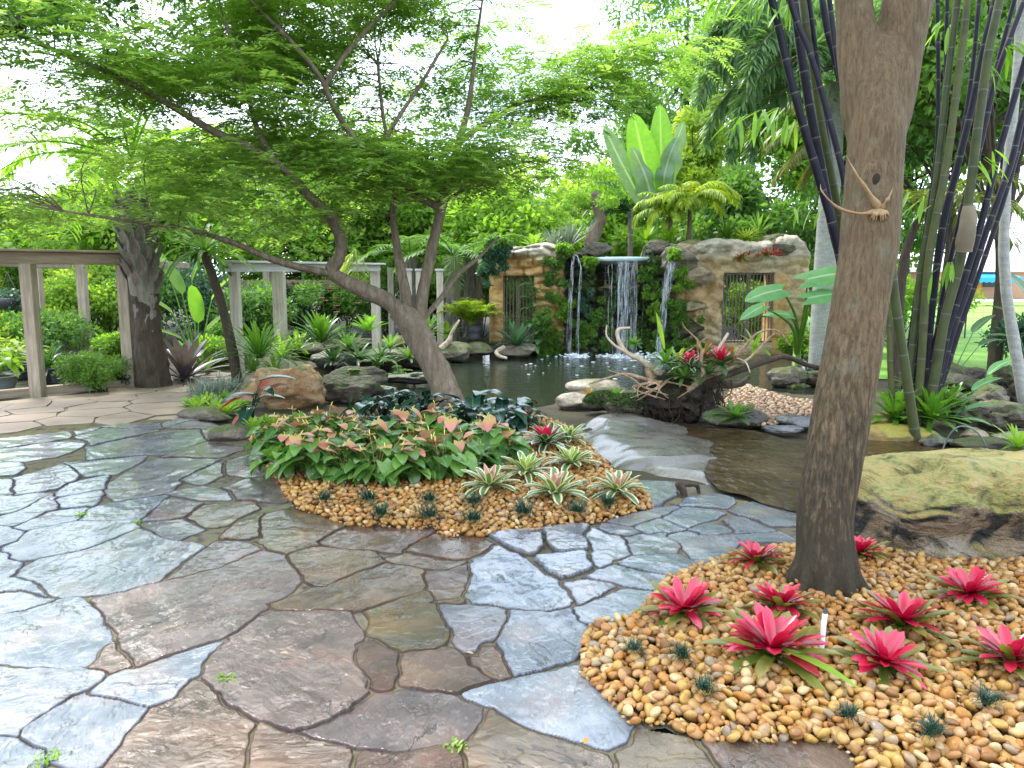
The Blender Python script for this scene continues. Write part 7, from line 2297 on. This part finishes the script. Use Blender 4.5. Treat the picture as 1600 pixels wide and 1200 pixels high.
CR = [
 [(1465, 0, .5), (1466, 150, .5), (1462, 250, .4), (1440, 400, .2), (1418, 560, 0)], [(1496, 0), (1480, 130), (1462, 290), (1440, 420), (1424, 560)], [(1512, 0), (1505, 60), (1480, 250), (1452, 400), (1440, 560)], [(1555, 0), (1540, 60), (1520, 160), (1496, 260), (1470, 370), (1448, 560)],
 [(1562, 0), (1545, 80), (1532, 170), (1515, 300), (1502, 400), (1476, 500), (1462, 580)], [(1600, 0), (1560, 110), (1540, 190), (1520, 280), (1496, 400), (1470, 500), (1450, 580)], [(1612, 60), (1580, 170), (1555, 260), (1530, 360), (1502, 450), (1480, 520), (1466, 585)], [(1625, 100), (1598, 180), (1578, 260), (1545, 350), (1515, 440), (1490, 510), (1472, 580)], [(1530, 0), (1518, 120), (1494, 270), (1466, 420), (1446, 560)], [(1585, 0), (1556, 110), (1528, 230), (1500, 340), (1474, 460), (1456, 575)], [(1640, 60), (1606, 180), (1572, 300), (1536, 410), (1504, 500), (1478, 580)], [(1480, 0), (1476, 150), (1464, 300), (1448, 430), (1432, 560)],
 [(1372, 250), (1388, 370), (1399, 470), (1412, 560), (1424, 640)], [(1388, 480), (1390, 540), (1392, 590), (1395, 640)]]
yr = 8.4
br_ = thing('bamboo_clump', 'clump of stout green and black bamboo culms right of the forked trunk', 'bamboo', at(1450, yr, 0))
for k, c in enumerate(CR):
    dy = [.3, 0, -.1, .2, -.1, .2, .1, .3, .35, .45, .4, .5, -.6, .0][k]
    pts = [D(q[0], q[1], yr + dy) for q in c[::-1]]
    d = pts[0] - pts[1]
    pts = [pts[0] + d / (abs(d[2]) + 1e-6) * (pts[0][2] + .05)] + pts
    if c[0][1] <= 60:
        d = pts[-1] - pts[-2]; pts = pts + [pts[-1] + d / np.linalg.norm(d) * 2.2]
    culm(br_, pts, [4.2, 6.5, 7, 6.5, 8.5, 5.5, 6.5, 6.5, 4.5, 5, 5, 4, 8.5, 6][k] * .88 * yr / FPX, M_BAMBG if k in (1, 2, 4, 12, 13) else M_BAMB, (k * .37) % 1)
mb = MB()   # pale papery sheath
q = [D(1514, 322, yr - .35), D(1512, 350, yr - .35), D(1508, 378, yr - .32), D(1506, 392, yr - .3)]
tube(mb, spline(q, 10), np.array([.055, .066, .075, .082, .088, .09, .088, .084, .078, .08]), 14, .4, .08, 6, 2, cap=False)
mb.build('sheath', M_SHEATH, br_)
bleaf(br_, [(D(1490, 300, yr), D(1560, 230, yr - .2), 8, .3), (D(1470, 340, yr), D(1420, 300, yr - .2), 7, .3), (D(1500, 410, yr), D(1455, 430, yr - .2), 6, .28), (D(1520, 120, yr), D(1600, 60, yr), 12, .3), (D(1500, 60, yr), D(1430, 20, yr), 12, .3), (D(1560, 330, yr), D(1640, 300, yr), 10, .3)], 6)
# drooping yellow palm right
o = thing('yellow_palm', 'drooping yellow-green palm fronds hanging behind the right bamboo', 'palm', at(1405, 11.5))
mb = MB(); tube(mb, spline([at(1405, 11.5), D(1410, 420, 11.5), D(1440, 330, 11.5)], 12), np.linspace(.09, .05, 12), 8, 0, .1, 4, 2); mb.build('trunk', M_BARK_D, o)
mb, rb = MB(), MB(); rs = np.random.RandomState(6)
fronds(mb, rb, D(1440, 335, 11.5), [(math.radians(a), math.radians(e), L, d) for a, e, L, d in [(10, 40, 1.7, 1.8), (350, 55, 1.9, 2.0), (30, 30, 1.7, 1.7), (330, 35, 1.6, 1.8), (180, 60, 1.2, 2.0), (200, 40, 1.1, 1.8), (270, 50, 1.3, 1.9), (60, 50, 1.6, 1.8), (0, 20, 1.6, 1.5)]], 40, .28, .035, .9, rs)
mb.build('fronds', M_COCO, o); rb.build('frond_stems', M_ARECA, o)
# green bromeliads under the bamboo
for k, (px, py, y, n, L, lab) in enumerate([(1400, 655, 8.3, 46, .48, 'glossy green bromeliad nearest the forked trunk under the bamboo'), (1455, 655, 8.2, 44, .5, 'glossy green bromeliad in front of the stout bamboo'), (1440, 615, 9.0, 40, .46, 'yellow-green bromeliad behind the dark front culm'), (1482, 636, 8.8, 34, .4, 'spreading green bromeliad toward the rock pile')]):
    bromeliad(lab, D(px, py, y), n, L, .055, M_GREENBROM, 110 + k, (1.4, .0), .8, group='green bromeliads under the right bamboo')
bromeliad('bright lime fern-like tuft behind the boulder at the right edge', P(1590, 700), 40, .35, .03, M_LIME, 120, (1.3, .1), .9, 'lime_tuft', 'plant', 'lance')
paddles('pale_leaf_plant', 'pale broad-leaved plant leaning across the right rock pile', D(1490, 655, 8.6), [(D(1520, 610, 8.5), .3, .5, .45, .16), (D(1510, 640, 8.4), .1, .3, .4, .15), (D(1500, 655, 8.3), -.6, .1, .3, .14), (D(1545, 585, 8.6), .4, .6, .4, .14)], M_EAR, stemr=.008, prof='lance')
o = thing('garden_hose', 'thin grey hose arching up behind the boulder', 'hose', P(1480, 705))
mb = MB(); y = P(1480, 705)[1]
tube(mb, spline([PD(1470, 712, y), PD(1478, 690, y), PD(1490, 672, y - .05), PD(1505, 666, y - .08), PD(1525, 674, y - .1), PD(1538, 692, y - .1), PD(1545, 712, y - .1)], 30), .008, 8); mb.build('tube', M_HOSE, o)
for k, q in enumerate([[(1555, 540), (1540, 500), (1520, 470)], [(1500, 590), (1508, 560), (1512, 520)]]): pass
paddles('canna_plant', 'grey-green broad leaves before the lawn beside the bamboo', at(1490, 12, 0), [(D(1500, 500, 12), .9, 1.0, .65, .2), (D(1520, 520, 12), .3, .8, .5, .2), (D(1480, 520, 12), 2.4, .7, .5, .18), (D(1530, 540, 12), .1, .4, .45, .2), (D(1465, 500, 12), 2.6, .9, .5, .16)], M_BANANAG, stemr=.01)
paddles('canna_plant', 'broad-leaved plant standing right of the slim curving trunk', at(1625, 11, 0), [(D(1600, 500, 11), 2.8, .6, .55, .2), (D(1610, 470, 11), 2.0, 1.0, .6, .22), (D(1630, 480, 11), .6, .8, .6, .2), (D(1595, 530, 11), 3.0, .3, .5, .18)], M_BANANAG, stemr=.01)
# --- elephant ear by the wide gate
eb = D(1245, 555, 15.0)
o = thing('elephant_ear', 'large elephant-ear plant with pale green leaves right of the wide gate', 'elephant ear', eb)
sb, mb = MB(), MB()
for (px, py, y, az, el, L, W, dr) in [(1222, 452, 14.4, 3.5, -.12, .85, .46, .3), (1262, 436, 14.2, -.15, .28, 1.1, .56, .5), (1262, 466, 13.9, .05, .25, .85, .40, .4), (1192, 478, 14.0, 3.65, -.32, .60, .24, .2), (1235, 492, 14.6, 3.0, .2, .5, .24, .5)]:
    t_ = D(px, py, y)
    tube(sb, spline([eb, (eb + t_) / 2 + [(t_[0] - eb[0]) * -.2, 0, .1], t_], 12), np.linspace(.05, .012, 12), 8, .6)
    straps(mb, [t_], [az], [el], [L], [W], [dr], 12, 'ear', -.12, [.5], .22, roll=.62 if math.cos(az) > 0 else -.62, wave=.06)
tube(sb, [eb + [0, 0, -.2], eb + [0, 0, .25]], [.09, .06], 10, .8)
mb.build('leaves', M_EAR, o); sb.build('stalks', M_FERN, o)
# ------------------------------------------------------------------ root stump with driftwood
sp_ = P(1062, 658)
yS = sp_[1] + .35
s = scale_at([0, yS, .4])
v, f = rock_shape((60 * s, 45 * s, 46 * s), 77, 5, .28, 3, pit=.35, freq=1.8)
loc = np.array([D(1062, 620, yS)[0], yS, .22])
o = thing('root_stump', 'dark upturned root ball with branching driftwood arms at the pond edge', 'driftwood stump', [loc[0], loc[1], 0])
mb = MB(); mb.add(v + loc, f)
rs = np.random.RandomState(17)
for k in range(90):
    a = rs.rand() * 6.283
    p0 = loc + np.array([math.cos(a) * 60 * s, math.sin(a) * 42 * s, rs.uniform(-.1, .25)])
    tube(mb, spline([p0, p0 + [rs.normal() * .06, -.05 + rs.normal() * .03, -.12], p0 + [rs.normal() * .1, -.04, -.3]], 6), np.linspace(.012, .003, 6), 4, cap=False)
mb.build('root_ball', M_STUMP, o)
def arm(pts, r0, r1, mat=M_DRIFT, dy=0.0, nm='branch', rough=.18):
    q = spline(np.array([D(p[0], p[1], yS + (p[2] if len(p) > 2 else 0) + dy) for p in pts]), 10 * len(pts))
    mb = MB(); tube(mb, q, np.linspace(r0, r1, len(q)) * s * .46, 10, 0, rough, 9, int(pts[0][0])); mb.build(nm, mat, o)
arm([(1045, 600), (1022, 578), (1000, 562, -.1), (978, 550, -.15), (966, 530, -.15), (966, 515, -.1), (984, 512, -.05)], 13, 4, M_DRIFTP)
arm([(980, 551, -.15), (962, 541, -.2), (948, 525, -.2), (948, 508, -.15)], 6, 2, M_DRIFTP)
arm([(1040, 605), (1018, 590, -.1), (1012, 575, -.1)], 16, 11, M_DRIFT)
arm([(1035, 600, -.1), (1000, 590, -.25), (975, 585, -.3), (945, 592, -.3), (920, 600, -.3)], 8, 2.5)
arm([(1030, 610, -.2), (1005, 605, -.35), (985, 590, -.35), (950, 578, -.3)], 4, 1.5)
arm([(1070, 605, -.1), (1120, 592, -.2), (1165, 575, -.1), (1205, 562, 0), (1230, 558, .1), (1260, 570, .2), (1280, 574, .3)], 12, 7, M_BARK_D)
arm([(1080, 600, -.25), (1130, 580, -.3), (1170, 560, -.2), (1200, 530, -.1), (1210, 522, -.1)], 6, 3, M_DRIFT)
arm([(1140, 570, -.05), (1160, 545, 0), (1185, 520, 0), (1215, 517, 0), (1235, 540, 0)], 6, 2)
arm([(1105, 585, -.1), (1120, 550, -.1), (1132, 530, -.1), (1138, 520, -.1)], 8, 4, M_DRIFTP)
arm([(1150, 560, -.2), (1165, 566, -.35), (1172, 582, -.4)], 4, 2, M_DRIFTP)
arm([(1095, 575, 0), (1090, 545, 0), (1088, 530, 0), (1070, 512, 0), (1066, 503, 0)], 4, 1.2)
arm([(1060, 560, 0), (1090, 538, 0), (1110, 523, 0)], 3, 1.2)
arm([(1075, 610, -.3), (1098, 590, -.38), (1095, 560, -.3), (1100, 545, -.3)], 10, 5, M_DRIFT)
arm([(1140, 598, .1), (1090, 600, -.1), (1150, 602, .15), (1170, 590, .3)], 14, 9, M_BARK_D)
for k in range(10):
    x = rs.uniform(1015, 1050)
    arm([(x, 596, -.25), (x + rs.normal() * 16, 606, -.4), (x + rs.normal() * 22, 616 + rs.rand() * 10, -.42)], 3.2, 1)
# bromeliads on the stump
SB = [(1078, 560, -.25, .30, M_VARIG, M_PINK, 'pink and white striped bromeliad on the stump, left of the pink star'), (1126, 556, -.25, .36, M_L_DARK, M_PINK, 'hot pink star-shaped bromeliad on the driftwood stump')]
for k, (px, py, dy, L, m1, m2, lab) in enumerate(SB):
    rs = np.random.RandomState(130 + k)
    simple_plant('stump_bromeliad', lab, 'bromeliad', D(px, py + 14, yS + dy), [('leaves', m1, lambda mb: rosette(mb, 18, L, .06, .8, .0, .6, 'strap', rs)), ('bracts', m2, lambda mb: rosette(mb, 15, L * .68, .055, 1.3, .35, .3, 'lance', rs, 6, .28, .05))])
for k, (px, py, dy, L, m, n, lab) in enumerate([(1040, 560, -.1, .30, M_GREENBROM, 24, 'yellow-green bromeliad at the left of the stump top'), (1068, 582, -.3, .26, M_L_MID, 30, 'green orchid leaves hanging from the stump front'), (1100, 548, .0, .28, M_RUST, 16, 'rust-orange bromeliad at the stump top'), (1142, 555, -.1, .26, M_RUST, 14, 'rusty bromeliad right of the pink star'), (1105, 578, -.35, .26, M_L_DARK, 22, 'dark glossy bromeliad below the pink star'), (1060, 556, .1, .26, M_LIME, 18, 'light green bromeliad behind the striped one on the stump'), (1180, 535, .1, .3, M_LIME, 12, 'lime air plant caught in the right driftwood branches'), (990, 530, -.1, .12, M_L_MID, 20, 'tiny green air plant on the pale forked driftwood arm')]):
    bromeliad(lab, D(px, py + 8, yS + dy), n, L, .045, m, 140 + k, (1.3, -.1), .8)
o = thing('sword_leaf', 'single yellow-green sword leaf standing up from the stump', 'leaf', D(1038, 545, yS))
mb = MB(); straps(mb, [[0, 0, 0]], [math.pi], [1.35], [.45], [.055], [.05], 10, 'lance', .2, [.9], roll=1.1); mb.build('blade', M_LIME, o, world=False)
# green moss plants left of the stump
for k, (px, py, r, m, lab) in enumerate([(945, 640, .20, M_MOSSL, 'dark mossy cushion left of the stump by the pale stones'), (985, 648, .24, M_MOSSL, 'larger dark mossy cushion against the stump')]):
    p = P(px, py); rs = np.random.RandomState(150 + k)
    o = thing('moss_cushion', lab, 'moss', p)
    v, f = rock_shape((r * 1.3, r, r * .6), 150 + k, 4, .25, 2)
    mb = MB(); mb.add(v + [0, 0, .1], f); mb.build('mound', M_R_MOSSY, o, world=False)
    mb = MB(); u = unit(1600, rs); u[:, 2] = np.abs(u[:, 2]); leaves(mb, u * [r * 1.3, r, r * .62] + [0, 0, .1], u + unit(1600, rs) * .8, u + unit(1600, rs) * .5, .035, .02, rs.rand(1600)); mb.build('moss_leaves', m, o, world=False)
bromeliad('bright yellow-green fern rosette on the mossy cushion', D(1000, 622, P(990, 645)[1]), 34, .16, .03, M_LIME, 160, (1.0, -.1), .5)
bromeliad('green rosette with rusty tips between the mossy cushions', D(962, 620, P(960, 640)[1]), 22, .18, .035, M_GREENBROM, 161, (1.2, .0), .5)
bromeliad('olive bromeliad beside the smaller pale stone', D(920, 618, P(930, 630)[1]), 18, .16, .03, M_RUST, 162, (1.2, .1), .5)
bromeliad('green and bronze bromeliad at the right foot of the stump', P(1150, 652, .12), 26, .26, .06, M_L_MID, 163, (1.1, .0), .5)
bromeliad('bronze bromeliad nearest the pink pebbles', P(1168, 650, .1), 18, .22, .05, M_BROM, 164, (1.1, .0), .5)
# white driftwood by the pale rock and bent root at the slate
def drift(name, label, pix, y, r0, r1, mat, cat='driftwood'):
    q = spline(np.array([PD(px, py, y + (d if d else 0)) for px, py, d in pix]), 12 * len(pix))
    o_ = thing(name, label, cat, q[0])
    mb = MB(); tube(mb, q, np.linspace(r0, r1, len(q)), 9, 0, .2, 9, 3); mb.build('limb', mat, o_)
    return o_
drift('driftwood', 'short pale driftwood stick beside the agave-like rosette', [(788, 542, 0), (776, 550, -.1), (780, 556, -.2), (792, 560, -.3)], 16.9, .06, .03, M_DRIFTP)
drift('driftwood', 'white branching driftwood left of the small lime palm', [(690, 545, 0), (702, 532, 0), (706, 520, 0), (718, 500, 0)], 16.5, .07, .02, M_DRIFTP)
yk = P(1065, 775)[1]
drift('bent_root', 'dark bent root poking up between the raised slate and the flat rock', [(1052, 792, -.05), (1068, 778, 0), (1066, 764, 0), (1060, 757, 0), (1072, 757, .05), (1088, 758, .1), (1092, 770, .1), (1094, 776, .1)], yk, .035, .010, M_BARK_D, 'root')
drift('edging_board', 'thin weathered wooden edging strip along the front of the island gravel', [(800, 831, 0), (860, 825, .12), (935, 819, .30)], P(800, 833)[1], .016, .014, M_BROWNBEAM, 'edging')
# moss tufts in the joints
for k, (px, py, n) in enumerate([(78, 1188, 60), (712, 1172, 26), (352, 1062, 30), (214, 818, 40), (128, 806, 34)]):
    rs = np.random.RandomState(170 + k)
    lab = ['bright green weed sprouting between slabs at the lower left corner', 'tiny green weed in a joint at the lower middle', 'small moss tuft in the joint beside the big brown slab', 'moss tuft in the joint right of the pale slabs', 'moss tuft in the joint among the pale blue slabs'][k]
    o = thing('weed', lab, 'weed', P(px, py, -.005))
    mb = MB(); p = np.stack([rs.normal(size=n) * .022, rs.normal(size=n) * .022, rs.rand(n) * .01], -1)
    straps(mb, p, rs.rand(n) * 6.28, rs.uniform(.3, 1.3, n), rs.uniform(.015, .03, n), .010, .5, 3, 'lance', .2, rs.rand(n)); mb.build('leaves', M_LIME, o, world=False)
# fallen leaves
rs = np.random.RandomState(180)
FL = [(443, 1020, 'flat on the big brown slab'), (915, 1158, 'at the tip of the pale pointed slab'), (735, 1020, 'on the small slab near the pale ridged ones')]
for k, (px, py, w) in enumerate(FL):
    mb = MB(); straps(mb, [[-.015, 0, 0]], [0], [.1], [.04], [.018], [.3], 5, 'lance', .2, [.5])
    lf = mb.build('fallen_leaf', M_FLORANGE if k == 1 else M_DRYLEAF, world=False); lf.location = P(px, py, .045 if k == 1 else .022); lf.rotation_euler = (0, 0, k * 1.3)
    tag(lf, 'tiny fallen leaf ' + w, 'leaf')
